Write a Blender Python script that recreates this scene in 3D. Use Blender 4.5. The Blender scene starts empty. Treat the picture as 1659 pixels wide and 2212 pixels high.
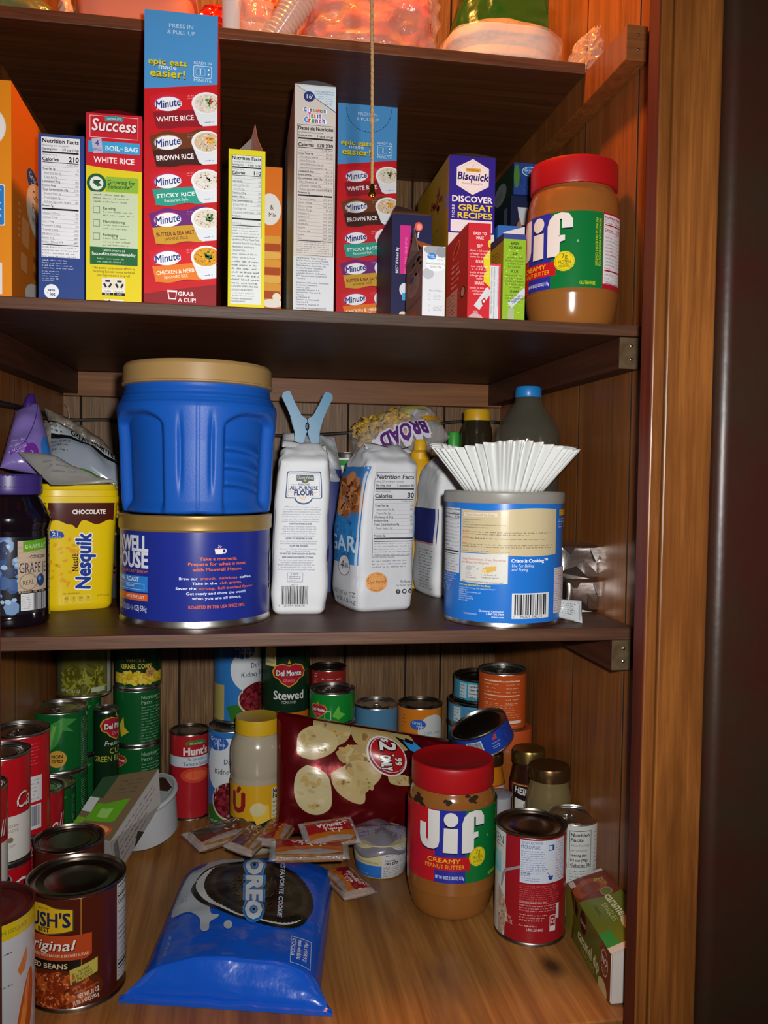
import bpy, bmesh, math, random
from mathutils import Vector, Matrix, geometry
from math import sin, cos, pi, atan2, asin, sqrt, exp

SC = bpy.context.scene
COL = SC.collection
R = random.Random(7)

# ------------------------------------------------------------------ camera
FPX = 1845.5
CR = Vector((0.9861406, -0.16530372, 0.01419167))
CU = Vector((-0.00721337, 0.04273911, 0.99906023))
CF = Vector((0.16575491, 0.98531622, -0.04095437))
cam = bpy.data.objects.new('camera', bpy.data.cameras.new('camera'))
COL.objects.link(cam)
cam.matrix_world = Matrix(((CR.x, CU.x, -CF.x, 0), (CR.y, CU.y, -CF.y, 0), (CR.z, CU.z, -CF.z, 0), (0, 0, 0, 1)))
cam.data.sensor_fit = 'HORIZONTAL'
cam.data.sensor_width = 36.0
cam.data.lens = FPX / 1659 * 36.0
cam.data.clip_start = 0.01
SC.camera = cam

# ------------------------------------------------------------------ world, lights, exposure
SC.view_settings.view_transform = 'Standard'
SC.view_settings.look = 'None'
SC.view_settings.exposure = 0.0
SC.view_settings.gamma = 1.0
SC.view_settings.use_curve_mapping = False
wd = bpy.data.worlds.new('room_dark')
SC.world = wd
wd.use_nodes = True
wd.node_tree.nodes['Background'].inputs[0].default_value = (0.9, 0.75, 0.6, 1)
wd.node_tree.nodes['Background'].inputs[1].default_value = 0.015

def lamp(name, kind, loc, energy, col, **kw):
    l = bpy.data.lights.new(name, kind)
    l.energy = energy
    l.color = col
    for k, v in kw.items():
        setattr(l, k, v)
    o = bpy.data.objects.new(name, l)
    COL.objects.link(o)
    o.location = loc
    return o

# the camera's own flash, just above the lens
fl = lamp('camera_flash', 'SPOT', (0.03, 0.0, 0.04), 37.0, (1.0, 0.98, 0.96), spot_size=2.0, spot_blend=1.0, shadow_soft_size=0.012)
fl.rotation_euler = (Vector((0.17, 0.93, -0.02))).to_track_quat('-Z', 'Y').to_euler()
# warm pull-cord bulb up under the closet ceiling
lamp('ceiling_bulb', 'POINT', (0.12, 0.885, 0.92), 24.0, (1.0, 0.34, 0.07), shadow_soft_size=0.04)

# ------------------------------------------------------------------ pixel <-> place helpers (photograph frame 1659 x 2212)
def ray(x, y):
    return CF * FPX + CR * (x - 829.5) - CU * (y - 1106)
def pz(x, y, z):
    v = ray(x, y); return v * (z / v.z)
def pd(x, y, d):
    v = ray(x, y); return v * (d / v.y)
def proj(P):
    P = Vector(P); z = P.dot(CF)
    return 829.5 + FPX * P.dot(CR) / z, 1106 - FPX * P.dot(CU) / z
def mpp(P):
    return Vector(P).dot(CF) / FPX
def px_x(x, d, z):
    X = 0.0
    for _ in range(12):
        q = proj((X, d, z)); X += (x - q[0]) * mpp((X, d, z))
    return X
ZA, ZB, ZC, ZD = 0.4650, 0.1606, -0.1537, -0.5080
DB, DD, DK = 0.8350, 0.7366, 1.3340
XR, XL = 0.4110, -0.2600

# ------------------------------------------------------------------ materials
MATS = {}
def lin(c):
    if isinstance(c, str):
        c = c.lstrip('#')
        if len(c) == 3: c = c[0] * 2 + c[1] * 2 + c[2] * 2
        c = tuple(int(c[i:i + 2], 16) / 255 for i in (0, 2, 4))
    return tuple(v / 12.92 if v <= 0.04045 else ((v + 0.055) / 1.055) ** 2.4 for v in c) + (1.0,)
KIND = {'paper': (0.55, 0, 0.25), 'gloss': (0.26, 0, 0.32), 'matte': (0.8, 0, 0.25), 'plastic': (0.35, 0, 0.5), 'foil': (0.22, 0.75, 0.5), 'film': (0.16, 0.0, 0.6)}
def ink(c, kind='paper'):
    key = 'ink_%s_%s' % (kind, c.lstrip('#'))
    if key in MATS: return MATS[key]
    m = bpy.data.materials.new(key); m.use_nodes = True
    nt = m.node_tree; b = nt.nodes['Principled BSDF']
    ro, me, sp = KIND[kind]
    b.inputs['Base Color'].default_value = lin(c)
    b.inputs['Roughness'].default_value = ro
    b.inputs['Metallic'].default_value = me
    b.inputs['Specular IOR Level'].default_value = sp
    MATS[key] = m
    return m
def basic(name, c, rough=0.5, metal=0.0, spec=0.5, bump=0.0, bscale=60.0, trans=0.0, alpha=1.0, ior=1.45, c2=None, cscale=30.0, sss=0.0):
    if name in MATS: return MATS[name]
    m = bpy.data.materials.new(name); m.use_nodes = True
    nt = m.node_tree; b = nt.nodes['Principled BSDF']
    b.inputs['Base Color'].default_value = lin(c)
    b.inputs['Roughness'].default_value = rough
    b.inputs['Metallic'].default_value = metal
    b.inputs['Specular IOR Level'].default_value = spec
    b.inputs['Transmission Weight'].default_value = trans
    b.inputs['Alpha'].default_value = alpha
    b.inputs['IOR'].default_value = ior
    if bump or c2:
        tc = nt.nodes.new('ShaderNodeTexCoord')
    if c2:
        n = nt.nodes.new('ShaderNodeTexNoise'); n.inputs['Scale'].default_value = cscale; n.inputs['Detail'].default_value = 4
        r = nt.nodes.new('ShaderNodeValToRGB')
        r.color_ramp.elements[0].position = 0.38; r.color_ramp.elements[1].position = 0.62
        r.color_ramp.elements[0].color = lin(c); r.color_ramp.elements[1].color = lin(c2)
        nt.links.new(tc.outputs['Object'], n.inputs['Vector']); nt.links.new(n.outputs['Fac'], r.inputs['Fac'])
        nt.links.new(r.outputs['Color'], b.inputs['Base Color'])
    if bump:
        n = nt.nodes.new('ShaderNodeTexNoise'); n.inputs['Scale'].default_value = bscale; n.inputs['Detail'].default_value = 3
        bp = nt.nodes.new('ShaderNodeBump'); bp.inputs['Strength'].default_value = bump; bp.inputs['Distance'].default_value = 0.004
        nt.links.new(tc.outputs['Object'], n.inputs['Vector']); nt.links.new(n.outputs['Fac'], bp.inputs['Height'])
        nt.links.new(bp.outputs['Normal'], b.inputs['Normal'])
    MATS[name] = m
    return m
def wood(name, ca, cb, cc, axis='z', fine=140.0, rough=0.45, spec=0.4, long=3.0, knots=False, contrast=0.5):
    """procedural grain running along one axis"""
    m = bpy.data.materials.new(name); m.use_nodes = True
    nt = m.node_tree; b = nt.nodes['Principled BSDF']; L = nt.links.new
    tc = nt.nodes.new('ShaderNodeTexCoord')
    def noise(sc, det, rg):
        mp = nt.nodes.new('ShaderNodeMapping')
        s = [sc, sc, sc]; s['xyz'.index(axis)] = sc * rg
        mp.inputs['Scale'].default_value = s
        n = nt.nodes.new('ShaderNodeTexNoise'); n.inputs['Scale'].default_value = 1.0; n.inputs['Detail'].default_value = det; n.inputs['Roughness'].default_value = 0.65
        n.inputs['Distortion'].default_value = 0.4
        L(tc.outputs['Object'], mp.inputs['Vector']); L(mp.outputs['Vector'], n.inputs['Vector'])
        return n
    n1 = noise(fine, 5, long / 100.0)
    n2 = noise(fine * 0.14, 4, 0.12)
    r1 = nt.nodes.new('ShaderNodeValToRGB')
    e = r1.color_ramp.elements
    e[0].position = 0.5 - contrast * 0.3; e[0].color = lin(ca); e[1].position = 0.5 + contrast * 0.3; e[1].color = lin(cb)
    L(n1.outputs['Fac'], r1.inputs['Fac'])
    mx = nt.nodes.new('ShaderNodeMix'); mx.data_type = 'RGBA'; mx.blend_type = 'MIX'
    r2 = nt.nodes.new('ShaderNodeValToRGB'); r2.color_ramp.elements[0].position = 0.42; r2.color_ramp.elements[1].position = 0.7
    L(n2.outputs['Fac'], r2.inputs['Fac']); L(r2.outputs['Color'], mx.inputs['Factor'])
    L(r1.outputs['Color'], mx.inputs['A']); mx.inputs['B'].default_value = lin(cc)
    out = mx.outputs['Result']
    if knots:
        vo = nt.nodes.new('ShaderNodeTexVoronoi'); vo.inputs['Scale'].default_value = 1.0
        mp = nt.nodes.new('ShaderNodeMapping'); s = [11.0, 11.0, 11.0]; s['xyz'.index(axis)] = 6.5
        mp.inputs['Scale'].default_value = s; mp.inputs['Location'].default_value = (0.35, 0.2, 0)
        L(tc.outputs['Object'], mp.inputs['Vector']); L(mp.outputs['Vector'], vo.inputs['Vector'])
        rk = nt.nodes.new('ShaderNodeValToRGB'); rk.color_ramp.elements[0].position = 0.04; rk.color_ramp.elements[1].position = 0.17
        rk.color_ramp.elements[0].color = (0.9, 0.9, 0.9, 1); rk.color_ramp.elements[1].color = (0, 0, 0, 1)
        L(vo.outputs['Distance'], rk.inputs['Fac'])
        m2 = nt.nodes.new('ShaderNodeMix'); m2.data_type = 'RGBA'
        L(rk.outputs['Color'], m2.inputs['Factor']); L(out, m2.inputs['A']); m2.inputs['B'].default_value = lin('2a1608')
        out = m2.outputs['Result']
    L(out, b.inputs['Base Color'])
    bp = nt.nodes.new('ShaderNodeBump'); bp.inputs['Strength'].default_value = 0.25; bp.inputs['Distance'].default_value = 0.001
    L(n1.outputs['Fac'], bp.inputs['Height']); L(bp.outputs['Normal'], b.inputs['Normal'])
    b.inputs['Roughness'].default_value = rough; b.inputs['Specular IOR Level'].default_value = spec
    MATS[name] = m
    return m
METAL = basic('tin_plate', 'c9c6c0', 0.28, 1.0, bump=0.03, bscale=40)
METALD = basic('tin_plate_worn', '8d8378', 0.3, 1.0, bump=0.05, bscale=40)

# ------------------------------------------------------------------ object helpers
def T(o, label, cat, group=None):
    o['label'] = label; o['category'] = cat
    if group: o['group'] = group
    return o
def thing(name, label, cat, loc, rz=0.0, group=None):
    o = bpy.data.objects.new(name, None); COL.objects.link(o)
    o.empty_display_size = 0.02
    o.location = loc; o.rotation_euler = (0, 0, rz)
    return T(o, label, cat, group)
def link(name, me, mats, parent=None, smooth=None, label=None):
    for m in (mats if isinstance(mats, (list, tuple)) else [mats]): me.materials.append(m)
    if smooth is not None:
        me.polygons.foreach_set('use_smooth', [True] * len(me.polygons))
        if smooth: me.set_sharp_from_angle(angle=math.radians(smooth))
    o = bpy.data.objects.new(name, me); COL.objects.link(o)
    if parent is not None: o.parent = parent
    if label: o['label'] = label
    return o
def obj(name, bm, mats, parent=None, smooth=None, label=None):
    me = bpy.data.meshes.new(name); bmesh.ops.recalc_face_normals(bm, faces=bm.faces[:])
    bm.to_mesh(me); bm.free()
    return link(name, me, mats, parent, smooth, label)
def add_box(bm, x0, x1, y0, y1, z0, z1, bev=0.0, mi=0, M=None):
    r = bmesh.ops.create_cube(bm, size=1.0)
    vs = r['verts']
    for v in vs:
        v.co = Vector((x0 + (v.co.x + .5) * (x1 - x0), y0 + (v.co.y + .5) * (y1 - y0), z0 + (v.co.z + .5) * (z1 - z0)))
    fs = list({f for v in vs for f in v.link_faces})
    for f in fs: f.material_index = mi
    if bev:
        es = list({e for f in fs for e in f.edges})
        rr = bmesh.ops.bevel(bm, geom=es, offset=bev, segments=2, affect='EDGES', profile=0.5)
        vs = list({v for f in rr['faces'] for v in f.verts} | {v for v in vs if v.is_valid})
    if M is not None:
        for v in vs: v.co = M @ v.co
    return vs
def box_bm(*a, **k):
    bm = bmesh.new(); add_box(bm, *a, **k); return bm
def add_lathe(bm, prof, n=48, mi=0, cap0=True, cap1=True, fn=None, M=None):
    rings = []
    for (r, z) in prof:
        ring = []
        for i in range(n):
            a = 2 * pi * i / n
            p = Vector((r * sin(a), -r * cos(a), z))
            if fn: p = fn(p, a, z)
            if M is not None: p = M @ p
            ring.append(bm.verts.new(p))
        rings.append(ring)
    for a, b in zip(rings, rings[1:]):
        for i in range(n):
            f = bm.faces.new((a[i], a[(i + 1) % n], b[(i + 1) % n], b[i])); f.material_index = mi
    if cap0: bm.faces.new(rings[0][::-1]).material_index = mi
    if cap1: bm.faces.new(rings[-1]).material_index = mi
    return rings
def lathe(name, prof, mat, parent, n=48, smooth=35, cap0=True, cap1=True, fn=None, M=None, label=None):
    bm = bmesh.new(); add_lathe(bm, prof, n, 0, cap0, cap1, fn, M)
    return obj(name, bm, mat, parent, smooth, label)
def add_tube(bm, pts, r, n=8, mi=0, closed=False):
    pts = [Vector(p) for p in pts]; N = len(pts); rings = []
    prev = None
    for i, p in enumerate(pts):
        t = (pts[(i + 1) % N] - pts[i - 1]) if closed else (pts[min(i + 1, N - 1)] - pts[max(i - 1, 0)])
        t.normalize()
        up = prev if prev is not None else (Vector((0, 0, 1)) if abs(t.z) < 0.9 else Vector((1, 0, 0)))
        a = t.cross(up).normalized(); b = a.cross(t).normalized(); prev = b
        rr = r[i] if isinstance(r, (list, tuple)) else r
        rings.append([bm.verts.new(p + a * rr * cos(2 * pi * k / n) + b * rr * sin(2 * pi * k / n)) for k in range(n)])
    m = N if closed else N - 1
    for i in range(m):
        A, B = rings[i], rings[(i + 1) % N]
        for k in range(n):
            bm.faces.new((A[k], A[(k + 1) % n], B[(k + 1) % n], B[k])).material_index = mi
    if not closed:
        bm.faces.new(rings[0][::-1]).material_index = mi; bm.faces.new(rings[-1]).material_index = mi
def spline(pts, n=10):
    pts = [Vector(p) for p in pts]; out = []
    for i in range(len(pts) - 1):
        p0, p1, p2, p3 = pts[max(i - 1, 0)], pts[i], pts[i + 1], pts[min(i + 2, len(pts) - 1)]
        for k in range(n):
            t = k / n
            out.append(0.5 * ((2 * p1) + (p2 - p0) * t + (2 * p0 - 5 * p1 + 4 * p2 - p3) * t * t + (3 * p1 - p0 - 3 * p2 + p3) * t ** 3))
    out.append(pts[-1]); return out
def add_grid(bm, fn, nu, nv, mi=0, wrap=False):
    g = [[bm.verts.new(fn(i / nu, j / nv)) for j in range(nv + 1)] for i in range(nu if wrap else nu + 1)]
    N = len(g)
    for i in range(nu):
        for j in range(nv):
            bm.faces.new((g[i][j], g[(i + 1) % N][j], g[(i + 1) % N][j + 1], g[i][j + 1])).material_index = mi
    return g

# ------------------------------------------------------------------ printed artwork: flat shapes in layers wrapped over a surface
TXT = {}
def glyphs(s, b):
    k = (s, round(b, 3))
    if k not in TXT:
        c = bpy.data.curves.new('t', 'FONT'); c.body = s; c.size = 1.0; c.resolution_u = 2; c.offset = b
        o = bpy.data.objects.new('t', c); m = bpy.data.meshes.new_from_object(o)
        vs = [(v.co.x, v.co.y) for v in m.vertices]; fs = [tuple(p.vertices) for p in m.polygons]
        bpy.data.objects.remove(o); bpy.data.meshes.remove(m); bpy.data.curves.remove(c)
        TXT[k] = (vs, fs)
    return TXT[k]
class Art:
    def __init__(s, kind='paper'):
        s.kind = kind; s.items = []; s.n = 0; s.tf = None
    def raw(s, vs, fs, c, kind=None, step=1.0):
        s.n += step
        if s.tf: vs = [s.tf(x, y) for x, y in vs]
        s.items.append((vs, fs, (c, kind or s.kind), s.n))
    def poly(s, pts, c, kind=None):
        t = geometry.tessellate_polygon([[Vector((x, y, 0)) for x, y in pts]])
        s.raw(list(pts), [tuple(f) for f in t], c, kind)
    def rect(s, x0, y0, x1, y1, c, rot=0, kind=None):
        p = [(x0, y0), (x1, y0), (x1, y1), (x0, y1)]
        if rot:
            cx, cy = (x0 + x1) / 2, (y0 + y1) / 2; a = math.radians(rot)
            p = [(cx + (x - cx) * cos(a) - (y - cy) * sin(a), cy + (x - cx) * sin(a) + (y - cy) * cos(a)) for x, y in p]
        s.raw(p, [(0, 1, 2, 3)], c, kind)
    def rrect(s, x0, y0, x1, y1, r, c, kind=None):
        p = []
        for cx, cy, a0 in ((x1 - r, y0 + r, -90), (x1 - r, y1 - r, 0), (x0 + r, y1 - r, 90), (x0 + r, y0 + r, 180)):
            for k in range(5):
                a = math.radians(a0 + 22.5 * k); p.append((cx + r * cos(a), cy + r * sin(a)))
        s.raw(p, [tuple(range(len(p)))], c, kind)
    def frame(s, x0, y0, x1, y1, w, c):
        for q in ((x0, y0, x1, y0 + w), (x0, y1 - w, x1, y1), (x0, y0, x0 + w, y1), (x1 - w, y0, x1, y1)): s.rect(*q, c)
    def ell(s, cx, cy, rx, ry, c, n=28, rot=0, kind=None):
        a = math.radians(rot)
        p = []
        for k in range(n):
            t = 2 * pi * k / n; x, y = rx * cos(t), ry * sin(t)
            p.append((cx + x * cos(a) - y * sin(a), cy + x * sin(a) + y * cos(a)))
        s.raw(p, [tuple(range(n))], c, kind)
    def star(s, cx, cy, r, c, n=30, inner=0.9):
        p = [(cx + (r if k % 2 else r * inner) * cos(pi * k / n), cy + (r if k % 2 else r * inner) * sin(pi * k / n)) for k in range(2 * n)]
        s.raw([(cx, cy)] + p, [(0, 1 + k, 1 + (k + 1) % (2 * n)) for k in range(2 * n)], c)
    def line(s, x0, y0, x1, y1, w, c):
        dx, dy = x1 - x0, y1 - y0; l = sqrt(dx * dx + dy * dy) or 1; nx, ny = -dy / l * w / 2, dx / l * w / 2
        s.raw([(x0 + nx, y0 + ny), (x1 + nx, y1 + ny), (x1 - nx, y1 - ny), (x0 - nx, y0 - ny)], [(0, 1, 2, 3)], c)
    def path(s, pts, w, c):
        for a, b in zip(pts, pts[1:]): s.line(*a, *b, w, c)
    def text(s, t, x, y, h, c, a='c', w=None, b=0.012, sh=0.0, rot=0, xs=1.0, kind=None):
        """h: capital height; y: baseline (canvas y runs down)"""
        vs, fs = glyphs(t, 0.0)
        if not vs: return
        x0 = min(v[0] for v in vs); x1 = max(v[0] for v in vs); k = h / 0.70
        kx = (w / (x1 - x0)) if w else k * xs
        W = (x1 - x0) * kx
        ox = {'l': 0, 'c': -W / 2, 'r': -W}[a]
        r = math.radians(rot)
        nb = 1 if b < .014 else 4 if b < .04 else 8
        for q in range(nb):       # bold: the same outline struck several times, slightly shifted
            dx, dy = (0, 0) if nb == 1 else (b * k * cos(2 * pi * (q + .5) / nb) * 1.1, b * k * sin(2 * pi * (q + .5) / nb) * 1.1)
            out = []
            for vx, vy in vs:
                px = (vx - x0) * kx + ox + sh * vy * k + dx; py = -vy * k + dy
                out.append((x + px * cos(r) - py * sin(r), y + px * sin(r) + py * cos(r)))
            s.raw(out, fs, c, kind, 1.0 if q == 0 else 1.0 / nb)
    def greek(s, x0, y0, x1, n, lh, c, seed=1, fill=0.45, rag=0.25):
        rr = random.Random(seed); vs = []; fs = []
        for i in range(n):
            x = x0; end = x1 - rr.random() * rag * (x1 - x0)
            while x < end:
                w = lh * (0.6 + rr.random() * 2.2); e = min(x + w, end)
                q = x; lw = lh * .22
                while q + lw <= e + 1e-6:       # letter-sized strokes, too small to read in the photograph as well
                    y = y0 + i * lh; k = len(vs); up_ = lh * fill * rr.choice((.55, .6, .65, .95)); wd = lw * rr.choice((.55, .8, .95))
                    vs += [(q, y + lh * fill - up_), (q + wd, y + lh * fill - up_), (q + wd, y + lh * fill), (q, y + lh * fill)]; fs.append((k, k + 1, k + 2, k + 3)); q += lw * 1.28
                x = e + lh * 0.35
        s.raw(vs, fs, c)
    def barcode(s, x0, y0, x1, y1, seed=3, c='1c1c20', bg='e6e6e4'):
        s.rect(x0, y0, x1, y1, bg); rr = random.Random(seed); x = x0 + (x1 - x0) * .07; u = (x1 - x0) / 75
        while x < x1 - (x1 - x0) * .09:
            w = u * rr.choice((1, 1, 2, 3)); s.rect(x, y0 + (y1 - y0) * .05, x + w, y1 - (y1 - y0) * .14, c); x += w + u * rr.choice((1, 1, 2))
    def bits(s, cx, cy, rx, ry, n, size, cols, seed=1, asp=0.5):
        """scatter of small ovals (rice, beans, berries) printed inside an ellipse"""
        rr = random.Random(seed); by = {c: ([], []) for c in cols}
        for _ in range(n):
            t = rr.random() * 2 * pi; q = sqrt(rr.random()); x, y = cx + rx * q * cos(t), cy + ry * q * sin(t)
            a = rr.random() * pi; vs, fs = by[rr.choice(cols)]; k = len(vs); sz = size * (0.75 + rr.random() * 0.5)
            for j in range(7):
                u = 2 * pi * j / 7; px, py = sz * cos(u), sz * asp * sin(u)
                vs.append((x + px * cos(a) - py * sin(a), y + px * sin(a) + py * cos(a)))
            fs.append(tuple(range(k, k + 7)))
        for c, (vs, fs) in by.items():
            if vs: s.raw(vs, fs, c)
    def facts(s, x0, y0, x1, y1, cal='210', title='Nutrition Facts', serv='8 servings per container', size=('Serving size', '1/3 cup (55g)'), rows=None, vit=None, bg='e4e6ea', c='16161e', cw='Calories', foot=4, sc=1.0):
        W = x1 - x0; m = W * .03; g = '55555f'
        if bg: s.rect(x0, y0, x1, y1, bg)
        X0, X1 = x0 + m, x1 - m; y = y0 + W * .145 * sc
        s.text(title, X0, y, W * .105 * sc, c, 'l', w=(X1 - X0), b=.03); y += W * .09 * sc
        s.text(serv, X0, y, W * .05 * sc, g, 'l', w=(X1 - X0) * .72, b=0); y += W * .095 * sc
        s.text(size[0], X0, y, W * .055 * sc, c, 'l', w=W * .37, b=.02); s.text(size[1], X1, y, W * .055 * sc, c, 'r', w=W * .42, b=.02); y += W * .035 * sc
        s.rect(X0, y, X1, y + W * .045 * sc, c); y += W * .10 * sc
        s.text('Amount per serving', X0, y, W * .032 * sc, c, 'l', b=.01); y += W * .145 * sc
        s.text(cw, X0, y, W * .095 * sc, c, 'l', w=W * .42, b=.03); s.text(cal, X1, y, W * (.125 if len(cal) < 5 else .095) * sc, c, 'r', b=.03); y += W * .03 * sc
        s.rect(X0, y, X1, y + W * .018 * sc, c); y += W * .075 * sc
        s.text('% Daily Value*', X1, y, W * .036 * sc, c, 'r', b=.01); y += W * .02 * sc
        rows = rows or [('Total Fat 1g', '1%', 1), ('Saturated Fat 0g', '0%', 0), ('Trans Fat 0g', '', 0), ('Cholesterol 0mg', '0%', 1), ('Sodium 0mg', '0%', 1), ('Total Carbohydrate 42g', '15%', 1), ('Dietary Fiber 2g', '7%', 0), ('Total Sugars 2g', '', 0), ('Includes 0g Added Sugars', '0%', 0), ('Protein 7g', '', 1)]
        vit = [('Vitamin D 0mcg', '0%'), ('Calcium 17mg', '2%'), ('Iron 1.9mg', '10%'), ('Potassium 130mg', '2%'), ('Thiamin 0.5mg', '40%'), ('Riboflavin 0.3mg', '25%'), ('Niacin 6mg', '40%'), ('Folate 150mcg DFE', '40%')] if vit is None else vit
        n = len(rows) + len(vit) + foot * .75 + 1; lh = (y1 - W * .03 - y) / n
        for t, v, bd in rows:
            s.rect(X0, y + lh * .12, X1, y + lh * .18, '8a8a92'); y += lh
            s.text(t, X0 + (0 if bd else W * .04), y, min(lh * .52, W * .05), c if bd else g, 'l', b=.02 if bd else 0, xs=.95)
            if v: s.text(v, X1, y, min(lh * .52, W * .05), c, 'r', b=.01)
        y += lh * .35; s.rect(X0, y, X1, y + lh * .42, c); y += lh * .45
        for t, v in vit:
            y += lh; s.text(t, X0, y, min(lh * .5, W * .048), g, 'l', b=0); s.text(v, X1, y, min(lh * .5, W * .048), g, 'r', b=0)
            s.rect(X0, y + lh * .15, X1, y + lh * .2, '9a9aa2')
        y += lh * .4; s.rect(X0, y, X1, y + lh * .2, c)
        if foot: s.greek(X0, y + lh * .5, X1, int(foot), lh * .75, '85858d', 5, .4, .1)
    def build(s, name, mp, parent, gx=0, gy=0, clip=None, eps=1.2e-5, base=6e-5, label=None, smooth=None):
        bm = bmesh.new(); mats = []; idx = {}
        for vs, fs, c, n in s.items:
            if c not in idx: idx[c] = len(mats); mats.append(ink(*c))
            V = [bm.verts.new((x, y, n)) for x, y in vs]
            for f in fs:
                try: bm.faces.new([V[i] for i in f]).material_index = idx[c]
                except ValueError: pass
        def cut(co, no, inner=False):
            bmesh.ops.bisect_plane(bm, geom=bm.verts[:] + bm.edges[:] + bm.faces[:], dist=1e-6, plane_co=co, plane_no=no, clear_outer=inner)
        if clip:
            x0, y0, x1, y1 = clip
            cut((x0, 0, 0), (-1, 0, 0), True); cut((x1, 0, 0), (1, 0, 0), True); cut((0, y0, 0), (0, -1, 0), True); cut((0, y1, 0), (0, 1, 0), True)
        xs = [v.co.x for v in bm.verts]; ys = [v.co.y for v in bm.verts]
        if not xs: return None
        if gx:
            k = math.floor(min(xs) / gx) + 1
            while k * gx < max(xs): cut((k * gx, 0, 0), (1, 0, 0)); k += 1
        if gy:
            k = math.floor(min(ys) / gy) + 1
            while k * gy < max(ys): cut((0, k * gy, 0), (0, 1, 0)); k += 1
        if gx and gy:
            # cut along the cell diagonals too and follow one shared triangle net, so that no layer can dip under another
            k0 = math.floor(min(xs) / gx - max(ys) / gy); k1 = math.ceil(max(xs) / gx - min(ys) / gy)
            for k in range(k0, k1 + 1): cut((k * gx, 0, 0), (1 / gx, -1 / gy, 0))
            C = {}
            def G(i, j):
                if (i, j) not in C:
                    p = mp(i * gx, j * gy, base); C[i, j] = (p, (mp(i * gx, j * gy, base + 1e-3) - p) * 1e3)
                return C[i, j]
            for v in bm.verts:
                fx, fy = v.co.x / gx, v.co.y / gy; i, j = math.floor(fx), math.floor(fy); s_, t_ = fx - i, fy - j
                a_, b_ = G(i, j), G(i + 1, j + 1); c_ = G(i + 1, j) if s_ >= t_ else G(i, j + 1)
                w = (1 - s_, t_, s_ - t_) if s_ >= t_ else (1 - t_, s_, t_ - s_)
                v.co = a_[0] * w[0] + b_[0] * w[1] + c_[0] * w[2] + (a_[1] * w[0] + b_[1] * w[1] + c_[1] * w[2]) * (eps * v.co.z)
        else:
            for v in bm.verts: v.co = mp(v.co.x, v.co.y, base + eps * v.co.z)
        bm.normal_update()
        me = bpy.data.meshes.new(name); bm.to_mesh(me); bm.free()
        return link(name, me, mats, parent, smooth, label)
# ------------------------------------------------------------------ the setting: panelled closet with shelves
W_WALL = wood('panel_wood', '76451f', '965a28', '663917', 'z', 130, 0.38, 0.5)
W_BACK = wood('back_panel_wood', '3a2412', '8c683e', '5c3e20', 'z', 420, 0.5, 0.35, contrast=0.55, long=2.5)
W_SHELF = wood('shelf_wood', '402412', '5e371d', '4a2b16', 'x', 150, 0.47, 0.24)
W_EDGE = wood('shelf_edge_wood', '44281a', '64402a', '34200f', 'x', 220, 0.5, 0.4)
W_BENCH = wood('bench_wood', '8a5828', 'b07c40', '5c3a1c', 'y', 90, 0.42, 0.4, knots=True)
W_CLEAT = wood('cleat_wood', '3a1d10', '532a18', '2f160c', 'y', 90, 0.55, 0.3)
W_CLEATB = wood('back_cleat_wood', '6a4020', '85552c', '5c3618', 'x', 120, 0.5, 0.3)
W_END = basic('cleat_end_grain', '564630', 0.75, spec=.2, c2='463824', cscale=90)
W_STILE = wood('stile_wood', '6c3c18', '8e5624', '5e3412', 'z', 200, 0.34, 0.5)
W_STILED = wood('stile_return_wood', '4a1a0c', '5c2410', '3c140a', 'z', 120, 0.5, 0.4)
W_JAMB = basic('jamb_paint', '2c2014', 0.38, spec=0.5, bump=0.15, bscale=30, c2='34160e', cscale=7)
GROOVE = basic('groove_shadow_gap', '140c08', 0.9)

def wx(y): return XL - (DK - y) * .045      # the left wall splays out a little towards the front
def struct(name, bm, m, smooth=None):
    o = obj(name, bm, m, None, smooth); o['kind'] = 'structure'; return o
ZT, ZBOT = 1.15, -0.62
# back wall: vertical planks with open grooves in front of a dark backing
def plank_wall(name, axis, pos, thick, cuts, m, sign):
    bm = bmesh.new()
    for a, b in zip(cuts, cuts[1:]):
        if axis == 'x': add_box(bm, a + .0014, b - .0014, pos, pos + thick, ZBOT, ZT, .0006)
        else: add_box(bm, min(pos, pos + sign * thick), max(pos, pos + sign * thick), a + .0014, b - .0014, ZBOT, ZT, .0006)
    a, b = cuts[0], cuts[-1]
    if axis == 'x': add_box(bm, a, b, pos + thick * .7, pos + thick * 1.6, ZBOT, ZT, 0, 1)
    else: add_box(bm, *sorted((pos + sign * thick * .7, pos + sign * thick * 1.6)), a, b, ZBOT, ZT, 0, 1)
    bm.normal_update()
    for f in bm.faces:
        n = f.normal
        if abs(n.y if axis == 'x' else n.x) < .9: f.material_index = 1
    if sign < 0:
        for v in bm.verts: v.co.x += wx(v.co.y) - XL
    return struct(name, bm, [m, GROOVE])
bx = [pd(x, 900, DK).x for x in (180, 390, 585, 752, 884, 960, 1060)]
plank_wall('wall_back', 'x', DK, .006, [XL - .006] + [-0.235] + bx[1:6] + [XR + .006], W_BACK, 1)
gy = [0.735, .862, 1.005, 1.148, 1.25, DK]
plank_wall('wall_right', 'y', XR, .006, gy, W_WALL, 1)
plank_wall('wall_left', 'y', XL, .006, [0.66, .80, .95, 1.10, 1.21, DK], W_WALL, -1)
# enclosing outer shell so that no light leaks round the closet
struct('wall_outer', box_bm(-.34, .60, DK + .012, DK + .03, ZBOT, ZT), GROOVE)
struct('ceiling', box_bm(-.34, .60, .45, DK + .02, ZT, ZT + .02), W_WALL)
struct('floor', box_bm(-.34, .60, .70, DK + .02, ZBOT - .02, ZBOT), W_BENCH)

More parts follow.
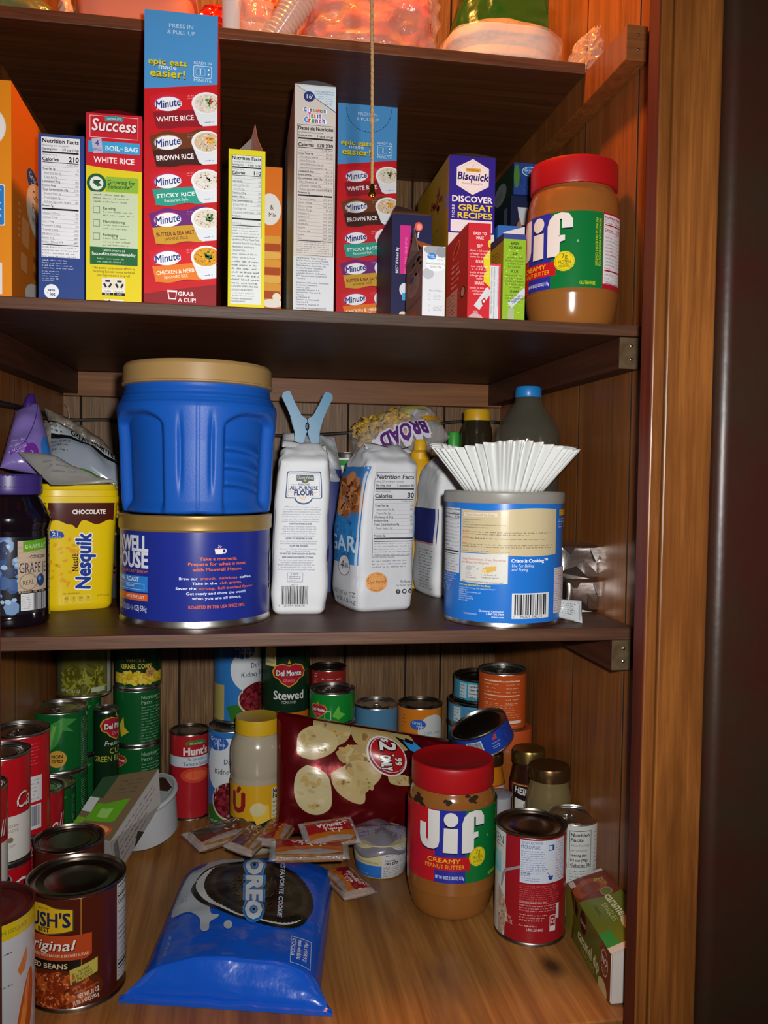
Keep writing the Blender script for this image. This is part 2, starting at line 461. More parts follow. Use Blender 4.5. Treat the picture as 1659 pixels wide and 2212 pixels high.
def shelf(name, label, z, zb, y0, m, x0=XL + .001, x1=XR - .001):
    bm = bmesh.new(); add_box(bm, x0, x1, y0, DK - .001, zb, z, .0012)
    for v in bm.verts:
        if v.co.x < 0: v.co.x += wx(v.co.y) - XL
    for f in bm.faces:
        if f.normal.y < -.5: f.material_index = 1
    return T(obj(name, bm, [m, W_EDGE]), label, 'shelf')
CW = .0235
DA, ZAT, ZAB = 0.945, 0.4755, 0.4630
bm = bmesh.new(); add_box(bm, XL + .001, XR - CW - .0025, DA, DK - .001, ZAB, ZAT, .001)
for v in bm.verts:
    if v.co.x < 0: v.co.x += wx(v.co.y) - XL
for f in bm.faces:
    if f.normal.y < -.5: f.material_index = 1
T(obj('shelf_board', bm, [W_SHELF, W_EDGE]), 'dark wooden top shelf loaded with plastic wrapped goods', 'shelf')
shelf('shelf_board', 'dark brown wooden shelf carrying the cereal and rice boxes', ZB, .1490, DB, W_SHELF)
shelf('shelf_board', 'dark brown wooden shelf carrying the coffee cans and flour bags', ZC, -.1670, DB - .001, W_SHELF)
bb = bmesh.new()
for k in range(1):
    add_box(bb, XL + .001, XR - .001, DD, DK - .001, ZD - .02, ZD, .0015)
    for v in bb.verts:
        if v.co.x < 0: v.co.x += wx(v.co.y) - XL
T(obj('shelf_board', bb, W_BENCH), 'wide light brown wooden bottom shelf with dark knots', 'shelf')

def cleat(label, x0, x1, y0, y1, z0, z1, m, endface):
    bm = bmesh.new(); add_box(bm, x0, x1, y0, y1, z0, z1, .001)
    for f in bm.faces:
        if endface and f.normal.y < -.5: f.material_index = 1
    o = thing('shelf_cleat', label, 'shelf support', ((x0 + x1) / 2, y0, z0))
    for v in bm.verts:
        if x1 < 0: v.co.x += wx(v.co.y) - XL
        v.co -= o.location
    bt = obj('batten', bm, [m, W_END if endface != 2 else W_CLEATB], o)
    if endface:
        for dz in (.3, .72):
            bm = bmesh.new(); add_lathe(bm, [(.0016, 0), (.0016, .0008), (.0008, .0012)], 10, M=Matrix.Translation((0.001, -.0004, (z1 - z0) * dz)) @ Matrix.Rotation(pi / 2, 4, 'X'))
            obj('nail', bm, METALD, bt)
    return o
G = 'wooden battens holding up the shelves'

DCL = (XR - .002) / pd(1400, 82, 1).x
cleat('wooden batten under the top shelf on right wall, end sticking out in front', XR - CW - .002, XR - .002, DCL, DK - .021, pd(1372, 130, DCL).z, pd(1372, 53, DCL).z, W_WALL, 2)
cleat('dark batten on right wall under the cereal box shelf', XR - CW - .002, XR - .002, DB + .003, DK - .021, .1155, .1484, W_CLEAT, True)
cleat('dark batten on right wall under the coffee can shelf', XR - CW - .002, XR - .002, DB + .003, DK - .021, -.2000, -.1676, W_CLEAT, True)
cleat('dark batten on left wall under the cereal box shelf', XL + .002, XL + .002 + CW, .80 + .04, DK - .021, .1155, .1484, W_CLEAT, False)
cleat('mid brown batten along the back wall under the cereal box shelf', XL + .003, XR - .003, DK - .020, DK - .001, .1127, .1484, W_CLEATB, False)

# right hand face frame of the closet and the door jamb beside it
SX = [.3440, .3530, .3645, .4100]
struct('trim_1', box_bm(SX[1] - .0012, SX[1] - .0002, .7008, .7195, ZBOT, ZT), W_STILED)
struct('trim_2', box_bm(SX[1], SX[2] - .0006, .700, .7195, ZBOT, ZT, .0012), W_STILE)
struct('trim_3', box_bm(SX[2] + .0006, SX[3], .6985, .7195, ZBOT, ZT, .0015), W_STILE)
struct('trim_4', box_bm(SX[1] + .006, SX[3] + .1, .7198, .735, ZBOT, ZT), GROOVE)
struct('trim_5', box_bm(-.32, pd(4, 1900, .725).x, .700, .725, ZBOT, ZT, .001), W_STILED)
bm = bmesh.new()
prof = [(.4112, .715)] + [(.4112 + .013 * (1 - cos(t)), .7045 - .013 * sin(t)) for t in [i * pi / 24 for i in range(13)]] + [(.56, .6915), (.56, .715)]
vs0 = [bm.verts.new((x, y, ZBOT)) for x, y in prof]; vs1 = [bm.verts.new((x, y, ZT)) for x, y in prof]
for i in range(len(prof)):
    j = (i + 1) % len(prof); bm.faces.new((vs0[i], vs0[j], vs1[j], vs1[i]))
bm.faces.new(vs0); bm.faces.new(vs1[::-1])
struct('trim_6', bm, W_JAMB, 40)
# ------------------------------------------------------------------ cartons
def tilt(cx, cy, deg, ox=0.0, oy=0.0, k=1.0):
    a = math.radians(deg)
    return lambda x, y: (ox + cx + ((x - cx) * cos(a) - (y - cy) * sin(a)) * k, oy + cy + ((x - cx) * sin(a) + (y - cy) * cos(a)) * k)
def pbox(name, label, cat, x0, x1, ytop, d, depth, z, col, rz=0.0, group=None, open_top=False, part='carton', bev=.0007, kind='paper'):
    """a standing carton: front face at depth d between pixel columns x0..x1, top edge at pixel row ytop"""
    zm = z + .08
    X0, X1 = px_x(x0, d, zm), px_x(x1, d, zm); W = X1 - X0
    H = pd((x0 + x1) / 2, ytop, d).z - z
    root = thing(name, label, cat, ((X0 + X1) / 2, d + depth / 2, z), math.radians(rz), group)
    bm = bmesh.new()
    if open_top:
        t = .0006
        for a in ((-W / 2, W / 2, -depth / 2, -depth / 2 + t), (-W / 2, W / 2, depth / 2 - t, depth / 2), (-W / 2, -W / 2 + t, -depth / 2 + t, depth / 2 - t), (W / 2 - t, W / 2, -depth / 2 + t, depth / 2 - t)):
            add_box(bm, *a, 0, H)
        add_box(bm, -W / 2 + t, W / 2 - t, -depth / 2 + t, depth / 2 - t, 0, t)
    else:
        add_box(bm, -W / 2, W / 2, -depth / 2, depth / 2, 0, H, bev)
    obj(part, bm, ink(col, kind), root)
    return root, W, depth, H
def face(W, D, H, side, cw, ch):
    if side == 'f': return lambda x, y, o: Vector(((x / cw - .5) * W, -D / 2 - o, H * (1 - y / ch)))
    if side == 'r': return lambda x, y, o: Vector((W / 2 + o, (x / cw - .5) * D, H * (1 - y / ch)))
    if side == 'l': return lambda x, y, o: Vector((-W / 2 - o, (.5 - x / cw) * D, H * (1 - y / ch)))
    return lambda x, y, o: Vector(((x / cw - .5) * W, (.5 - y / ch) * D, H + o))
def flap(root, pts, col, label=None, name='flap', t=.0006):
    """a bent cardboard flap: polygon in local space given a thickness"""
    bm = bmesh.new(); pts = [Vector(p) for p in pts]
    n = (pts[1] - pts[0]).cross(pts[2] - pts[0]).normalized() * t
    a = [bm.verts.new(p) for p in pts]; b = [bm.verts.new(p + n) for p in pts]
    bm.faces.new(a); bm.faces.new(b[::-1])
    for i in range(len(pts)): j = (i + 1) % len(pts); bm.faces.new((a[i], a[j], b[j], b[i]))
    return obj(name, bm, ink(col, 'matte'), root, None, label)
CARD = '7a6654'

# --- orange pancake mix box at the far left and its twin further right
def pancake_front(a):
    a.rect(0, 0, 60, 470, 'e08a14'); a.ell(12, 100, 36, 40, 'dcdcd8'); a.ell(12, 100, 33, 37, 'e6e6e2')
    a.text('&', 22, 99, 11, '1c1c20', 'c', b=.02); a.text('Waffle', 28, 115, 9, '1c1c20', 'r', b=.02); a.text('Mix', 26, 131, 10, '1c1c20', 'r', b=.02)
    a.rrect(-20, 223, 45, 312, 4, 'd8e4ee'); a.rrect(-20, 225, 43, 310, 4, '2a7cc4')
    for i, t in enumerate(('easy.', '', 'mix', 'the', 'with')):
        a.text(t, 37, 237 + i * 14, 6, 'dce8f2', 'r', b=.01)
    a.rect(-20, 392, 38, 460, 'dedede')
root, W, D, H = pbox('pancake_mix_box', 'large orange breakfast mix carton at left end of the cereal shelf', 'box', -32, 25, 172, .850, .165, ZB, 'e08a14', group='orange breakfast mix cartons')
a = Art(); pancake_front(a); a.build('front_panel', face(W, D, H, 'f', 60, 470), root, clip=(0, 0, 60, 470))
a = Art(); a.rect(0, 0, 300, 470, 'd8741a')
a.ell(150, 152, 44, 26, '24509a'); a.text('Great', 150, 150, 16, 'e6ecf2', 'c', sh=.15); a.text('Value', 158, 168, 12, 'e6ecf2', 'c')
a.ell(220, 215, 120, 72, 'd9c8b0'); a.ell(220, 215, 114, 68, 'e2d8c8')
for i, t in enumerate(('Complete', 'Pancake &', 'Waffle Mix')): a.text(t, 205, 190 + i * 32, 20, '2a2224', 'c', b=.01)
a.rrect(70, 262, 120, 325, 8, 'e89a5a'); a.rrect(60, 345, 105, 385, 8, 'e89a5a'); a.greek(45, 240, 60, 6, 14, 'eab080', 3)
a.rect(200, 268, 300, 300, 'c02020')
for i in range(6): a.rrect(150, 310 + i * 18, 290, 326 + i * 18, 6, ('d08a30', 'a85c1c')[i % 2])
a.ell(210, 430, 120, 40, 'e6e2da')
a.build('side_panel', face(W, D, H, 'r', 300, 470), root, clip=(0, 0, 300, 470))
root, W, D, H = pbox('pancake_mix_box', 'orange breakfast mix carton standing behind the yellow snack bar box', 'box', 548, 608, 360, 1.0, .15, ZB, 'd8741a', group='orange breakfast mix cartons')
a = Art(); a.rect(0, 0, 60, 320, 'd8741a'); a.ell(34, 80, 24, 30, 'e2e2de'); a.text('&', 38, 80, 9, '1c1c20'); a.text('Mix', 40, 94, 8, '1c1c20', 'c')
for i in range(8): a.rrect(20, 130 + i * 15, 58, 144 + i * 15, 5, ('d89a34', 'a8481a', 'e0b050')[i % 3])
a.ell(40, 258, 24, 8, 'e6e2da'); a.ell(50, 246, 9, 8, 'ece4cc')
a.build('front_panel', face(W, D, H, 'f', 60, 320), root, clip=(0, 0, 60, 320))

# --- navy side panel with nutrition table
root, W, D, H = pbox('rice_box', 'slim dark blue carton showing a white nutrition table and round store badge', 'box', 83, 182, 292, .852, .11, ZB, '27407e')
a = Art(); a.rect(0, 0, 426, 1540, '2a4484')
a.facts(28, 25, 385, 1130, foot=4)
a.greek(35, 1155, 335, 4, 24, 'c4ccdc', 2); a.greek(35, 1258, 215, 4, 22, 'c4ccdc', 4)
a.text('saveslot.com'[:4] + 'alot.com', 35, 1352, 14, 'c4ccdc', 'l')
a.ell(122, 1450, 68, 68, 'e6ecf2'); a.text('save', 122, 1447, 26, '223a74', 'c', b=.03); a.text('a', 84, 1466, 14, '223a74', 'c'); a.text('lot', 132, 1488, 32, '223a74', 'c', b=.03)
a.build('front_panel', face(W, D, H, 'f', 426, 1540), root, clip=(0, 0, 426, 1540))
flap(root, [(-W / 2, -D / 2 + .001, H), (W / 2, -D / 2 + .001, H), (W / 2 - .002, D / 2, H + .0065), (-W / 2 + .002, D / 2, H + .0065)], '5a4a40')

# --- red and yellow boil in bag rice
root, W, D, H = pbox('rice_box', 'red and yellow boil-in-bag white rice carton', 'box', 186, 306, 247, .852, .13, ZB, 'b81a26')
a = Art(); a.rect(0, 0, 490, 1690, 'e0cc1e'); a.poly([(0, 0), (490, 0), (490, 495)] + [(490 - 49 * k, 495 + 14 * sin(pi * k / 10) * .5 - 3 * k) for k in range(1, 11)], 'c41a2a')
a.frame(32, 20, 458, 215, 4, 'e8d8d8'); a.rect(165, 18, 325, 62, '3a8e92'); a.text('10 MINUTE', 245, 50, 18, 'dcecec', 'c')
a.text('Success', 247, 158, 105, '5a0c14', 'c', w=385, b=.02, sh=.12); a.text('Success', 242, 152, 105, 'f0e8ea', 'c', w=385, b=.015, sh=.12)
a.rect(20, 245, 470, 345, '38a0d4'); a.rect(55, 222, 140, 352, 'b8b4cc', -6); a.text('4', 96, 285, 44, '3a3e84', 'c', b=.02); a.text('BAGS', 98, 333, 22, '3a3e84', 'c', w=76)
a.text('BOIL', 232, 322, 40, 'eef4f8', 'c', w=122, b=.02); a.text('IN', 310, 312, 16, 'eef4f8', 'c'); a.text('BAG', 396, 322, 40, 'eef4f8', 'c', w=112, b=.02)
a.text('WHITE RICE', 245, 435, 50, 'f4f0ee', 'c', w=355, b=.02)
a.rrect(170, 555, 462, 690, 12, '8cb83a'); a.ell(92, 620, 86, 86, '1e5a34'); a.ell(92, 620, 60, 60, 'dfe8dc'); a.poly([(50, 610), (100, 650), (140, 640), (100, 600)], '2a6a3c'); a.poly([(60, 590), (130, 590), (110, 622), (76, 622)], '2a4a34')
a.text('Growing for', 188, 620, 38, '1c4a2c', 'l', w=245, b=.015); a.text('Tomorrow*', 188, 660, 38, '1c4a2c', 'l', w=215, b=.015)
a.rect(35, 695, 456, 1185, 'c4d4b0'); a.greek(62, 712, 425, 3, 30, '5a6a52', 2)
for i, t in enumerate(('Farming', 'Manufacturing', 'Packaging')):
    y = 850 + i * 118; a.text(t, 150, y, 24, '2c3c2c', 'l', b=.015); a.greek(150, y + 12, 430, (2, 2, 3)[i], 30, '6a7a62', 4 + i); a.frame(62, y - 26, 122, y + 36, 5, '6c7a64')
a.rect(35, 1185, 456, 1340, '1e6234'); a.text('Learn more at', 245, 1222, 24, 'e6f0e4', 'c'); a.text('SuccessRice.com/sustainability', 245, 1256, 26, 'e6f0e4', 'c', w=385, b=.02); a.greek(100, 1280, 400, 2, 28, 'a4c4a4', 6)
for i, t in enumerate(('Take part in conservation efforts by', 'recycling Success boxes curbside', 'and bags via store drop-off.')): a.text(t, 245, 1380 + 32 * i, 22, '3a3a1c', 'c', w=(380, 370, 290)[i])
for x in (140, 245):
    a.rect(x, 1460, x + 100, 1612, 'e8e8e0'); a.rect(x + 3, 1463, x + 97, 1560, 'dedad0'); a.text('PAPER' if x == 140 else 'PLASTIC', x + 50, 1585, 16, '1c1c1c', 'c'); a.rect(x, 1590, x + 100, 1614, '1c1c1c'); a.text('BOX' if x == 140 else 'BAG', x + 50, 1610, 15, 'e8e8e0')
    for k in range(3):
        t = math.radians(-90 + 120 * k); cx, cy = x + 50 + 26 * cos(t), 1512 + 26 * sin(t)
        a.rect(cx - 20, cy - 9, cx + 20, cy + 9, '1c1c1c', rot=math.degrees(t) + 90)
a.rrect(160, 1650, 330, 1700, 10, 'ececec'); a.poly([(205, 1650), (225, 1685), (185, 1685)], '1c1c40')
a.build('front_panel', face(W, D, H, 'f', 490, 1690), root, clip=(0, 0, 490, 1690))
bm = bmesh.new()
add_grid(bm, lambda u, v: Vector(((u - .5) * W, (v - .5) * D, H + .004 * sin(pi * u))), 10, 1)
obj('flap', bm, ink('8c1620'), root, 40)

# --- tall rice cup dispenser cartons
PAN = [('d01a26', '8e1422', 'WHITE RICE', '', 'f4eeee', 'dcd4c4', '3a8a2c'), ('6e3618', '401c14', 'BROWN RICE', '', 'f4eeee', 'd4bc98', 'd86a20'), ('c81c28', '2c9c88', 'STICKY RICE', 'Restaurant Style', 'eef4f0', 'e2dcd4', 'e2dcd4'), ('6c2474', 'c89a2c', 'BUTTER & SEA SALT', 'JASMINE RICE', '6c1420', 'dcd4c4', '3a6a2c'), ('d01a26', 'e27a20', 'CHICKEN & HERB', 'SEASONED RICE', 'f6ecd8', 'd89a1c', '2c6a2c')]
def dispenser(a):
    a.rect(0, 0, 165, 680, 'c6141e'); a.poly([(0, 0), (165, 0), (165, 150), (0, 172)], '4a94d0')
    a.text('PRESS IN', 82, 34, 8.5, 'c4dcee', 'c', w=54); a.text('& PULL UP', 82, 48, 8.5, 'c4dcee', 'c', w=62)
    a.text('epic eats', 53, 118, 13, '4a4a10', 'c', w=86, b=.03); a.text('epic eats', 52, 116.5, 13, 'dcd022', 'c', w=86, b=.02)
    a.text('made', 52, 126, 10.5, 'eef2f4', 'c', w=40, b=.01)
    a.text('easier!', 53, 145, 17, '4a4a10', 'c', w=78, b=.03); a.text('easier!', 52, 143, 17, 'dcd022', 'c', w=78, b=.02)
    a.text('READY IN', 131, 109, 6, 'd4e4f0', 'c', w=40); a.text('MINUTE', 131, 147, 6.5, 'd4e4f0', 'c', w=40)
    a.rrect(110, 112, 152, 139, 4, 'd4e4f0'); a.rrect(111.5, 113.5, 150.5, 137.5, 3, '4a94d0'); a.rrect(115, 117, 137, 134, 3, '9cc4e4'); a.rrect(116, 118, 136, 133, 3, '4a94d0')
    a.text('1', 126, 131.5, 12.5, 'eef2f4', 'c', b=.03); a.ell(144.5, 120, 2, 2, 'eef2f4'); a.ell(144.5, 130, 2, 2, 'eef2f4')
    for i, (ct, cb, t, t2, tc, rc, gc) in enumerate(PAN):
        a.tf = tilt(10, 195, -7.5, 1, 85 * i - 2)
        top = [(10 + x, 192 - (9 * exp(-((x - 40) / 24) ** 2) + 9 * exp(-((x - 116) / 22) ** 2))) for x in range(0, 150, 6)]
        a.poly([(x + 2, y + 5) for x, y in top] + [(164, 262), (20, 262)], 'a01018')
        a.poly(top + [(160, 225), (14, 225)], ct)
        bot = [(160 - x, 258 + (5 * exp(-((x - 110) / 24) ** 2) + 5 * exp(-((x - 40) / 22) ** 2))) for x in range(0, 146, 6)]
        a.poly([(14, 224), (160, 224)] + bot + [(18, 258)], cb)
        a.ell(50, 208, 31, 17, 'c03a7c' if i != 1 else 'a07860'); a.ell(51, 209, 30, 15.5, 'f0f2f4')
        a.text('Minute', 52, 217, 17, 'e8ecf4', 'c', w=57, b=.03, sh=.18, rot=-5); a.text('Minute', 51, 216, 17, '26327e', 'c', w=56, b=.018, sh=.18, rot=-5)
        a.greek(96, 193, 158, 2, 5, ('e89aa0', 'b08a78', 'e89aa0', 'b08ac0', 'e89aa0')[i], 9)
        if t2: a.text(t, 22, 244, 8.5, tc, 'l', w=86, b=.02); a.text(t2, 38, 254, 6.5, tc, 'l', w=54, b=0)
        else: a.text(t, 21, 247, 11, tc, 'l', w=84, b=.02)
        a.poly([(104, 214), (116, 256), (124, 262), (160, 262), (160, 205), (110, 205)], 'dfe4ea'); a.ell(138, 212, 34, 24, 'eceef0'); a.ell(140, 213, 30, 21, rc)
        a.bits(140, 213, 27, 18, 90, 2.6, [rc, 'f2ece0' if i != 4 else 'e8b43a', 'b8a88c' if i != 4 else 'a86a14'], i, .4)
        a.bits(146, 210, 9, 8, 10, 4, [gc, ('c8382c', 'e0b020', 'e2dcd4', '4a7a3c', '3a6a2c')[i]], i + 5, .6)
        a.greek(128, 252, 158, 1, 6, '3a5aa0', 2); a.tf = None
    a.poly([(0, 622), (165, 594), (165, 650), (0, 650)], '8c161e')
    a.poly([(53, 612), (76, 612), (73, 632), (57, 632)], 'f0eaea'); a.poly([(56, 616), (73.5, 616), (71.5, 630), (58.5, 630)], '8c161e')
    a.text('GRAB', 78, 623, 9, 'f2ecec', 'l', w=35, b=.02); a.text('A CUP!', 78, 637, 9, 'f2ecec', 'l', w=40, b=.02)
for x0, x1, yt, d, lab, ht in ((311, 468, 27, .856, 'tall red and blue rice cup carton rising to the top shelf', 650), (726, 853, 223, 1.075, 'tall red and blue rice cup carton behind the hanging cord, its perforated front unopened', 678)):
    root, W, D, H = pbox('rice_cup_carton', lab, 'box', x0, x1, yt, d, .20 if d < .9 else .17, ZB, 'b4121c', group='rice cup dispenser cartons')
    a = Art(); dispenser(a)
    if d > 1:
        for k in range(26):
            t = pi * k / 25; t2 = pi * (k + .6) / 25
            a.line(85 - 62 * cos(t), 18 + 62 * sin(t), 85 - 62 * cos(t2), 18 + 62 * sin(t2), 1.6, '1c2c44')
    a.build('front_panel', face(W, D, H, 'f', 165, ht), root, clip=(0, 0, 165, ht))
    if d < .9:
        a = Art(); a.rect(0, 0, 200, 650, 'a81018')
        for y0, y1 in ((40, 95), (180, 330), (380, 520)):
            a.poly([(120, y0), (200, y0 - 8), (200, y1 + 10), (120, y1)], '5a3c2c'); a.poly([(130, y0 + 8), (200, y0), (200, y1), (130, y1 - 8)], '2c1c16')
        a.text('GRAB', 40, 560, 20, '7c5a5c', 'c', rot=-90)
        a.build('side_panel', face(W, D, H, 'r', 200, 650), root)
# --- yellow snack bar box, torn open
root, W, D, H = pbox('snack_bar_box', 'slim bright yellow snack bar carton with a torn open top', 'box', 493, 572, 324, .852, .14, ZB, 'd8cc1a', open_top=True)
a = Art(); a.rect(0, 0, 375, 1600, 'd8cc1a'); a.rect(28, 55, 340, 1540, 'd4dad8')
a.frame(28, 55, 340, 870, 3, '2c2c34')
a.facts(28, 55, 340, 870, '110', serv='6 servings per container', size=('Serving size', '1 bar (27g)'), vit=[('Iron 0.3mg', '2%')], bg=None, rows=[('Total Fat 3g', '6%', 1), ('Saturated Fat 1.5g', '7%', 0), ('Trans Fat 0g', '', 0), ('Cholesterol 0mg', '0%', 1), ('Sodium 120mg', '5%', 1), ('Total Carbohydrate 17g', '6%', 1), ('Dietary Fiber 3g', '12%', 0), ('Total Sugars 6g', '', 0), ('Includes 6g Added Sugars', '11%', 0), ('Protein 1g', '', 1)])
for i, t in enumerate(('Ingredients: Whole Wheat Flour,', 'Canola and Palm Oil, Corn Syrup,', 'Applesauce, Semisweet', 'Chocolate Chips,')):
    a.text(t, 38, 905 + i * 36, 19, '3c3c46', 'l', b=.01, w=(285, 290, 230, 140)[i])
a.greek(38, 1032, 330, 2, 36, '8a8a94', 3); a.greek(38, 1105, 330, 7, 36, '5a5a64', 8, .5, .1)
a.text('CONTAINS WHEAT, MILK, EGG', 38, 1372, 19, '3c3c46', 'l', w=270); a.text('AND SOY INGREDIENTS.', 38, 1408, 19, '3c3c46', 'l', w=220)
a.greek(45, 1425, 310, 2, 26, '8a8a94', 5); a.text('Contains Bioengineered', 38, 1495, 18, '3c3c46', 'l', w=210); a.text('Food Ingredients', 38, 1522, 18, '3c3c46', 'l', w=140)
a.build('front_panel', face(W, D, H, 'f', 375, 1600), root)
flap(root, [(-W / 2 + .001, -D / 2 + .004, H), (.003, -D / 2 + .03, H), (.004, -D / 2 + .028, H + .022), (-W / 2 + .010, -D / 2 + .022, H + .008)], '7c7874', 'grey inside of the lifted flap')
flap(root, [(.002, -D / 2 + .029, H), (W / 2 - .001, -D / 2 + .006, H), (W / 2 - .007, -D / 2 + .022, H + .020), (W / 2 - .0095, -D / 2 + .028, H + .036), (.004, -D / 2 + .030, H + .020)], '8a6254', 'torn brown corner of the lifted flap')

# --- tall cinnamon cereal box, spanish side
root, W, D, H = pbox('cereal_box', 'tall narrow pale grey cereal carton with a long nutrition table', 'box', 634, 722, 184, .870, .19, ZB, 'b8b8b8')
a = Art(); a.rect(0, 0, 350, 2050, 'c6bfb8'); a.rect(0, 1540, 350, 2050, 'c8ccd0')
a.poly([(18, 12), (350, 12), (350, 225)], 'c4d4dc'); a.poly([(14, 12), (22, 12), (350, 222), (350, 232)], '5a6a78')
a.star(122, 105, 50, '24306c', 20, .9); a.text('16', 122, 122, 38, 'e2e6ee', 'c', b=.01); a.text('g', 150, 96, 14, 'e2e6ee')
a.text('WHOLE GRAIN PER SERVING', 335, 60, 13, '2c5a94', 'r', w=165); a.text('AT LEAST 48 G RECOMMENDED DAILY', 335, 80, 13, '2c5a94', 'r', w=165); a.greek(200, 90, 335, 2, 18, '6a8aac', 2); a.greek(260, 128, 335, 3, 16, '6a8aac', 3)
for j, (t, y, h, w, cs) in enumerate((('Cinnamon', 240, 38, 190, ('2a6cc0', 'c83a8c', '7a3aa0', '2c9a4c', 'd8702c', 'c8282c', '3a9a3c', '2a6cc0')), ('Toast', 292, 44, 112, ('c83a8c', '2c9a4c', 'd8702c', '2a6cc0', '7a3aa0')), ('Crunch', 335, 46, 180, ('2c7ac8', 'c8282c', '2c9a4c', '7a3aa0', 'c83a8c', '2a6cc0')))):
    a.text(t, 172, y, h, 'f0f0f0', 'c', w=w + 6, b=.07); n = len(t); x = 172 - w / 2
    for k, ch in enumerate(t): a.text(ch, x + w * (k + .5) / n, y, h, cs[k], 'c', b=.045, xs=w / n / h / .95 if ch not in 'i' else .8)
y0 = 358
a.frame(22, y0, 340, 1530, 3, '2c2c34')
a.facts(24, y0 + 2, 338, 1400, '170 230', 'Datos de Nutrición', 'Aproximadamente 8 raciones por envase', ('Tamaño por ración', '1 taza (41g)'), bg=None, cw='Calorías', foot=0,
        rows=[('Grasa Total 4g', '5% 5%', 1), ('Grasa Saturada 0g', '0% 2%', 0), ('Grasa Trans 0g', '', 0), ('Grasa Poliinsaturada 1g', '', 0), ('Grasa Monoinsaturada 2.5g', '', 0), ('Colesterol 0mg', '0% 1%', 1), ('Sodio 230mg', '10% 12%', 1), ('Carbohidrato Total 33g', '12% 15%', 1), ('Fibra Dietética 3g', '11% 11%', 0), ('Azúcares Totales 12g', '', 0), ('Incluye azúcares añadidos 12g', '24% 24%', 0), ('Proteínas 2g', '', 1)],
        vit=[('Vitamina D 4mcg', '20% 30%'), ('Calcio 130mg', '10% 20%'), ('Hierro 3.6mg', '20% 20%'), ('Potasio 70mg', '2% 6%'), ('Vitamina A', '10% 15%'), ('Vitamina C', '10% 10%'), ('Tiamina', '20% 25%'), ('Riboflavina', '20% 30%'), ('Niacina', '20% 20%'), ('Vitamina B6', '20% 25%'), ('Folato', '20% 20%'), ('Zinc', '20% 25%')])
a.rect(248, 560, 253, 1380, 'c6bfb8'); a.greek(30, 1408, 325, 6, 19, '8a8a90', 4, .45, .1)
for i, t in enumerate(('Ingredientes: Trigo Integral,', 'Azúcar, Harina de Arroz, Aceite', 'de Canola y/o Girasol, Fructosa,', 'Maltodextrina, Dextrosa, Sal,', 'Canela, Fosfato Trisódico,', 'Lecitina de Soya, Color', 'Caramelo, Extracto de Romero,', 'BHT Agregado para Conservar la', 'Frescura.')):
    a.text(t, 24, 1562 + i * 23, 14, '4a4a54', 'l', w=min(8.8 * len(t), 290))
for i, t in enumerate(('Vitaminas y Minerales: Carbonato', 'de Calcio, Vitamina C', 'Hierro y Zinc', 'minerales, Vitamina A B', 'niacinamida, Vitamina B,', 'Vitamina', 'B, Vitamina B', 'Vitamina A, Vitamina B,', 'Vitamina A B', 'Vitamina B, Vitamina D,')):
    a.text(t, 24, 1785 + i * 22, 14, '4a4a54', 'l', w=min(8.8 * len(t), 290))
a.text('CONTIENE INGREDIENTES DE', 24, 2018, 15, '3a3a44', 'l', w=260); a.text('TRIGO Y SOYA', 24, 2042, 15, '3a3a44', 'l', w=130)
a.build('front_panel', face(W, D, H, 'f', 350, 2080), root, clip=(0, 0, 350, 2080))
a = Art(); a.rect(0, 0, 100, 100, '9ec8d8'); a.build('side_panel', face(W, D, H, 'l', 100, 100), root)
bm = bmesh.new(); add_grid(bm, lambda u, v: Vector(((u - .5) * W, (v - .5) * D, H + .0005 + .004 * sin(pi * u))), 8, 1); add_box(bm, -.004, .016, -.06, .06, H + .004, H + .0075)
obj('flap', bm, ink('6a6c74', 'matte'), root, 40)

# --- right half of the cereal shelf
root, W, D, H = pbox('drink_mix_box', 'dark navy carton with a magenta stripe and its flap standing open', 'box', 846, 932, 464, .965, .11, ZB, '141c44', open_top=True)
a = Art(); a.rect(0, 0, 400, 1120, '161e4a'); a.rect(80, 100, 190, 545, 'c02a88'); a.text('MAY 2226 HEAE 0743', 152, 540, 22, 'e48ac4', 'l', w=330, rot=-90, b=0)
a.text('BEST If Used By', 66, 540, 26, 'e0e2ee', 'l', w=235, rot=-90, b=.02)
a.ell(265, 105, 40, 42, 'd85a4a'); a.ell(270, 108, 26, 28, 'e89a84'); a.text('f', 262, 205, 50, 'e8eaf2', 'c', b=.02)
a.ell(130, 690, 50, 60, 'c8dce8'); a.rect(110, 720, 170, 790, '38a0d4'); a.rrect(80, 890, 160, 1000, 30, 'cfcab0'); a.rect(40, 990, 160, 1120, 'b81a26'); a.text('save', 60, 1110, 40, 'e8eaf2', 'l')
a.build('front_panel', face(W, D, H, 'f', 400, 1120), root, clip=(0, 0, 400, 1120))
flap(root, [(-W / 2, -D / 2, H), (W / 2, -D / 2, H), (W / 2 - .008, -D / 2 + .035, H + .006), (-W / 2 + .01, -D / 2 + .035, H + .020)], '4a3c32')
flap(root, [(-W / 2, D / 2, H), (W / 2, D / 2, H), (W / 2, D / 2 + .012, H + .045), (-W / 2 + .006, D / 2 + .012, H + .045)], '5c4636', 'brown inside of the back flap')

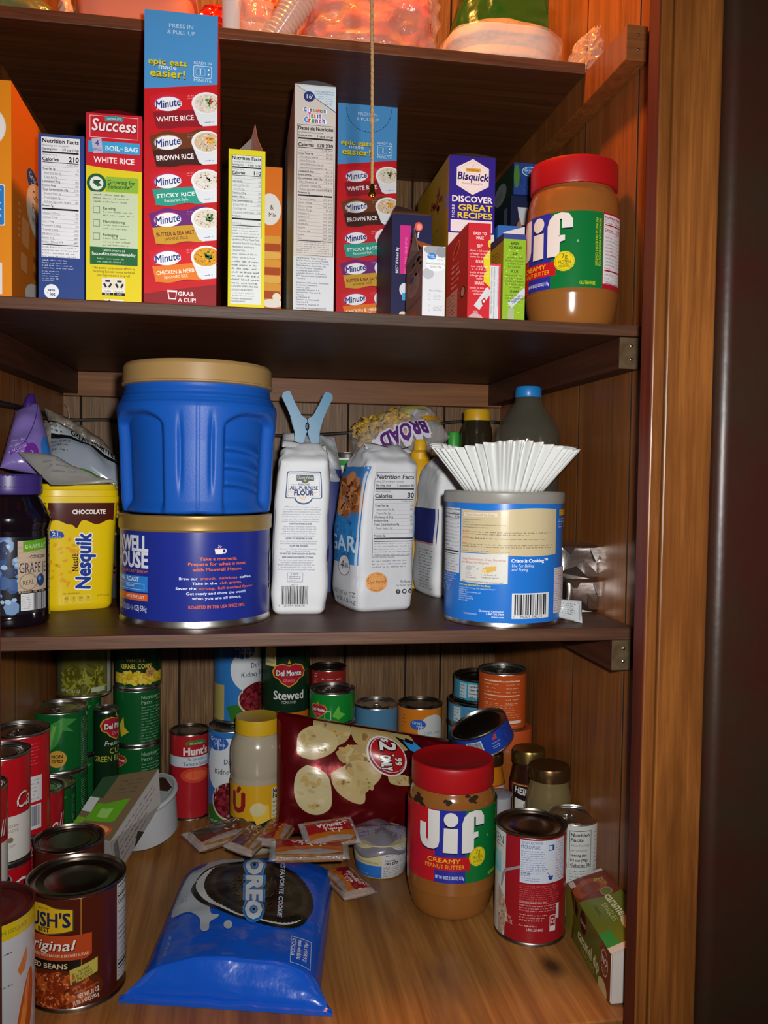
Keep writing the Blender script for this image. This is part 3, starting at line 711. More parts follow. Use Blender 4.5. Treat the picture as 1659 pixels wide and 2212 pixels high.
root, W, D, H = pbox('drink_mix_box', 'small white drink mix carton with torn purple-grey side', 'box', 914, 963, 532, .842, .085, ZB, 'd8dadc', open_top=True)
a = Art(); a.rect(0, 0, 240, 770, 'd6d8dc'); a.ell(120, 40, 110, 50, '9a9ca2'); a.ell(200, 60, 60, 60, '8e9096'); a.ell(60, 300, 60, 60, 'b4b6bc')
a.ell(140, 190, 112, 82, 'e6e8ea'); a.ell(95, 110, 48, 36, '2c7cc8'); a.text('Great', 90, 110, 20, 'eef2f6', 'c', w=62); a.text('Value', 105, 128, 16, 'eef2f6', 'c', w=48)
a.text('SUGAR FREE', 185, 150, 9, '8a8c92'); a.text('Kiwi Strawberry', 140, 200, 24, '5a6a54', 'c', w=200, b=0); a.text('Drink Mix', 140, 235, 24, '5a6a54', 'c', w=110, b=0)
a.text('Easy To Make:', 140, 492, 20, '5a5c64', 'c', w=130, b=0)
for i in range(3): a.rrect(62, 520 + i * 120, 84, 585 + i * 120, 8, '9a9ca4'); a.rrect(65, 523 + i * 120, 81, 582 + i * 120, 7, 'd6d8dc'); a.greek(118, 525 + i * 120, 220, 4, 16, '6a6c74', i)
a.build('front_panel', face(W, D, H, 'f', 240, 770), root, clip=(0, 0, 240, 770))
a = Art(); a.rect(0, 0, 190, 770, '7a6460'); a.rect(0, 0, 190, 240, '6c5450'); a.ell(90, 330, 70, 130, '96827c'); a.ell(70, 250, 26, 34, '3c4a84'); a.greek(40, 300, 140, 3, 30, '6a5a58', 2); a.text('electrolytes', 95, 560, 44, '40302e', 'c', w=180, rot=-6); a.rect(30, 640, 120, 720, 'c8502a'); a.bits(100, 130, 80, 120, 16, 22, ['58423e', '84706a'], 3, .8)
a.build('side_panel', face(W, D, H, 'l', 190, 770), root, clip=(0, 0, 190, 770))
flap(root, [(-W / 2, D / 2, H), (-W / 2, -D / 2 + .02, H), (-W / 2 - .004, -D / 2 + .024, H + .024), (-W / 2 - .003, -D / 2 + .036, H + .014), (-W / 2 - .004, 0, H + .006)], '7c6862', 'torn upright flap')
flap(root, [(-W / 2 + .001, -D / 2 + .01, H), (W / 2, -D / 2 + .01, H), (W / 2 - .002, D / 2 - .02, H + .004), (-W / 2 + .001, D / 2 - .02, H + .024)], '6a5444')

root, W, D, H = pbox('baking_mix_box', 'blue and yellow baking mix carton with a white hexagon badge', 'box', 967, 1066, 338, .960, .175, ZB, '2e1c86')
a = Art(); a.rect(0, 0, 470, 1800, '2c1e8c')
hexa = lambda r: [(240 + r * 1.04 * sin(math.radians(60 * k)), 200 - r * .97 * cos(math.radians(60 * k))) for k in range(6)]
a.poly(hexa(182), 'ece8e6'); a.poly(hexa(160), 'c8c4cc'); a.poly(hexa(157), 'ece8e6')
a.rect(165, 115, 320, 150, 'e0b03a'); a.text('ORIGINAL', 242, 143, 20, '2a1a4a', 'c', w=130); a.poly([(225, 108), (262, 60), (240, 100)], 'd89a5a')
a.text('Bisquick', 242, 232, 72, '2a1a6a', 'c', w=312, b=.03, sh=.12, rot=1.5); a.text('Pancake & Baking Mix', 240, 275, 20, 'c03a4a', 'c', w=210)
a.text('DISCOVER', 240, 450, 58, 'f0eef2', 'c', w=410, b=.03); a.text('GREAT', 272, 535, 62, 'e6d23c', 'c', w=345, b=.03); a.text('RECIPES', 268, 608, 56, 'e6d23c', 'c', w=350, b=.03); a.text('MORE', 60, 608, 28, 'f0eef2', 'l', w=130, rot=-90)
a.rrect(22, 628, 448, 745, 10, 'e2e2ea'); a.text('bisquick.com', 292, 708, 36, '5a9ac4', 'c', w=270); a.rect(0, 760, 470, 1800, 'dcdad8'); a.rect(60, 800, 260, 900, 'd8c49a')
a.build('front_panel', face(W, D, H, 'f', 470, 1800), root, clip=(0, 0, 470, 1800))
a = Art(); a.rect(0, 0, 620, 1500, 'a8841c'); a.bits(400, 260, 110, 100, 30, 22, ['8a3c14', '6c2c10', 'a04a1c'], 4, .8); a.greek(60, 500, 560, 9, 42, '4a3a14', 3, .35, .4); a.rect(560, 300, 620, 420, '8a7aac'); a.greek(60, 950, 500, 6, 42, '4a3a14', 6, .35, .4)
a.build('side_panel', face(W, D, H, 'l', 620, 1500), root, clip=(0, 0, 620, 1500))
bm = bmesh.new(); add_grid(bm, lambda u, v: Vector(((u - .5) * W, (v - .5) * D, H + .0005 + .003 * sin(pi * u))), 8, 1); obj('flap', bm, ink('5a4c3c', 'matte'), root, 40)

def stick_box(x0, x1, yt, d, col, tcol, label, words, side):
    root, W, D, H = pbox('drink_stick_box', label, 'box', x0, x1, yt, d, .09, ZB, col, group='drink powder stick cartons')
    a = Art(); a.rect(0, 0, 240, 1060, col)
    side(a)
    y = 130
    for t, h in words:
        if t: a.text(t, 125, y, h, tcol, 'c', b=.02 if h > 24 else .01, w=min(len(t) * h * .62, 205))
        y += h * 1.52
    a.build('front_panel', face(W, D, H, 'f', 240, 1060), root, clip=(0, 0, 240, 1060))
    return root, W, D, H
def redside(a):
    a.poly([(240, 280), (240, 700), (170, 640), (175, 560), (205, 520), (170, 470), (165, 380), (200, 330)], 'e0cc22'); a.ell(235, 220, 24, 45, 'e0cc22')
    a.poly([(70, 910), (130, 960), (260, 760), (210, 700)], 'cfcfd2'); a.poly([(150, 850), (160, 905), (205, 870), (190, 815)], 'b81a26'); a.ell(178, 860, 14, 16, 'e4e4e4')
    a.rrect(60, 970, 115, 1060, 14, 'c08a8c'); a.ell(90, 1060, 80, 60, 'c8a0a4')
words_r = [('EASY TO', 32), ('MAKE', 32), ('', 26), ('SIP', 32), ('from a full bottle', 22), ('of water to make', 22), ('room for powder', 22), ('', 16), ('POUR', 32), ('one stick into', 22), ('a 16.9 fl oz', 22), ('bottle of water or', 22), ('a large glass of', 22), ('water', 22), ('', 14), ('SHAKE', 32), ('bottle or mix well', 22), ('until powder', 22), ('dissolves', 22)]
root, W, D, H = stick_box(1012, 1060, 482, .842, 'c8202c', 'f2d8d4', 'bright red drink stick carton with instructions down its front', words_r, redside)
a = Art(); a.rect(0, 0, 240, 1060, 'a8322a'); a.ell(110, 170, 30, 95, 'd86a1c', rot=20); a.ell(110, 170, 18, 75, '8c2420', rot=20); a.greek(60, 320, 160, 6, 60, 'd8a49a', 3); a.rect(0, 640, 130, 1060, 'b48a80'); a.greek(8, 660, 120, 9, 42, '6a3c3c', 5); a.ell(190, 720, 28, 64, '3c1c1c'); a.ell(190, 720, 20, 50, 'b48a80')
a.build('side_panel', face(W, D, H, 'l', 240, 1060), root, clip=(0, 0, 240, 1060))
root, W, D, H = pbox('drink_stick_box', 'tiny white ingredients carton edged in pink between the red and lime cartons', 'box', 1058, 1083, 570, .845, .05, ZB, 'd82c44', group='drink powder stick cartons')
a = Art(); a.rect(0, 0, 115, 630, 'dc3a50'); a.rect(0, 22, 96, 630, 'd2d6d8')
for k, w in ((20, 520), (46, 590), (84, 430)): a.text('INGREDIENTS: CITRIC ACID, MALTODEXTRIN, CONTAINS', k, 40, 13, '3a3a44', 'l', w=w, rot=90)
a.build('front_panel', face(W, D, H, 'f', 115, 630), root, clip=(0, 0, 115, 630))
def limeside(a):
    a.rect(0, 0, 240, 62, '3a4084'); a.bits(120, 560, 120, 480, 50, 6, ['c4e06a', 'd0e88a'], 5, .9)
    a.poly([(55, 850), (100, 905), (260, 720), (230, 650)], 'c8ccd8'); a.text('Splash', 150, 815, 34, '3a4084', 'c', rot=-44, sh=.2); a.rrect(60, 905, 125, 1060, 22, 'a8b08a')
words_l = [('EASY', 34), ('TO MAKE', 34), ('', 14), ('SIP', 30), ('from a full', 24), ('bottle of water', 24), ('to make room', 24), ('for powder', 24), ('', 16), ('POUR', 30), ('one stick into', 24), ('a 16.9 fl oz', 24), ('bottle of water', 24), ('or a large glass', 24), ('of water', 24), ('', 12), ('SHAKE', 30), ('bottle or mix', 24), ('well until powder', 24), ('dissolves', 24)]
root, W, D, H = stick_box(1088, 1136, 506, .842, '8cb424', '1c3018', 'lime green drink stick carton beside the peanut butter jar', words_l, limeside)
a = Art(); a.rect(0, 0, 240, 1060, '8c8420'); a.rect(0, 0, 240, 80, '2c2c50'); a.greek(130, 160, 225, 7, 40, '4a4410', 3); a.build('side_panel', face(W, D, H, 'l', 240, 1060), root)
flap(root, [(-W / 2, -D / 2 + .001, H), (W / 2, -D / 2 + .001, H), (W / 2, D / 2, H + .003), (-W / 2, D / 2, H + .003)], '343a74')
root, W, D, H = pbox('pasta_box', 'open blue and white carton behind the lime drink stick carton', 'box', 1074, 1132, 488, .955, .08, ZB, '2a64b4', open_top=True)
a = Art(); a.rect(0, 0, 100, 200, '2c68b8'); a.poly([(20, 12), (100, 0), (100, 100), (20, 80)], 'd8dce0'); a.poly([(30, 60), (60, 30), (100, 20), (100, 110), (30, 100)], 'b8906a'); a.build('front_panel', face(W, D, H, 'f', 100, 200), root)
flap(root, [(.004, -D / 2 + .01, H), (W / 2, -D / 2 + .01, H), (W / 2, -D / 2 + .02, H + .016), (.012, -D / 2 + .02, H + .006)], '8a6c50')
root, W, D, H = pbox('pasta_box', 'dark navy carton supporting the blue pasta carton at back right', 'box', 1100, 1262, 428, 1.06, .14, ZB, '141c40')
a = Art(); a.rect(0, 0, 160, 230, '151d42'); a.poly([(14, 16), (36, 16), (36, 42), (20, 42)], 'c4c8d0'); a.rect(14, 46, 60, 66, '0c1230'); a.text('ANISO', 16, 62, 7, 'c4c8d8', 'l'); a.build('front_panel', face(W, D, H, 'f', 160, 230), root)
a = Art(); a.rect(0, 0, 100, 100, '1a2434'); a.rect(80, 5, 90, 100, '5a6474'); a.build('side_panel', face(W, D, H, 'l', 100, 100), root)
zt = ZB + H
root, W, D, H = pbox('pasta_box', 'blue ribbon pasta carton lying on top of the dark navy carton', 'box', 1112, 1275, 357, 1.055, .15, zt + .0005, '20387c')
a = Art(); a.rect(0, 0, 160, 70, '22408a'); a.bits(80, 35, 80, 34, 40, 7, ['2a4c9a', '1c3678'], 3, .3); a.ell(34, 18, 17, 11, 'c8d4e4'); a.ell(34, 18, 15.5, 9.5, '2c74b8'); a.text('Great', 32, 18, 6, 'e4ecf4'); a.text('Value', 37, 23, 4.5, 'e4ecf4'); a.text('Fettuccine', 58, 23, 10, 'c4cce0', 'l', w=64); a.ell(6, 30, 6, 26, '4a7a2c'); a.build('front_panel', face(W, D, H, 'f', 160, 70), root)
a = Art(); a.rect(0, 0, 100, 100, '1a3424'); a.ell(62, 60, 18, 34, '7c8484'); a.greek(50, 50, 74, 3, 10, '3a4a5a', 2); a.build('side_panel', face(W, D, H, 'l', 100, 100), root)
# ------------------------------------------------------------------ round vessels, sacks and pillow packs
from mathutils import noise as mnoise
def cyl_fit(xc, w, ybot, z0, r=None):
    P = pz(xc, ybot, z0)
    for _ in range(8):
        n = Vector((P.x, P.y, 0)).normalized(); rr = r or w / 2 * mpp(P)
        P = pz(xc, ybot, z0) + n * rr
    return P, rr
def cyl_at(xc, w, d, z0):
    P = Vector((px_x(xc, d, z0 + .05), d, z0)); return P, w / 2 * mpp(P)
def facing(P): return -atan2(P.x, P.y)
def top_z(xc, y, P): return pd(xc, y, P.y).z
def wrap(rf, k, z0, kz=None):
    """canvas (x arc px from the middle, y px down from the label top) -> around a lathe of radius rf(z)"""
    def m(x, y, o):
        z = z0 - y * (kz or k); r = rf(z) if callable(rf) else rf
        a = x * k / (m.r0)
        return Vector(((r + o) * sin(a), -(r + o) * cos(a), z))
    m.r0 = rf(z0 - .03) if callable(rf) else rf
    return m
def proff(prof):
    def f(z):
        for (ra, za), (rb, zb) in zip(prof, prof[1:]):
            if za <= z <= zb and zb > za: return ra + (rb - ra) * (z - za) / (zb - za)
        return prof[-1][0] if z > prof[-1][1] else prof[0][0]
    return f
def smooth_prof(pts, n=5):
    return [(p.x, p.y) for p in spline([(r, z, 0) for r, z in pts], n)]
LIDBODY = {}
def tin(name, label, cat, P, r, h, rz=None, group=None, metal=None, rim=None, tab=False, lidmat=None, dome=0.0):
    """a steel can: body with seams, recessed ringed lid, optional ring pull"""
    metal = metal or METAL
    root = thing(name, label, cat, P, facing(P) if rz is None else rz, group)
    e = min(.0022, r * .05)
    lathe('can_body', [(r - e * .6, 0), (r + e * .4, .0004), (r + e * .4, e * 1.1), (r - e * .15, e * 1.8), (r, e * 2.2), (r, h - e * 2.2), (r - e * .15, h - e * 1.9), (r + e * .4, h - e * 1.2), (r + e * .4, h - .0003), (r - e * .5, h), (r - e, h - e)], metal, root, 64, 40, True, False)
    rr = r - e * 1.0; hh = h - e * 2.2
    pr = [(rr, h - e), (rr, hh)]
    for f, dz in ((.93, 0), (.90, .0006), (.86, .0006), (.83, 0), (.74, 0), (.71, -.0006), (.67, -.0006), (.64, 0), (.3, 0)): pr.append((rr * f, hh + dz))
    lid = lathe('lid', pr, lidmat or metal, root, 64, 30, False, True)
    if tab:
        bm = bmesh.new(); z = hh + .0014; s = r * .30
        add_tube(bm, [(s * .55 * cos(t), -r * .45 + s * .75 * sin(t), z) for t in [2 * pi * k / 18 for k in range(18)]], r * .035, 6, closed=True)
        add_box(bm, -s * .42, s * .42, -r * .45 + s * .55, -r * .45 + s * 1.7, z - .0006, z + .0006, .0003)
        add_lathe(bm, [(s * .22, z), (s * .22, z + .001), (s * .1, z + .0014)], 14, M=Matrix.Translation((0, -r * .45 + s * 1.15, 0)))
        M = Matrix.Rotation(R.uniform(-1, 1), 4, 'Z')
        for v in bm.verts: v.co = M @ v.co
        obj('pull_tab', bm, metal, lid, 40)
    return root
def tin_label(root, a, r, k, ztop, name='paper_label', clip=None, step=None):
    return a.build(name, wrap(r, k, ztop), root, gx=step or r / k / 9, clip=clip, base=.00025, smooth=40)
def loft(name, secs, mat, parent, nu=64, nv=40, smooth=40, fn=None, cap=True, label=None):
    """secs: (z, half width, half depth, exponent, cx, cy)"""
    bm = bmesh.new(); S = secf(secs); z0, z1 = secs[0][0], secs[-1][0]; rings = []
    for j in range(nv + 1):
        z = z0 + (z1 - z0) * j / nv; hw, hd, n, cx, cy = S(z); ring = []
        for i in range(nu):
            a = 2 * pi * i / nu; s, c = sin(a), -cos(a)
            p = Vector((cx + hw * math.copysign(abs(s) ** (2 / n), s), cy + hd * math.copysign(abs(c) ** (2 / n), c), z))
            ring.append(bm.verts.new(fn(p, a) if fn else p))
        rings.append(ring)
    for a, b in zip(rings, rings[1:]):
        for i in range(nu): bm.faces.new((a[i], a[(i + 1) % nu], b[(i + 1) % nu], b[i]))
    if cap: bm.faces.new(rings[0][::-1]); bm.faces.new(rings[-1])
    return obj(name, bm, mat, parent, smooth, label)
def secf(secs):
    def S(z):
        z = min(max(z, secs[0][0]), secs[-1][0])
        for a, b in zip(secs, secs[1:]):
            if a[0] <= z <= b[0]:
                t = (z - a[0]) / max(b[0] - a[0], 1e-9); t = t * t * (3 - 2 * t) * .5 + t * .5
                return [a[i] + (b[i] - a[i]) * t for i in range(1, 6)]
    return S
def loft_front(secs, cw, ch, ztop, zbot, fn=None):
    S = secf(secs)
    def m(x, y, o):
        z = ztop + (zbot - ztop) * y / ch; hw, hd, n, cx, cy = S(z); u = max(-1, min(1, (2 * x / cw - 1)))
        p = Vector((cx + hw * u, cy - hd * (1 - abs(u) ** n) ** (1 / n), z))
        if fn: p = fn(p, 0)
        p.y -= o; return p
    return m
def loft_side(secs, sgn, cw, ch, ztop, zbot, fn=None):
    S = secf(secs)
    def m(x, y, o):
        z = ztop + (zbot - ztop) * y / ch; hw, hd, n, cx, cy = S(z); u = max(-1, min(1, (2 * x / cw - 1)))
        u = u if sgn > 0 else -u
        p = Vector((cx + sgn * hw * (1 - abs(u) ** n) ** (1 / n), cy + hd * u, z))
        if fn: p = fn(p, 0)
        p.x += sgn * o; return p
    return m
def crumple(amp, sc, seed=0.0):
    off = Vector((seed, seed * 1.7, seed * .3))
    return lambda p, a: p + Vector((mnoise.noise(p * sc + off), mnoise.noise(p * sc + off * 2 + Vector((9, 2, 5))), 0)) * amp
def pillow4(c, t, amp=.0, sc=60, seed=1.0, pw=.45, flat=0.0):
    """c: four corners (tl, tr, br, bl) in the place; returns front(u,v,o) and back(u,v)"""
    c = [Vector(p) for p in c]; ctr = sum(c, Vector()) / 4
    n = (c[1] - c[0] + c[2] - c[3]).cross(c[3] - c[0] + c[2] - c[1]).normalized()
    if n.dot(-ctr) < 0: n = -n
    def base(u, v): return (c[0] * (1 - u) + c[1] * u) * (1 - v) + (c[3] * (1 - u) + c[2] * u) * v
    def bul(u, v):
        e = max(0.0, (4 * u * (1 - u))) ** pw * max(0.0, (4 * v * (1 - v))) ** pw
        return e
    def fr(u, v, o=0.0):
        b = base(u, v); e = bul(u, v)
        return b - ctr + n * (t * e + o + amp * mnoise.noise(b * sc + Vector((seed, 0, seed))) * (.35 + e)) + Vector((0, 0, 0))
    def bk(u, v):
        b = base(u, v); e = bul(u, v)
        return b - ctr - n * (t * e * (1 - flat) + .0004)
    return ctr, fr, bk
def pillow(name, root, fr, bk, mat, nu=28, nv=28, smooth=60, label=None):
    bm = bmesh.new()
    A = add_grid(bm, lambda u, v: fr(u, v), nu, nv); B = add_grid(bm, lambda u, v: bk(u, v), nu, nv)
    edge = lambda g: [g[i][0] for i in range(nu)] + [g[nu][j] for j in range(nv)] + [g[i][nv] for i in range(nu, 0, -1)] + [g[0][j] for j in range(nv, 0, -1)]
    ea, eb = edge(A), edge(B)
    for i in range(len(ea)): j = (i + 1) % len(ea); bm.faces.new((ea[i], ea[j], eb[j], eb[i]))
    return obj(name, bm, mat, root, smooth, label)
def on_pillow(fr, cw, ch): return lambda x, y, o: fr(min(1, max(0, x / cw)), min(1, max(0, y / ch)), o)
CLEARF = basic('clear_film', 'e8e8ea', .12, spec=.7, alpha=.22, bump=.6, bscale=120)
CLEARW = basic('warm_clear_film', 'f0d8c0', .14, spec=.8, alpha=.28, bump=.9, bscale=70)
GLASS = basic('clear_bottle', '5a5c50', .06, spec=.9, alpha=.34)
GLASSJ = basic('jar_wall', '9a8a70', .05, spec=.8, alpha=.16)
FOILM = basic('crumpled_foil', 'b4aca6', .26, 1.0, bump=.2, bscale=45)
PAPERW = basic('white_paper_bag', 'd6d8da', .6, spec=.3, bump=.25, bscale=45)
SACKW = basic('pale_paper_sack', 'c4c6ca', .5, spec=.4, bump=.3, bscale=40)

# peanut butter jars (one on the cereal shelf, one on the bottom shelf)
def frac(x, y, P, r, h, z):
    return (pd(x, y, P.y - r * cos(atan2(P.x, P.y))).z - z) / h
def nut_jar(P, r, h, lt, lb, label, deg, smear=False, cream=True, tone='8a5424'):
    """deg: how far the printed front is turned from the viewer (positive to the left)"""
    root = thing('peanut_butter_jar', label, 'jar', P, facing(P) - math.radians(deg), 'red lidded peanut butter jars')
    L = h * .150
    pr = smooth_prof([(r * .60, 0), (r * .80, h * .006), (r * .90, h * .05), (r * .985, h * .17), (r, h * .24), (r, h * .62), (r * .985, h * .69), (r * .95, h * .78), (r * .87, h * .835), (r * .86, h - L)], 6)
    lathe('jar_body', pr, basic('peanut_butter_in_plastic', tone, .16, spec=.7, c2='8f5a28' if tone == '8a5424' else tone, cscale=14), root, 72, 50)
    if smear:
        bm = bmesh.new(); rf = proff(pr); rr = random.Random(4)
        for t0, zf, w in ((-.95, .775, 20), (-.8, .74, 9), (-.15, .79, 6), (.5, .80, 9), (-.6, .66, 5)):
            for k in range(w):
                t = t0 + rr.gauss(0, .06); z = h * (zf + rr.gauss(0, .016)); s = .0016 + rr.random() * .0022; q = rf(z) + .0004
                vs = []
                for j in range(6):
                    tt = t + s * cos(j * pi / 3) / r * 1.5; zz = z + s * sin(j * pi / 3) * .7; q = rf(zz) + .0004; vs.append(bm.verts.new((q * sin(tt), -q * cos(tt), zz)))
                bm.faces.new(vs)
        obj('smear', bm, ink('2c1a0c', 'matte'), root, None, 'dark gaps in the peanut butter under the lid')
    rl = r * .93
    n = 96
    bm = bmesh.new()
    add_lathe(bm, [(rl * .985, h - L - .002), (rl, h - L), (rl, h - L * .25), (rl, h - .0028), (rl * .985, h - .0008), (rl * .95, h), (rl * .9, h - .0004), (rl * .86, h - .0014), (rl * .4, h - .0014)], n, fn=lambda p, a, z: p * (1 + (.0025 * (1 if int(a / (2 * pi) * 96) % 2 else 0) if z < h - L * .3 else 0)) if True else p)
    obj('lid', bm, basic('red_jar_lid', 'a81218', .42, spec=.4), root, 30)
    k = 2 * r / 193.0
    rf = lambda z: r * 1.001
    a = Art('gloss'); S = 193 / 781.0   # artwork drawn in close-up pixels
    a.tf = lambda x, y: ((x - 1147) * S, (y - 735) * S)
    a.rect(430, 735, 990, 1372, 'b81a22'); a.rect(990, 735, 1255, 1372, '28309a'); a.rect(1255, 735, 1930, 1372, '0e6e34')
    def jif(c, dx, dy):
        a.poly([(925 + dx, 745 + dy), (1030 + dx, 745 + dy), (1030 + dx, 1010 + dy), (1018 + dx, 1060 + dy), (980 + dx, 1085 + dy), (925 + dx, 1088 + dy), (870 + dx, 1070 + dy), (845 + dx, 1030 + dy), (838 + dx, 985 + dy), (838 + dx, 870 + dy), (905 + dx, 870 + dy), (905 + dx, 1000 + dy), (920 + dx, 1015 + dy), (925 + dx, 1000 + dy)], c)
        a.ell(1127 + dx, 815 + dy, 61, 62, c); a.poly([(1068 + dx, 890 + dy), (1185 + dx, 890 + dy), (1185 + dx, 1105 + dy), (1062 + dx, 1105 + dy)], c)
        a.poly([(1222 + dx, 1105 + dy), (1222 + dx, 850 + dy), (1240 + dx, 790 + dy), (1280 + dx, 752 + dy), (1340 + dx, 740 + dy), (1400 + dx, 752 + dy), (1432 + dx, 800 + dy), (1434 + dx, 872 + dy), (1345 + dx, 872 + dy), (1345 + dx, 800 + dy), (1335 + dx, 792 + dy), (1328 + dx, 800 + dy), (1328 + dx, 930 + dy), (1372 + dx, 930 + dy), (1372 + dx, 975 + dy), (1330 + dx, 985 + dy), (1330 + dx, 1105 + dy)], c)
    jif('0c1c38', -3, 12); jif('dcdad6', 0, 0)
    a.rect(840, 1145, 1300, 1262, 'b81a22'); a.text('CREAMY', 1068, 1195, 38, 'e8b02a', 'c', w=290, b=.02); a.text('PEANUT BUTTER', 1075, 1246, 36, 'e8b02a', 'c', w=345, b=.0)
    a.star(1370, 1150, 86, 'dcc81c', 34, .93); a.ell(1370, 1150, 74, 74, '3a5a1c'); a.ell(1370, 1150, 72, 72, 'dcc81c')
    a.text('7g', 1372, 1125, 38, '2a4a1c', 'c', b=.01); a.text('PROTEIN', 1372, 1172, 32, '2a4a1c', 'c', w=100); a.text('PER SERVING', 1372, 1202, 22, '2a4a1c', 'c', w=88)
    a.text('NET WT 40 OZ (2 LB 8 OZ) 1.13kg', 1122, 1336, 28, 'c8cce8', 'c', w=245, b=.02)
    a.ell(1475, 985, 9, 12, '6a9a74'); a.text('R', 1475, 992, 10, 'c8dcc8')
    for i, t in enumerate(('SEE NUTRITION INFORMATION FOR', 'FAT AND SATURATED FAT CONTENT.')): a.text(t, 1650 - i * 30, 790, 20, 'b8c41c', 'l', w=400, rot=90, b=.015)
    a.text('GLUTEN FREE', 1560, 1345, 28, 'b8c41c', 'c', w=130, b=.02)
    a.rect(1690, 735, 1930, 1372, 'a81a2a'); a.rect(1695, 750, 1925, 1330, 'dcd8dc')
    a.tf = None
    a.tf = lambda x, y: ((x - 1147) * S, (y - 735) * S)
    a.facts(1700, 752, 1920, 1325, '190', c='9c1c34', vit=[('Vitamin D 0mcg', '0%'), ('Iron 1mg', '4%'), ('Vitamin E 2mg', '10%')], bg=None, foot=0, serv='About 34 servings', size=('Serving size', '2 Tbsp'), rows=[('Total Fat 16g', '21%', 1), ('Saturated Fat 2.5g', '13%', 0), ('Trans Fat 0g', '', 0), ('Cholesterol 0mg', '0%', 1), ('Sodium 140mg', '6%', 1), ('Total Carbohydrate 8g', '3%', 1), ('Dietary Fiber 2g', '7%', 0), ('Total Sugars 3g', '', 0), ('Includes 2g Added', '4%', 0), ('Protein 7g', '', 1)])
    a.tf = None
    a.build('paper_label', wrap(r * 1.003, k, h * lt, h * (lt - lb) / (637 * S)), root, gx=10, base=.0003, smooth=40)
    return root
JA, RA = cyl_at(1235, 197, .893, ZB)
HA = top_z(1236, 365, JA) - ZB
nut_jar(JA, RA, HA, frac(1236, 455, JA, RA, HA, ZB), frac(1236, 621, JA, RA, HA, ZB), 'peanut butter jar with red lid on the cereal shelf, nutrition side turned forward', 42, tone='8a5424')
JB, RB = cyl_fit(972, 189, 2000, ZD)
HB = top_z(975, 1634, JB) - ZD
nut_jar(JB, RB, HB, frac(972, 1752, JB, RB, HB, ZD), frac(972, 1909, JB, RB, HB, ZD), 'peanut butter jar with red lid on the bottom shelf, its front label facing forward', -2, smear=True, tone='94602c')
# ------------------------------------------------------------------ coffee shelf
# grape jelly jar
P, r = cyl_fit(18, 176, 1362, ZC)
h = top_z(20, 1024, P) - ZC
root = thing('jelly_jar', 'dark purple grape jelly jar with a ribbed violet lid', 'jar', P, facing(P))
pr = smooth_prof([(r * .80, 0), (r * .93, h * .012), (r * .97, h * .06), (r * .955, h * .12), (r * .955, h * .60), (r * .97, h * .635), (r, h * .69), (r * .97, h * .74), (r * .80, h * .82), (r * .70, h * .87), (r * .69, h * .88)], 5)
lathe('jar_body', pr, basic('grape_jelly', '120a10', .1, spec=.8, bump=.15, bscale=50), root, 72, 50)
bm = bmesh.new(); n = 90
add_lathe(bm, [(r * .78, h * .868), (r * .795, h * .88), (r * .795, h * .915), (r * .78, h * .918), (r * .785, h * .985), (r * .76, h), (r * .6, h)], n, fn=lambda p, a, z: p * (1 + (.006 * (int(round(a / (2 * pi) * n)) % 2) if z > h * .917 and z < h * .99 else 0)) if True else p)
for v in bm.verts:
    pass
obj('lid', bm, basic('violet_lid', '3a2a6c', .35, spec=.5), root, 30)
a = Art('gloss'); k = mpp(P)
a.rect(-60, 0, 88, 172, '16161e'); a.bits(-18, 85, 56, 86, 40, 15, ['4a6a9a', '2c4a7c', '6c8cb4', '1c2c50', '3a5a8c'], 5, .85); a.bits(-12, 90, 50, 80, 14, 6, ['9ab4d0'], 6, .8)
a.rect(18, 8, 88, 120, 'b8a48c'); a.greek(20, 20, 88, 10, 11, 'ac967c', 3, .5, .1)
a.poly([(29, 10), (88, 4), (88, 28), (29, 34)], '5a9a1c'); a.text("BRAMLEY'S", 34, 26, 9, 'b8d094', 'l', w=60, rot=-3)
a.text('CONCORD', 44, 48, 7.5, '2a2434', 'l', w=40, b=.02); a.text('GRAPE JELLY', 21, 80, 23, '3a2c4a', 'l', w=92, b=0)
a.ell(41, 100, 20, 19, '8a7a6c'); a.ell(41, 100, 18, 17, 'b8a48c'); a.text('REAL', 41, 106, 10, '3a3040', 'c', rot=-6, w=24); a.ell(70, 98, 11, 14, '24406c'); a.ell(67, 94, 4, 5, '6a8cb4')
a.rect(24, 126, 88, 164, 'd0d2d2'); a.greek(26, 130, 48, 8, 4, '3a4440', 2)
for i in range(15): a.rect(50 + i * 2.6, 126, 51 + i * 2.6 + (i % 3) * .6, 164, '24242c')
a.build('paper_label', wrap(r * .958, k, h * .595 , h * .50 / 172), root, gx=8, clip=(-60, 0, 88, 172), base=.0004, smooth=40)

# chocolate powder tub
P = pz(172, 1322, ZC) + Vector((-.0125, .045, 0)); k = mpp(P)
h = pd(165, 1046, P.y - .02).z - ZC
root = thing('drink_powder_tub', 'yellow chocolate drink powder tub with its matching lid', 'tub', P, math.radians(20))
hw, hd = .0435, .036
secs = [(0, hw * .80, hd * .8, 4.5, 0, 0), (.003, hw * .86, hd * .86, 4.5, 0, 0), (h * .5, hw * .92, hd * .92, 4.5, 0, 0), (h * .87, hw, hd, 4.5, 0, 0)]
YEL = basic('yellow_tub_plastic', 'd8b80c', .32, spec=.5)
loft('tub_body', secs, YEL, root, 96, 30)
loft('lid', [(h * .855, hw * 1.03, hd * 1.03, 4.5, 0, 0), (h * .905, hw * 1.04, hd * 1.04, 4.5, 0, 0), (h * .908, hw * 1.015, hd * 1.015, 4.5, 0, 0), (h * .955, hw * 1.015, hd * 1.015, 4.5, 0, 0), (h * .96, hw * .985, hd * .985, 4.5, 0, 0), (h, hw * .95, hd * .95, 4.5, 0, 0)], basic('yellow_tub_lid', 'd8b80c', .35), root, 96, 24, 30)
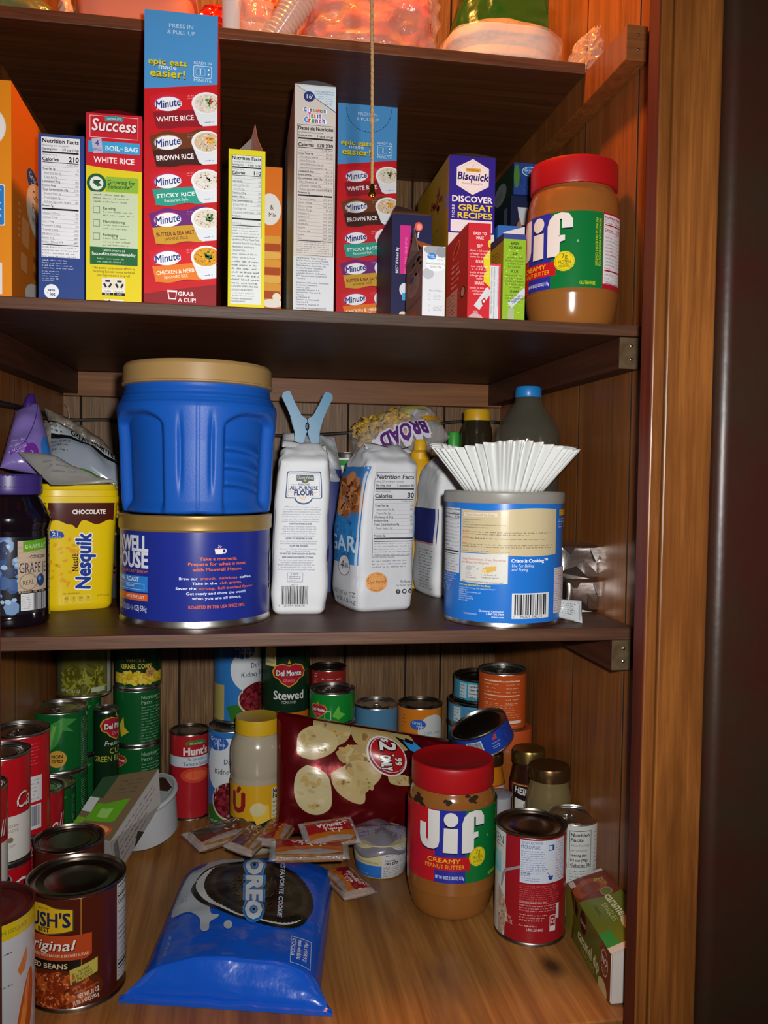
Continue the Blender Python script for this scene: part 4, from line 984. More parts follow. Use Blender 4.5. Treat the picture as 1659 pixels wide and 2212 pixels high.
a = Art('gloss'); a.rect(0, 0, 130, 235, 'dcbc0e')
a.poly([(8, 0), (124, 0), (124, 42)] + [(x, 46 + 5 * sin((x - 8) / 116 * 5.2 * pi + 2.4) + 14 * exp(-((x - 58) / 5) ** 2)) for x in range(124, 7, -2)], '4a1c14')
a.text('CHOCOLATE', 78, 27, 10, 'e8e2da', 'c', w=54, b=.03)
a.ell(22, 73, 14, 9, '24449a'); a.ell(16, 76, 8, 6, '24449a'); a.ell(29, 76, 8, 6, '24449a'); a.text('21', 22, 76, 8, 'e2e6ee', 'c', b=.02); a.text('UP TO', 22, 66, 3, 'e2e6ee'); a.text('VITAMINS', 22, 81, 3.2, 'e2e6ee', 'c', w=18)
a.bits(35, 130, 28, 68, 26, 5, ['d8a010', 'd89a12'], 3, .6)
a.text('Nesquik', 82, 200, 26, 'e8e6f0', 'l', w=128, rot=-90, b=.09, sh=.1); a.text('Nesquik', 82, 199, 26, '1c3a8c', 'l', w=126, rot=-90, b=.04, sh=.1)
a.text('Nestlé', 60, 158, 11, '2a2014', 'l', w=40, rot=-90, b=.02)
a.text('PER 2 TBSP SERVING', 48, 211, 3.4, '3a3014', 'c', w=30)
for i, t in enumerate(('50', '0', '20', '9')): a.rrect(34 + i * 13, 214, 45 + i * 13, 231, 3, 'd8d4a0'); a.rrect(34.6 + i * 13, 214.6, 44.4 + i * 13, 230.4, 3, 'd2b414'); a.text(t, 39.5 + i * 13, 222, 4.5, '2a2414')
a.text('NET WT 9.3 OZ (263g)', 108, 219, 4, '5a4a14', 'c', w=24)
a.build('printed_front', loft_front(secs, 130, 240, h * .86, .004), root, gx=8, gy=12, clip=(2, 0, 128, 235), base=.0003, smooth=40)
a = Art('gloss'); a.rect(0, 0, 60, 235, 'dcbc0e'); a.rect(12, 0, 52, 34, '4a1c14'); a.build('printed_side', loft_side(secs, -1, 60, 240, h * .86, .004), root, gx=6, gy=12, clip=(6, 0, 54, 235), base=.0003)

# steel coffee can with gold rim
PM, RM = cyl_fit(423, 316, 1360, ZC)
hm = top_z(424, 1107, PM) - ZC
root = thing('coffee_can', 'wide dark blue coffee can with a gold rim and orange writing', 'can', PM, facing(PM))
lathe('can_body', [(RM * .97, 0), (RM * 1.0, .0005), (RM * 1.005, .003), (RM * .985, .006), (RM * .985, hm - .02)], METAL, root, 96, 40, True, False)
GOLD = basic('gold_plastic_lid', '9a7a3c', .32, .35, spec=.6)
lathe('lid', [(RM * .985, hm - .0165), (RM * 1.0, hm - .0165), (RM * 1.015, hm - .0145), (RM * 1.015, hm - .006), (RM * 1.02, hm - .005), (RM * 1.02, hm - .001), (RM * 1.0, hm), (RM * .94, hm - .0006), (RM * .92, hm - .003), (RM * .1, hm - .003)], GOLD, root, 96, 25, False, True)
k = 2 * RM / 316
a = Art('gloss'); a.rect(-250, 0, 250, 212, '1e2c84')
tx = lambda cx: RM / k * asin(max(-.99, min(.99, (cx - 805) / 698)))   # close-up column -> arc position
cy = lambda y: (y - 235) * .229 * 1.0
c = tx(390)
for t, y, hh in (('MAXWELL', 460, 160), ('HOUSE', 632, 160)): a.text(t, c, cy(y) - 4, hh * .229, 'd4d8e2', 'r', w=(148, 118)[t == 'HOUSE'], b=.035)
a.text('GOOD TO THE LAST DROP', c, cy(684) - 3, 6.5, 'd8642c', 'r', w=135, b=.02)
a.rect(c - 135, cy(705), c, cy(880) - 2, '2c7cd0'); a.text('ORIGINAL ROAST', c - 24, cy(765), 11, 'e2eaf4', 'r', w=108, b=.02); a.frame(c - 130, cy(785), c - 8, cy(850), 1.2, 'b8d0ec'); a.text('MEDIUM', c - 54, cy(825), 6, 'e2eaf4', 'c')
a.rect(c - 135, cy(890), c, cy(965), 'd8642c'); a.text('UP TO THE LAST', c - 8, cy(940), 7, 'f0e2d8', 'r', w=58, b=.02)
a.text('NET WT 20.6 OZ (1 LB 4.6 OZ) 586g', c - 2, cy(1070), 13, 'd4d8e2', 'r', w=140, b=.01)
c = tx(1000)
a.poly([(c - 9, cy(405)), (c + 9, cy(405)), (c + 7, cy(462)), (c - 7, cy(462))], 'e2dee0'); a.rect(c - 9, cy(402), c + 9, cy(410), 'd8642c'); a.ell(c + 11, cy(430), 5, 6, 'e2dee0'); a.ell(c + 10.5, cy(430), 3, 4, '1e2c84'); a.path([(c - 2, cy(395)), (c + 1, cy(382)), (c - 1, cy(368))], 1.6, 'e2dee0'); a.path([(c + 2, cy(393)), (c + 5, cy(384)), (c + 3, cy(374))], 1.4, 'e2dee0')
for t, y, w in (('Take a moment.', 525, 77), ('Prepare for what is next', 578, 120), ('with Maxwell House.', 635, 103)): a.text(t, c, cy(y), 7.5, 'dc6430', 'c', w=w, b=.03)
for y, parts in ((725, (('Brew our ', 0), ('smooth, ', 1), ('delicious', 1), (' coffee.', 0))), (776, (('Take in the ', 0), ('rich aroma.', 1))), (828, (('Savor the ', 0), ('strong,', 1), (' full-bodied flavor.', 1))), (880, (('Get ready and show the world', 0),)), (930, (('what you are all about.', 0),))):
    n = sum(len(p) for p, _ in parts); W = n * 4.55; x = c - W / 2
    for p, o in parts:
        L = len(p) - len(p.lstrip()); a.text(p.strip(), x + L * 4.55, cy(y), 6.2, 'dc6430' if o else 'dce2f4', 'l', w=len(p.strip()) * 4.4, b=.02); x += len(p) * 4.55
a.text('ROASTED IN THE USA SINCE 1892.', c, cy(1024), 7.5, 'dc6430', 'c', w=118, b=.02)
c = tx(1485); a.rect(c, cy(290), c + 6, cy(440), 'd4d8e2'); a.ell(c + 6, cy(560), 12, 26, 'd8d8dc'); a.rect(c - 2, cy(650), c + 30, cy(830), '2c7cd0'); a.rect(c - 2, cy(840), c + 30, cy(900), 'd8642c')
a.build('paper_label', wrap(RM * .99, k, hm - .0165, (hm - .0165 - .0075) / 212), root, gx=9, clip=(-245, 0, 245, 212), base=.0003, smooth=40)

# blue plastic coffee canister standing on it
zc0 = ZC + hm
P = Vector((px_x(428, PM.y, zc0 + .08), PM.y - .002, zc0 + .0004)); k = mpp(P)
h = top_z(430, 795, P) - zc0; rb = 168 * k
root = thing('coffee_canister', 'big bright blue plastic grip canister with a tan screw lid', 'canister', P, facing(P))
BLUE = basic('blue_canister_plastic', '1250a8', .42, spec=.3, bump=.04, bscale=500)
hb = h * .87
cp = [(0, .80), (.006, .885), (.02, .92), (.10, .935), (.30, .95), (.55, .965), (.72, .99), (.80, 1.0), (.835, .99), (.85, .965), (.862, .965), (.875, .945), (.89, .945), (.905, .92), (.93, .915), (.95, .905), (1.0, .905)]
def cprof(f):
    for (a0, r0), (a1, r1) in zip(cp, cp[1:]):
        if a0 <= f <= a1: t = (f - a0) / (a1 - a0); return r0 + (r1 - r0) * t
    return .9
sst = lambda x, a, b: (lambda t: t * t * (3 - 2 * t))(min(1, max(0, (x - a) / (b - a))))
def canister(u, v):
    a = 2 * pi * u - pi; f = v ** 1.0; z = f * hb; rr = rb * cprof(f)
    body = sst(f, 0.02, .06) * (1 - sst(f, .80, .86))
    q = 1 - .035 * body * (1 - cos(4 * a)) / 2 * 0
    deg = math.degrees(a)
    arch = lambda c0, w: 0.775 - .13 * max(0, abs(deg - c0) / w - .35) ** 2
    def recess(lo, hi):
        c0, w = (lo + hi) / 2, (hi - lo) / 2; top = .78 - .16 * max(0, abs(deg - c0) / w - .2) ** 2.2
        return sst(deg, lo, lo + 5) * (1 - sst(deg, hi - 7, hi)) * (1 - sst(f, top - .05, top))
    m = recess(-80, -23) + recess(17, 74)
    d = .0105 * m * (1 - .75 * (1 - sst(f, .0, .12)))
    if 17 < deg < 66:
        t = (deg - 17) / 49; e = sst(t, 0, .12) * (1 - sst(t, .72, .95))
        for k0 in (.50, .365, .235):
            y = f - (k0 - .10 * t ** 2.2); d -= .0062 * e * m * (exp(-(y / .018) ** 2) if y < 0 else exp(-(y / .055) ** 2))
    for g in (-12.5, 9.5):
        d += .0035 * exp(-((deg - g) / 1.3) ** 2) * sst(f, .10, .40) * (1 - sst(f, .55, .80))
    d += -.0006 * exp(-(deg / .25) ** 2) * body
    d += .006 * exp(-((deg - 0) / 5) ** 2) * (1 - sst(f, 0, .025))
    rr = rr * q - d
    return Vector((rr * sin(a), -rr * cos(a), z))
bm = bmesh.new(); g = add_grid(bm, canister, 360, 110, 0, True)
bm.faces.new([c[0] for c in g]); bm.faces.new([c[-1] for c in g])
obj('canister_body', bm, BLUE, root, 70)
TAN = basic('tan_lid_plastic', '9c7c4c', .4, spec=.45)
rl = rb * .94
bm = bmesh.new()
add_lathe(bm, [(rl * .96, hb * .975), (rl * 1.0, hb * .985), (rl * 1.004, hb * .995), (rl * .99, hb * 1.0), (rl * .985, h * .975), (rl * .97, h * .99), (rl * .95, h), (rl * .2, h)], 120)
obj('lid', bm, TAN, root, 25)
a = Art('gloss'); a.rect(0, 0, 40, 200, '1c2450'); a.barcode(8, 70, 30, 120, 4, '8a90a8', '1c2450')
a.build('side_label', lambda x, y, o: canister(.5 + math.radians(80 + x * .8) / (2 * pi), .80 - y / 200 * .72) * (1 + .002 + o), root, gx=4, gy=8, smooth=40)

# flour sack, narrow printed side towards the viewer
def sack(name, label, P, w, dep, h, rz, topcol, mat, peak, top_shift=0.0, ex=7.0, group='paper sacks of flour and sugar'):
    root = thing(name, label, 'sack', P, rz, group)
    secs = [(0, w * .44, dep * .44, ex, 0, 0), (.004, w * .485, dep * .48, ex, 0, 0), (h * .12, w * .515, dep * .5, ex, 0, 0), (h * .45, w * .505, dep * .51, ex, .001, 0), (h * .78, w * .48, dep * .48, ex, .003 + top_shift * .5, 0), (h * .88, w * .455, dep * .44, ex, .004 + top_shift, 0), (h * .94, w * .42, dep * .33, 4, .004 + top_shift, .003), (h * .985, w * .34, dep * .2, 3, .004 + top_shift, .006), (h, w * .28, dep * .12, 3, .004 + top_shift, .008)]
    fn = lambda p, a: p + Vector((mnoise.noise(p * 28 + Vector((P.x * 50, 0, 0))), mnoise.noise(p * 30 + Vector((5, P.x * 30, 0))) * 1.2, 0)) * .0022 + Vector((mnoise.noise(p * 90), mnoise.noise(p * 85 + Vector((3, 3, 3))), mnoise.noise(p * 60))) * .0026 * max(0, min(1, (p.z / h - .80) / .12))
    loft('paper_sack', secs, mat, root, 96, 90, 60, fn)
    # folded-over top strip
    bm = bmesh.new()
    pts = [(0, h * .992), (-.006, h * .975), (-.010, h * .958), (-.006, h * .952), (-.002, h * .965)]
    def fold(u, v):
        i = min(int(v * 4), 3); t = v * 4 - i; y = pts[i][0] * (1 - t) + pts[i + 1][0] * t; z = pts[i][1] * (1 - t) + pts[i + 1][1] * t
        return Vector(((u - .5) * w * .78 + .004 + top_shift, y - dep * .06 - .004 + .0025 * sin(u * 9), z + .003 * sin(u * 5 + 1)))
    add_grid(bm, fold, 18, 8)
    f = obj('folded_top', bm, mat, root, 60)
    md = f.modifiers.new('thick', 'SOLIDIFY'); md.thickness = .0008
    return root, secs, fn
P = pz(653, 1328, ZC); w = 122 * mpp(P); dep = .105; P = P + Vector((0, dep * .48, 0))
h = pd(660, 955, P.y - .01).z - ZC
root, secs, fn = sack('flour_sack', 'white flour sack printed down its narrow side, in front of the blue clothespin', P, w, dep, h, math.radians(-5), 'dcdcdc', PAPERW, .0)
a = Art(); B = '2c3c6c'
# close-up columns 95..715, rows 600..2080
a.tf = lambda x, y: ((x - 120) / 560 * 100, (y - 560) / 1520 * 300)
a.rrect(240, 735, 592, 995, 18, '3a5078'); a.poly([(320, 985), (500, 985), (455, 1040), (365, 1040)], '3a5078'); a.ell(412, 990, 84, 62, '3a5078'); a.rrect(250, 745, 582, 985, 14, 'd8dadc'); a.ell(412, 985, 74, 52, 'd8dadc'); a.rrect(262, 757, 570, 973, 10, '8a94a8'); a.rrect(265, 760, 567, 970, 10, 'd8dadc')
a.rrect(340, 768, 516, 828, 6, '5a605e'); a.ell(425, 830, 36, 18, '5a605e'); a.ell(425, 824, 14, 10, 'a8b82c'); a.text('CloverValley', 428, 806, 28, 'cfd4d2', 'c', w=160)
a.text('ENRICHED', 418, 870, 18, '4a5a7c', 'c', w=115, b=.03); a.line(292, 864, 350, 864, 3, '4a5a7c'); a.line(485, 864, 548, 864, 3, '4a5a7c')
a.text('ALL-PURPOSE', 415, 912, 36, B, 'c', w=272, b=.03); a.text('FLOUR', 415, 964, 46, B, 'c', w=180, b=.04); a.line(280, 925, 318, 945, 7, 'e0a880'); a.line(505, 945, 545, 930, 7, 'e0a880'); a.bits(402, 992, 32, 18, 7, 14, ['e0b494'], 2, .3)
bl = [('All-Purpose Flour lives up to its name', 335), ('as it is appropriate for use in many baking', 370), ('applications. It is excellent for pie crusts,', 360), ('biscuits and pastries, yet may also be used', 372), ('for the baking of yeast raised items such as', 372), ('breads and rolls. It is the perfect choice for', 372), ('a wide variety of home baking applications.', 378)]
for i, (t, w_) in enumerate(bl): a.text(t, 400, 1082 + i * 23, 13, '5a6680', 'c', w=w_, b=0)
a.text('HOW TO STORE FLOUR:', 396, 1246, 16, B, 'c', w=230, b=.03)
for i, (t, w_) in enumerate((('Store flour in an airtight container in a', 330), ('cool, dry place. For longer storage, place', 352), ('bag in a food storage plastic bag, and', 320), ('tightly and refrigerate or freeze. Bring flour', 362), ('to room temperature before using.', 300))): a.text(t, 392, 1270 + i * 22, 13, '5a6680', 'c', w=w_, b=0)
a.text('HOW TO MEASURE FLOUR:', 392, 1386, 16, B, 'c', w=258, b=.03)
for i, (t, w_) in enumerate((('Spoon flour into a dry measuring cup and', 355), ('level off with a knife. No sifting necessary.', 355))): a.text(t, 386, 1410 + i * 22, 13, '5a6680', 'c', w=w_, b=0)
a.text('CUPS PER POUND:', 394, 1458, 16, B, 'c', w=176, b=.03)
for i, (t, w_) in enumerate((('There are 3 1/2 cups of flour per pound and', 355), ('about 7 cups per 2 lb bag.', 225))): a.text(t, 386, 1484 + i * 22, 13, '5a6680', 'c', w=w_, b=0)
a.text('DO NOT EAT RAW DOUGH OR BATTER', 382, 1532, 16, B, 'c', w=345, b=.03); a.text('SAFE HANDLING INSTRUCTIONS:', 384, 1566, 16, B, 'c', w=300, b=.03)
for i, (t, w_) in enumerate((('Raw flour is not ready to eat and must be', 335), ('thoroughly cooked before eating to', 300), ('prevent illness from bacteria in the flour. Do', 350), ('not eat or play with raw dough; wash', 300), ('hands, utensils, and surfaces after handling.', 355))): a.text(t, 368, 1592 + i * 22, 13, '5a6680', 'c', w=w_, b=0)
a.frame(288, 1705, 438, 1795, 3, '5a6680'); a.text('100%', 362, 1728, 22, '3a4a6c', 'c', w=68); a.text('Satisfaction', 362, 1748, 13, '3a4a6c', 'c', w=105, b=.02); a.text('Guaranteed!', 362, 1766, 13, '3a4a6c', 'c', w=108, b=.02); a.greek(305, 1776, 425, 1, 14, '7a8498', 2)
a.text('E0377', 366, 1828, 13, '5a5c64', 'c', w=62)
rr = random.Random(8); x = 236
while x < 490: w_ = rr.choice((4, 4, 7, 10)); a.rect(x, 1832, x + w_, 2012, '3a3a40'); x += w_ + rr.choice((4, 5, 8))
a.text('0', 212, 2030, 17, '4a4a50'); a.text('70144 60636', 362, 2034, 17, '4a4a50', 'c', w=205)
a.tf = None
a.build('printed_panel', loft_front(secs, 100, 300, h * .93, .004, fn), root, gx=8, gy=6, base=.0004, smooth=60)
for sg in (1, -1):
    a = Art(); a.rect(4, 110, 96, 226, '2c3478'); a.rect(4, 224, 96, 229, 'c88a74')
    if sg > 0:
        a.rrect(8, 100, 70, 196, 6, 'c8ccd8'); a.text('ALL', 40, 150, 12, '2c3478'); a.text('FLOUR', 42, 176, 15, '2c3478', 'c', w=44); a.bits(40, 252, 14, 24, 10, 10, ['c89a80'], 4, .25); a.rect(20, 292, 60, 300, '3a4a7c')
    else: a.greek(30, 240, 90, 12, 7, '4a5a80', 4)
    a.build('side_gusset', loft_side(secs, sg, 100, 330, h * .9, .004, fn), root, gx=8, gy=8, base=.0004, smooth=60)

P = pz(822, 1321, ZC); w = 140 * mpp(P); dep = .085; P = P + Vector((-.004, dep * .5, 0))
h = pd(845, 960, P.y - .01).z - ZC
root, secs, fn = sack('sugar_sack', 'pale grey sugar sack with nutrition table and orange seal', P, w, dep, h, math.radians(14), 'c8c8cc', SACKW, .0, .008)
a = Art(); a.tf = lambda x, y: ((x - 330 + (y - 1200) * .055) / 560 * 100, (y - 560) / 1520 * 300)
a.frame(450, 730, 862, 1560, 4, '4a4c54')
a.facts(454, 735, 858, 1555, '30', serv='About 227 servings per container', size=('Serving size', '2 teaspoons (8g)'), vit=[], bg=None, c='3a3c44', foot=5, rows=[('Total Fat 0g', '0%', 1), ('Saturated Fat 0g', '0%', 0), ('Trans Fat 0g', '', 0), ('Cholesterol 0mg', '0%', 1), ('Sodium 0mg', '0%', 1), ('Total Carbohydrate 8g', '3%', 1), ('Total Sugars 8g', '', 0), ('', '16%', 0), ('Protein 0g', '', 1)])
a.text('INGREDIENTS: SUGAR', 450, 1580, 17, '5a5c64', 'l', w=200); a.greek(450, 1600, 820, 3, 30, '7a7c84', 4, .5, .3)
a.star(484, 1818, 104, 'd89a5c', 30, .94); a.ell(484, 1818, 62, 62, 'c8803c'); a.ell(484, 1818, 58, 58, 'd89a5c'); a.text('Our Family', 484, 1830, 30, '6a3c1c', 'c', w=175, sh=.2)
for t, sg in (('QUALITY SINCE 1904', -1), ('GUARANTEE', 1)):
    n = len(t)
    for i, ch in enumerate(t):
        an = (i - (n - 1) / 2) * (.15 if sg < 0 else .2); q = 80 if sg < 0 else 86
        x, y = 484 + q * sin(an), 1818 + sg * q * cos(an) + (8 if sg < 0 else 6)
        a.text(ch, x, y, 17, '6a3c1c', 'c', rot=math.degrees(-sg * an))
a.text('Follow us', 775, 1838, 30, '3a3c44', 'c', w=130); a.text('For Recipes, Tips and More', 770, 1866, 15, '4a4c54', 'c', w=195)
for i, ch in enumerate('fop.'): a.ell(680 + i * 58, 1922, 22, 24, '3a3c44'); (a.text(ch, 680 + i * 58, 1934, 26, 'c8cace', 'c', b=.03) if i in (0, 2) else a.ell(680 + i * 58, 1922, 12, 13, 'c8cace'))
a.tf = None
a.build('printed_panel', loft_front(secs, 100, 300, h * .93, .004, fn), root, gx=8, gy=6, base=.0004, clip=(2, 0, 98, 300), smooth=60)
a = Art(); a.rect(3, 30, 97, 300, 'c4c6ca'); a.rect(3, 20, 97, 130, '3a78b8'); a.bits(45, 85, 42, 42, 26, 17, ['b8703c', 'a05c2c', 'c88450'], 3, .9); a.bits(45, 85, 40, 40, 22, 3.4, ['4a2414'], 5, .8); a.rect(3, 126, 97, 222, '2a7cbc'); a.bits(50, 175, 46, 44, 30, 7, ['3a8ccc', '2470b0'], 6, .7)
a.text('SUGAR', 92, 196, 32, 'c4d8e8', 'r', w=150, b=.02); a.ell(58, 226, 22, 22, '3a3c44'); a.ell(58, 226, 20.5, 20.5, 'd4d6da'); a.text('4', 50, 234, 18, '2a2c34', 'c', b=.01); a.text('LBS', 66, 230, 9, '2a2c34', 'c', w=17)
a.text('NET WT 64 OZ', 92, 288, 10, '4a4c54', 'r', w=70); a.text('(4 LB) 1.81kg', 92, 302, 10, '4a4c54', 'r', w=66)
a.build('printed_gusset', loft_side(secs, -1, 100, 310, h * .92, .004, fn), root, gx=8, gy=8, base=.0004, clip=(2, 0, 98, 310), smooth=60)
a = Art(); a.rect(3, 120, 97, 230, '2a84c4'); a.build('printed_gusset', loft_side(secs, 1, 100, 310, h * .92, .004, fn), root, gx=8, gy=8, base=.0004, clip=(2, 0, 98, 310), smooth=60)

P = Vector((px_x(966, 1.09, -.1), 1.105, ZC)); 
h = pd(960, 988, P.y - .03).z - ZC
root, secs, fn = sack('flour_sack', 'white flour sack half hidden behind the shortening can', P, .064, .09, h, math.radians(8), 'dcdcdc', PAPERW, 0)
a = Art(); a.frame(44, 100, 110, 150, 2, '3a5078'); a.text('G', 60, 135, 16, '2c3c6c', 'c', b=.02); a.barcode(70, 240, 100, 296, 5)
a.build('printed_panel', loft_front(secs, 100, 300, h * .93, .004, fn), root, gx=8, gy=6, base=.0004, clip=(2, 0, 98, 300), smooth=60)
a = Art(); a.rect(3, 96, 97, 180, '2c3478'); a.rect(3, 178, 97, 182, 'c88a74'); a.greek(40, 195, 96, 14, 7, '5a6680', 4); a.build('side_gusset', loft_side(secs, -1, 100, 300, h * .92, .004, fn), root, gx=8, gy=8, base=.0004, clip=(2, 0, 98, 300), smooth=60)

# crumpled plastic bag behind the flour and the clothespin that shuts it
d = 1.17
ctr, fr, bk = pillow4([pd(612, 935, d), pd(722, 945, d), pd(748, 1060, d - .02), pd(590, 1060, d - .02)], .03, .016, 45, 3.1)
zz = ZC - ctr.z
root = thing('flour_sack', 'crumpled grey and white bag pinched shut by the blue clothespin', 'sack', Vector((ctr.x, ctr.y, ZC)), 0, 'paper sacks of flour and sugar')
sh = Vector((0, 0, ctr.z - ZC))
pillow('bag_top', root, lambda u, v, o=0: fr(u, v, o) + sh, lambda u, v: bk(u, v) + sh, basic('grey_bag', '9aa0a8', .35, bump=.4, bscale=60, c2='c4c8cc', cscale=30))
secs = [(0, .042, .03, 6, 0, 0), (sh.z * .6, .044, .032, 6, 0, 0), (sh.z * .95, .042, .03, 5, 0, 0)]
loft('bag_body', secs, basic('navy_bag', '24306c', .5), root, 48, 20)
P = Vector((px_x(662, 1.15, .05), 1.145, pd(662, 952, 1.145).z)); k = mpp(P)
root = thing('clothespin', 'bright blue plastic clothespin with spread arms clipped on the bag', 'clothespin', P, 0)
TEAL = basic('blue_clothespin', '12749c', .35)
for s in (-1, 1):
    out = [(s * 52, 102), (s * 38, 106), (s * 14, 54), (s * .5, 46), (s * .5, 18), (s * 12, -16), (s * 26, -18), (s * 26, 22), (s * 34, 50), (s * 55, 92)]
    bm = bmesh.new(); va = [bm.verts.new((x * k, -.006, y * k)) for x, y in out]; vb = [bm.verts.new((x * k, .006, y * k)) for x, y in out]
    bm.faces.new(va); bm.faces.new(vb)
    for i in range(len(out)): j = (i + 1) % len(out); bm.faces.new((va[i], va[j], vb[j], vb[i]))
    bmesh.ops.bevel(bm, geom=bm.edges[:], offset=.0008, segments=2, affect='EDGES')
    obj('arm', bm, TEAL, root, 40)
bm = bmesh.new(); add_tube(bm, [(-26 * k, -.002, 56 * k), (0, -.004, 55 * k), (26 * k, -.002, 56 * k)], .0011, 8); add_tube(bm, [(3 * k * cos(t), -.0075, 30 * k + 8 * k * sin(t)) for t in [i * pi / 6 for i in range(12)]], .0009, 6, closed=True)
obj('spring', bm, METALD, root, 40)
# small tin showing behind
P, r = cyl_at(748, 70, 1.20, ZC)
root = tin('vegetable_can', 'green and white can showing in the gap between the flour and sugar sacks', 'can', P, r, top_z(748, 978, P) - ZC)
k = 2 * r / 70; a = Art(); a.rect(-55, 0, 55, 200, 'd8dcd8'); a.rect(-55, 4, 55, 16, '2c8a3a'); a.text('Nutrition Facts', 14, 34, 11, '1c1c20', 'r', w=66, b=.03); a.greek(-30, 40, 20, 8, 8, '5a5c60', 3)
tin_label(root, a, r, k, top_z(748, 990, P) - ZC, clip=(-55, 0, 55, 190))

# noodles in a clear bag with a yellow band
d = 1.21
ctr, fr, bk = pillow4([pd(752, 934, d + .03), pd(930, 884, d + .03), pd(972, 945, d - .03), pd(770, 1005, d - .04)], .032, .004, 50, 2.2, .4)
root = thing('noodle_bag', 'clear bag of yellow broad noodles with purple lettering', 'bag', Vector((ctr.x, ctr.y, ctr.z)), 0)
rr = random.Random(12)
bm = bmesh.new()
for i in range(95):
    u, v = rr.uniform(.10, .62), rr.uniform(.30, .9); q = fr(u, v) * rr.uniform(.35, .8) + fr(u, v) * 0
    q = fr(u, v) - Vector((0, -1, 0)) * 0 + Vector((0, rr.uniform(.010, .022), 0)); M = Matrix.Translation(q) @ Matrix.Rotation(rr.uniform(0, 6.3), 4, Vector((rr.random() - .5, rr.random() - .5, rr.random() - .5)).normalized())
    n = 7; row = []
    for j in range(n):
        t = j / (n - 1) - .5; z = .003 * sin(j * 1.9)
        row.append([bm.verts.new(M @ Vector((t * .022, w_, z))) for w_ in (-.0055, .0055)])
    for p_, q_ in zip(row, row[1:]): bm.faces.new((p_[0], q_[0], q_[1], p_[1]))
o = obj('noodles', bm, basic('egg_noodle', 'c8a03c', .5, c2='a88428', cscale=60), root, 60); o['kind'] = 'stuff'
md = o.modifiers.new('thick', 'SOLIDIFY'); md.thickness = .0012
pillow('clear_film', root, fr, bk, CLEARF)
a = Art('film'); a.poly([(18, 0), (196, 0), (200, 30), (186, 22), (172, 9), (60, 10)], 'd8c81c'); a.path([(60, 12), (120, 11), (172, 12), (188, 26)], 2.4, 'a8281c'); a.path([(186, 8), (194, 40)], 4, 'b8441c')
a.text('BROAD', 62, 82, 22, 'd8d4e4', 'l', w=98, b=.10, rot=172); a.tf = tilt(108, 76, 172)
a.tf = None
a.text('BROAD', 158, 71, 24, 'd8d4e4', 'l', w=104, b=.11, rot=176.5); a.text('BROAD', 157, 71.5, 22, '5a2c74', 'l', w=100, b=.04, rot=176.5); a.path([(140, 56), (160, 40), (180, 34)], 5, 'b8b0cc')
a.rect(158, 58, 198, 72, 'd8a02c'); a.greek(160, 60, 196, 2, 7, 'a85c14', 3)
a.items = [it for it in a.items if it[3] != 5]
a.build('printing', on_pillow(fr, 200, 100), root, gx=6, gy=6, base=.0006, clip=(0, 0, 200, 100), smooth=60)

# bottles at the back right
def bottle(name, label, cat, xc, w, d, prof, mat, lidprof, lidmat, group=None, n=48, fn=None):
    P, r = cyl_at(xc, w, d, ZC); k = mpp(P)
    root = thing(name, label, cat, P, facing(P), group)
    Z = lambda y: top_z(xc, y, P) - ZC
    lathe('bottle_body', [(.001, .0003)] + [(rr * k, max(.0004, Z(y))) for rr, y in prof], mat, root, n, 40, False, True, fn)
    lathe('cap', [(rr * k, Z(y)) for rr, y in lidprof], lidmat, root, n, 30)
    return root, P, k, Z
rib = lambda p, a, z: Vector((p.x, p.y, p.z)) * 1 if False else Vector((p.x * (1 + .03 * max(0, sin(a * 18)) * (1 if z < .075 else 0)), p.y * (1 + .03 * max(0, sin(a * 18)) * (1 if z < .075 else 0)), p.z))
bottle('juice_bottle', 'tall clear empty bottle with bright blue cap behind the paper filters', 'bottle', 1134, 138, 1.04, [(64, 1290), (69, 1270), (68, 960), (69, 945), (67, 930), (58, 912), (42, 890), (31, 872), (27, 862), (26, 850)], GLASS, [(27, 859), (27.5, 858), (27.5, 841), (25, 836), (20, 835)], basic('blue_bottle_cap', '1c74b8', .35), n=108, fn=rib)
bottle('spice_bottle', 'small dark seasoning jar with a yellow flip cap', 'bottle', 1025, 68, 1.19, [(32, 1290), (34, 1280), (34, 940), (32, 925), (28, 914), (27, 905)], basic('dark_seasoning_jar', '2a2418', .1, spec=.8), [(28.5, 909), (28.5, 889), (27, 886), (20, 885)], basic('yellow_cap', 'c89a18', .4))
bottle('sauce_bottle', 'small green topped bottle behind the noodle bag', 'bottle', 976, 44, 1.22, [(22, 1280), (22, 990), (14, 972), (12, 966)], basic('green_sauce', '3a5a1c', .25), [(13, 968), (13, 940), (11, 934), (8, 933)], basic('green_cap', '3aa03a', .4))
bottle('mustard_bottle', 'yellow squeeze bottle behind the sugar sack', 'bottle', 904, 62, 1.17, [(31, 1290), (33, 1280), (33, 1040), (30, 1012), (23, 1000), (20, 990)], basic('yellow_squeeze_bottle', 'd8a414', .4), [(21, 992), (22, 978), (14, 972), (13, 955), (10, 950), (6, 949)], basic('yellow_nozzle', 'dca818', .4))

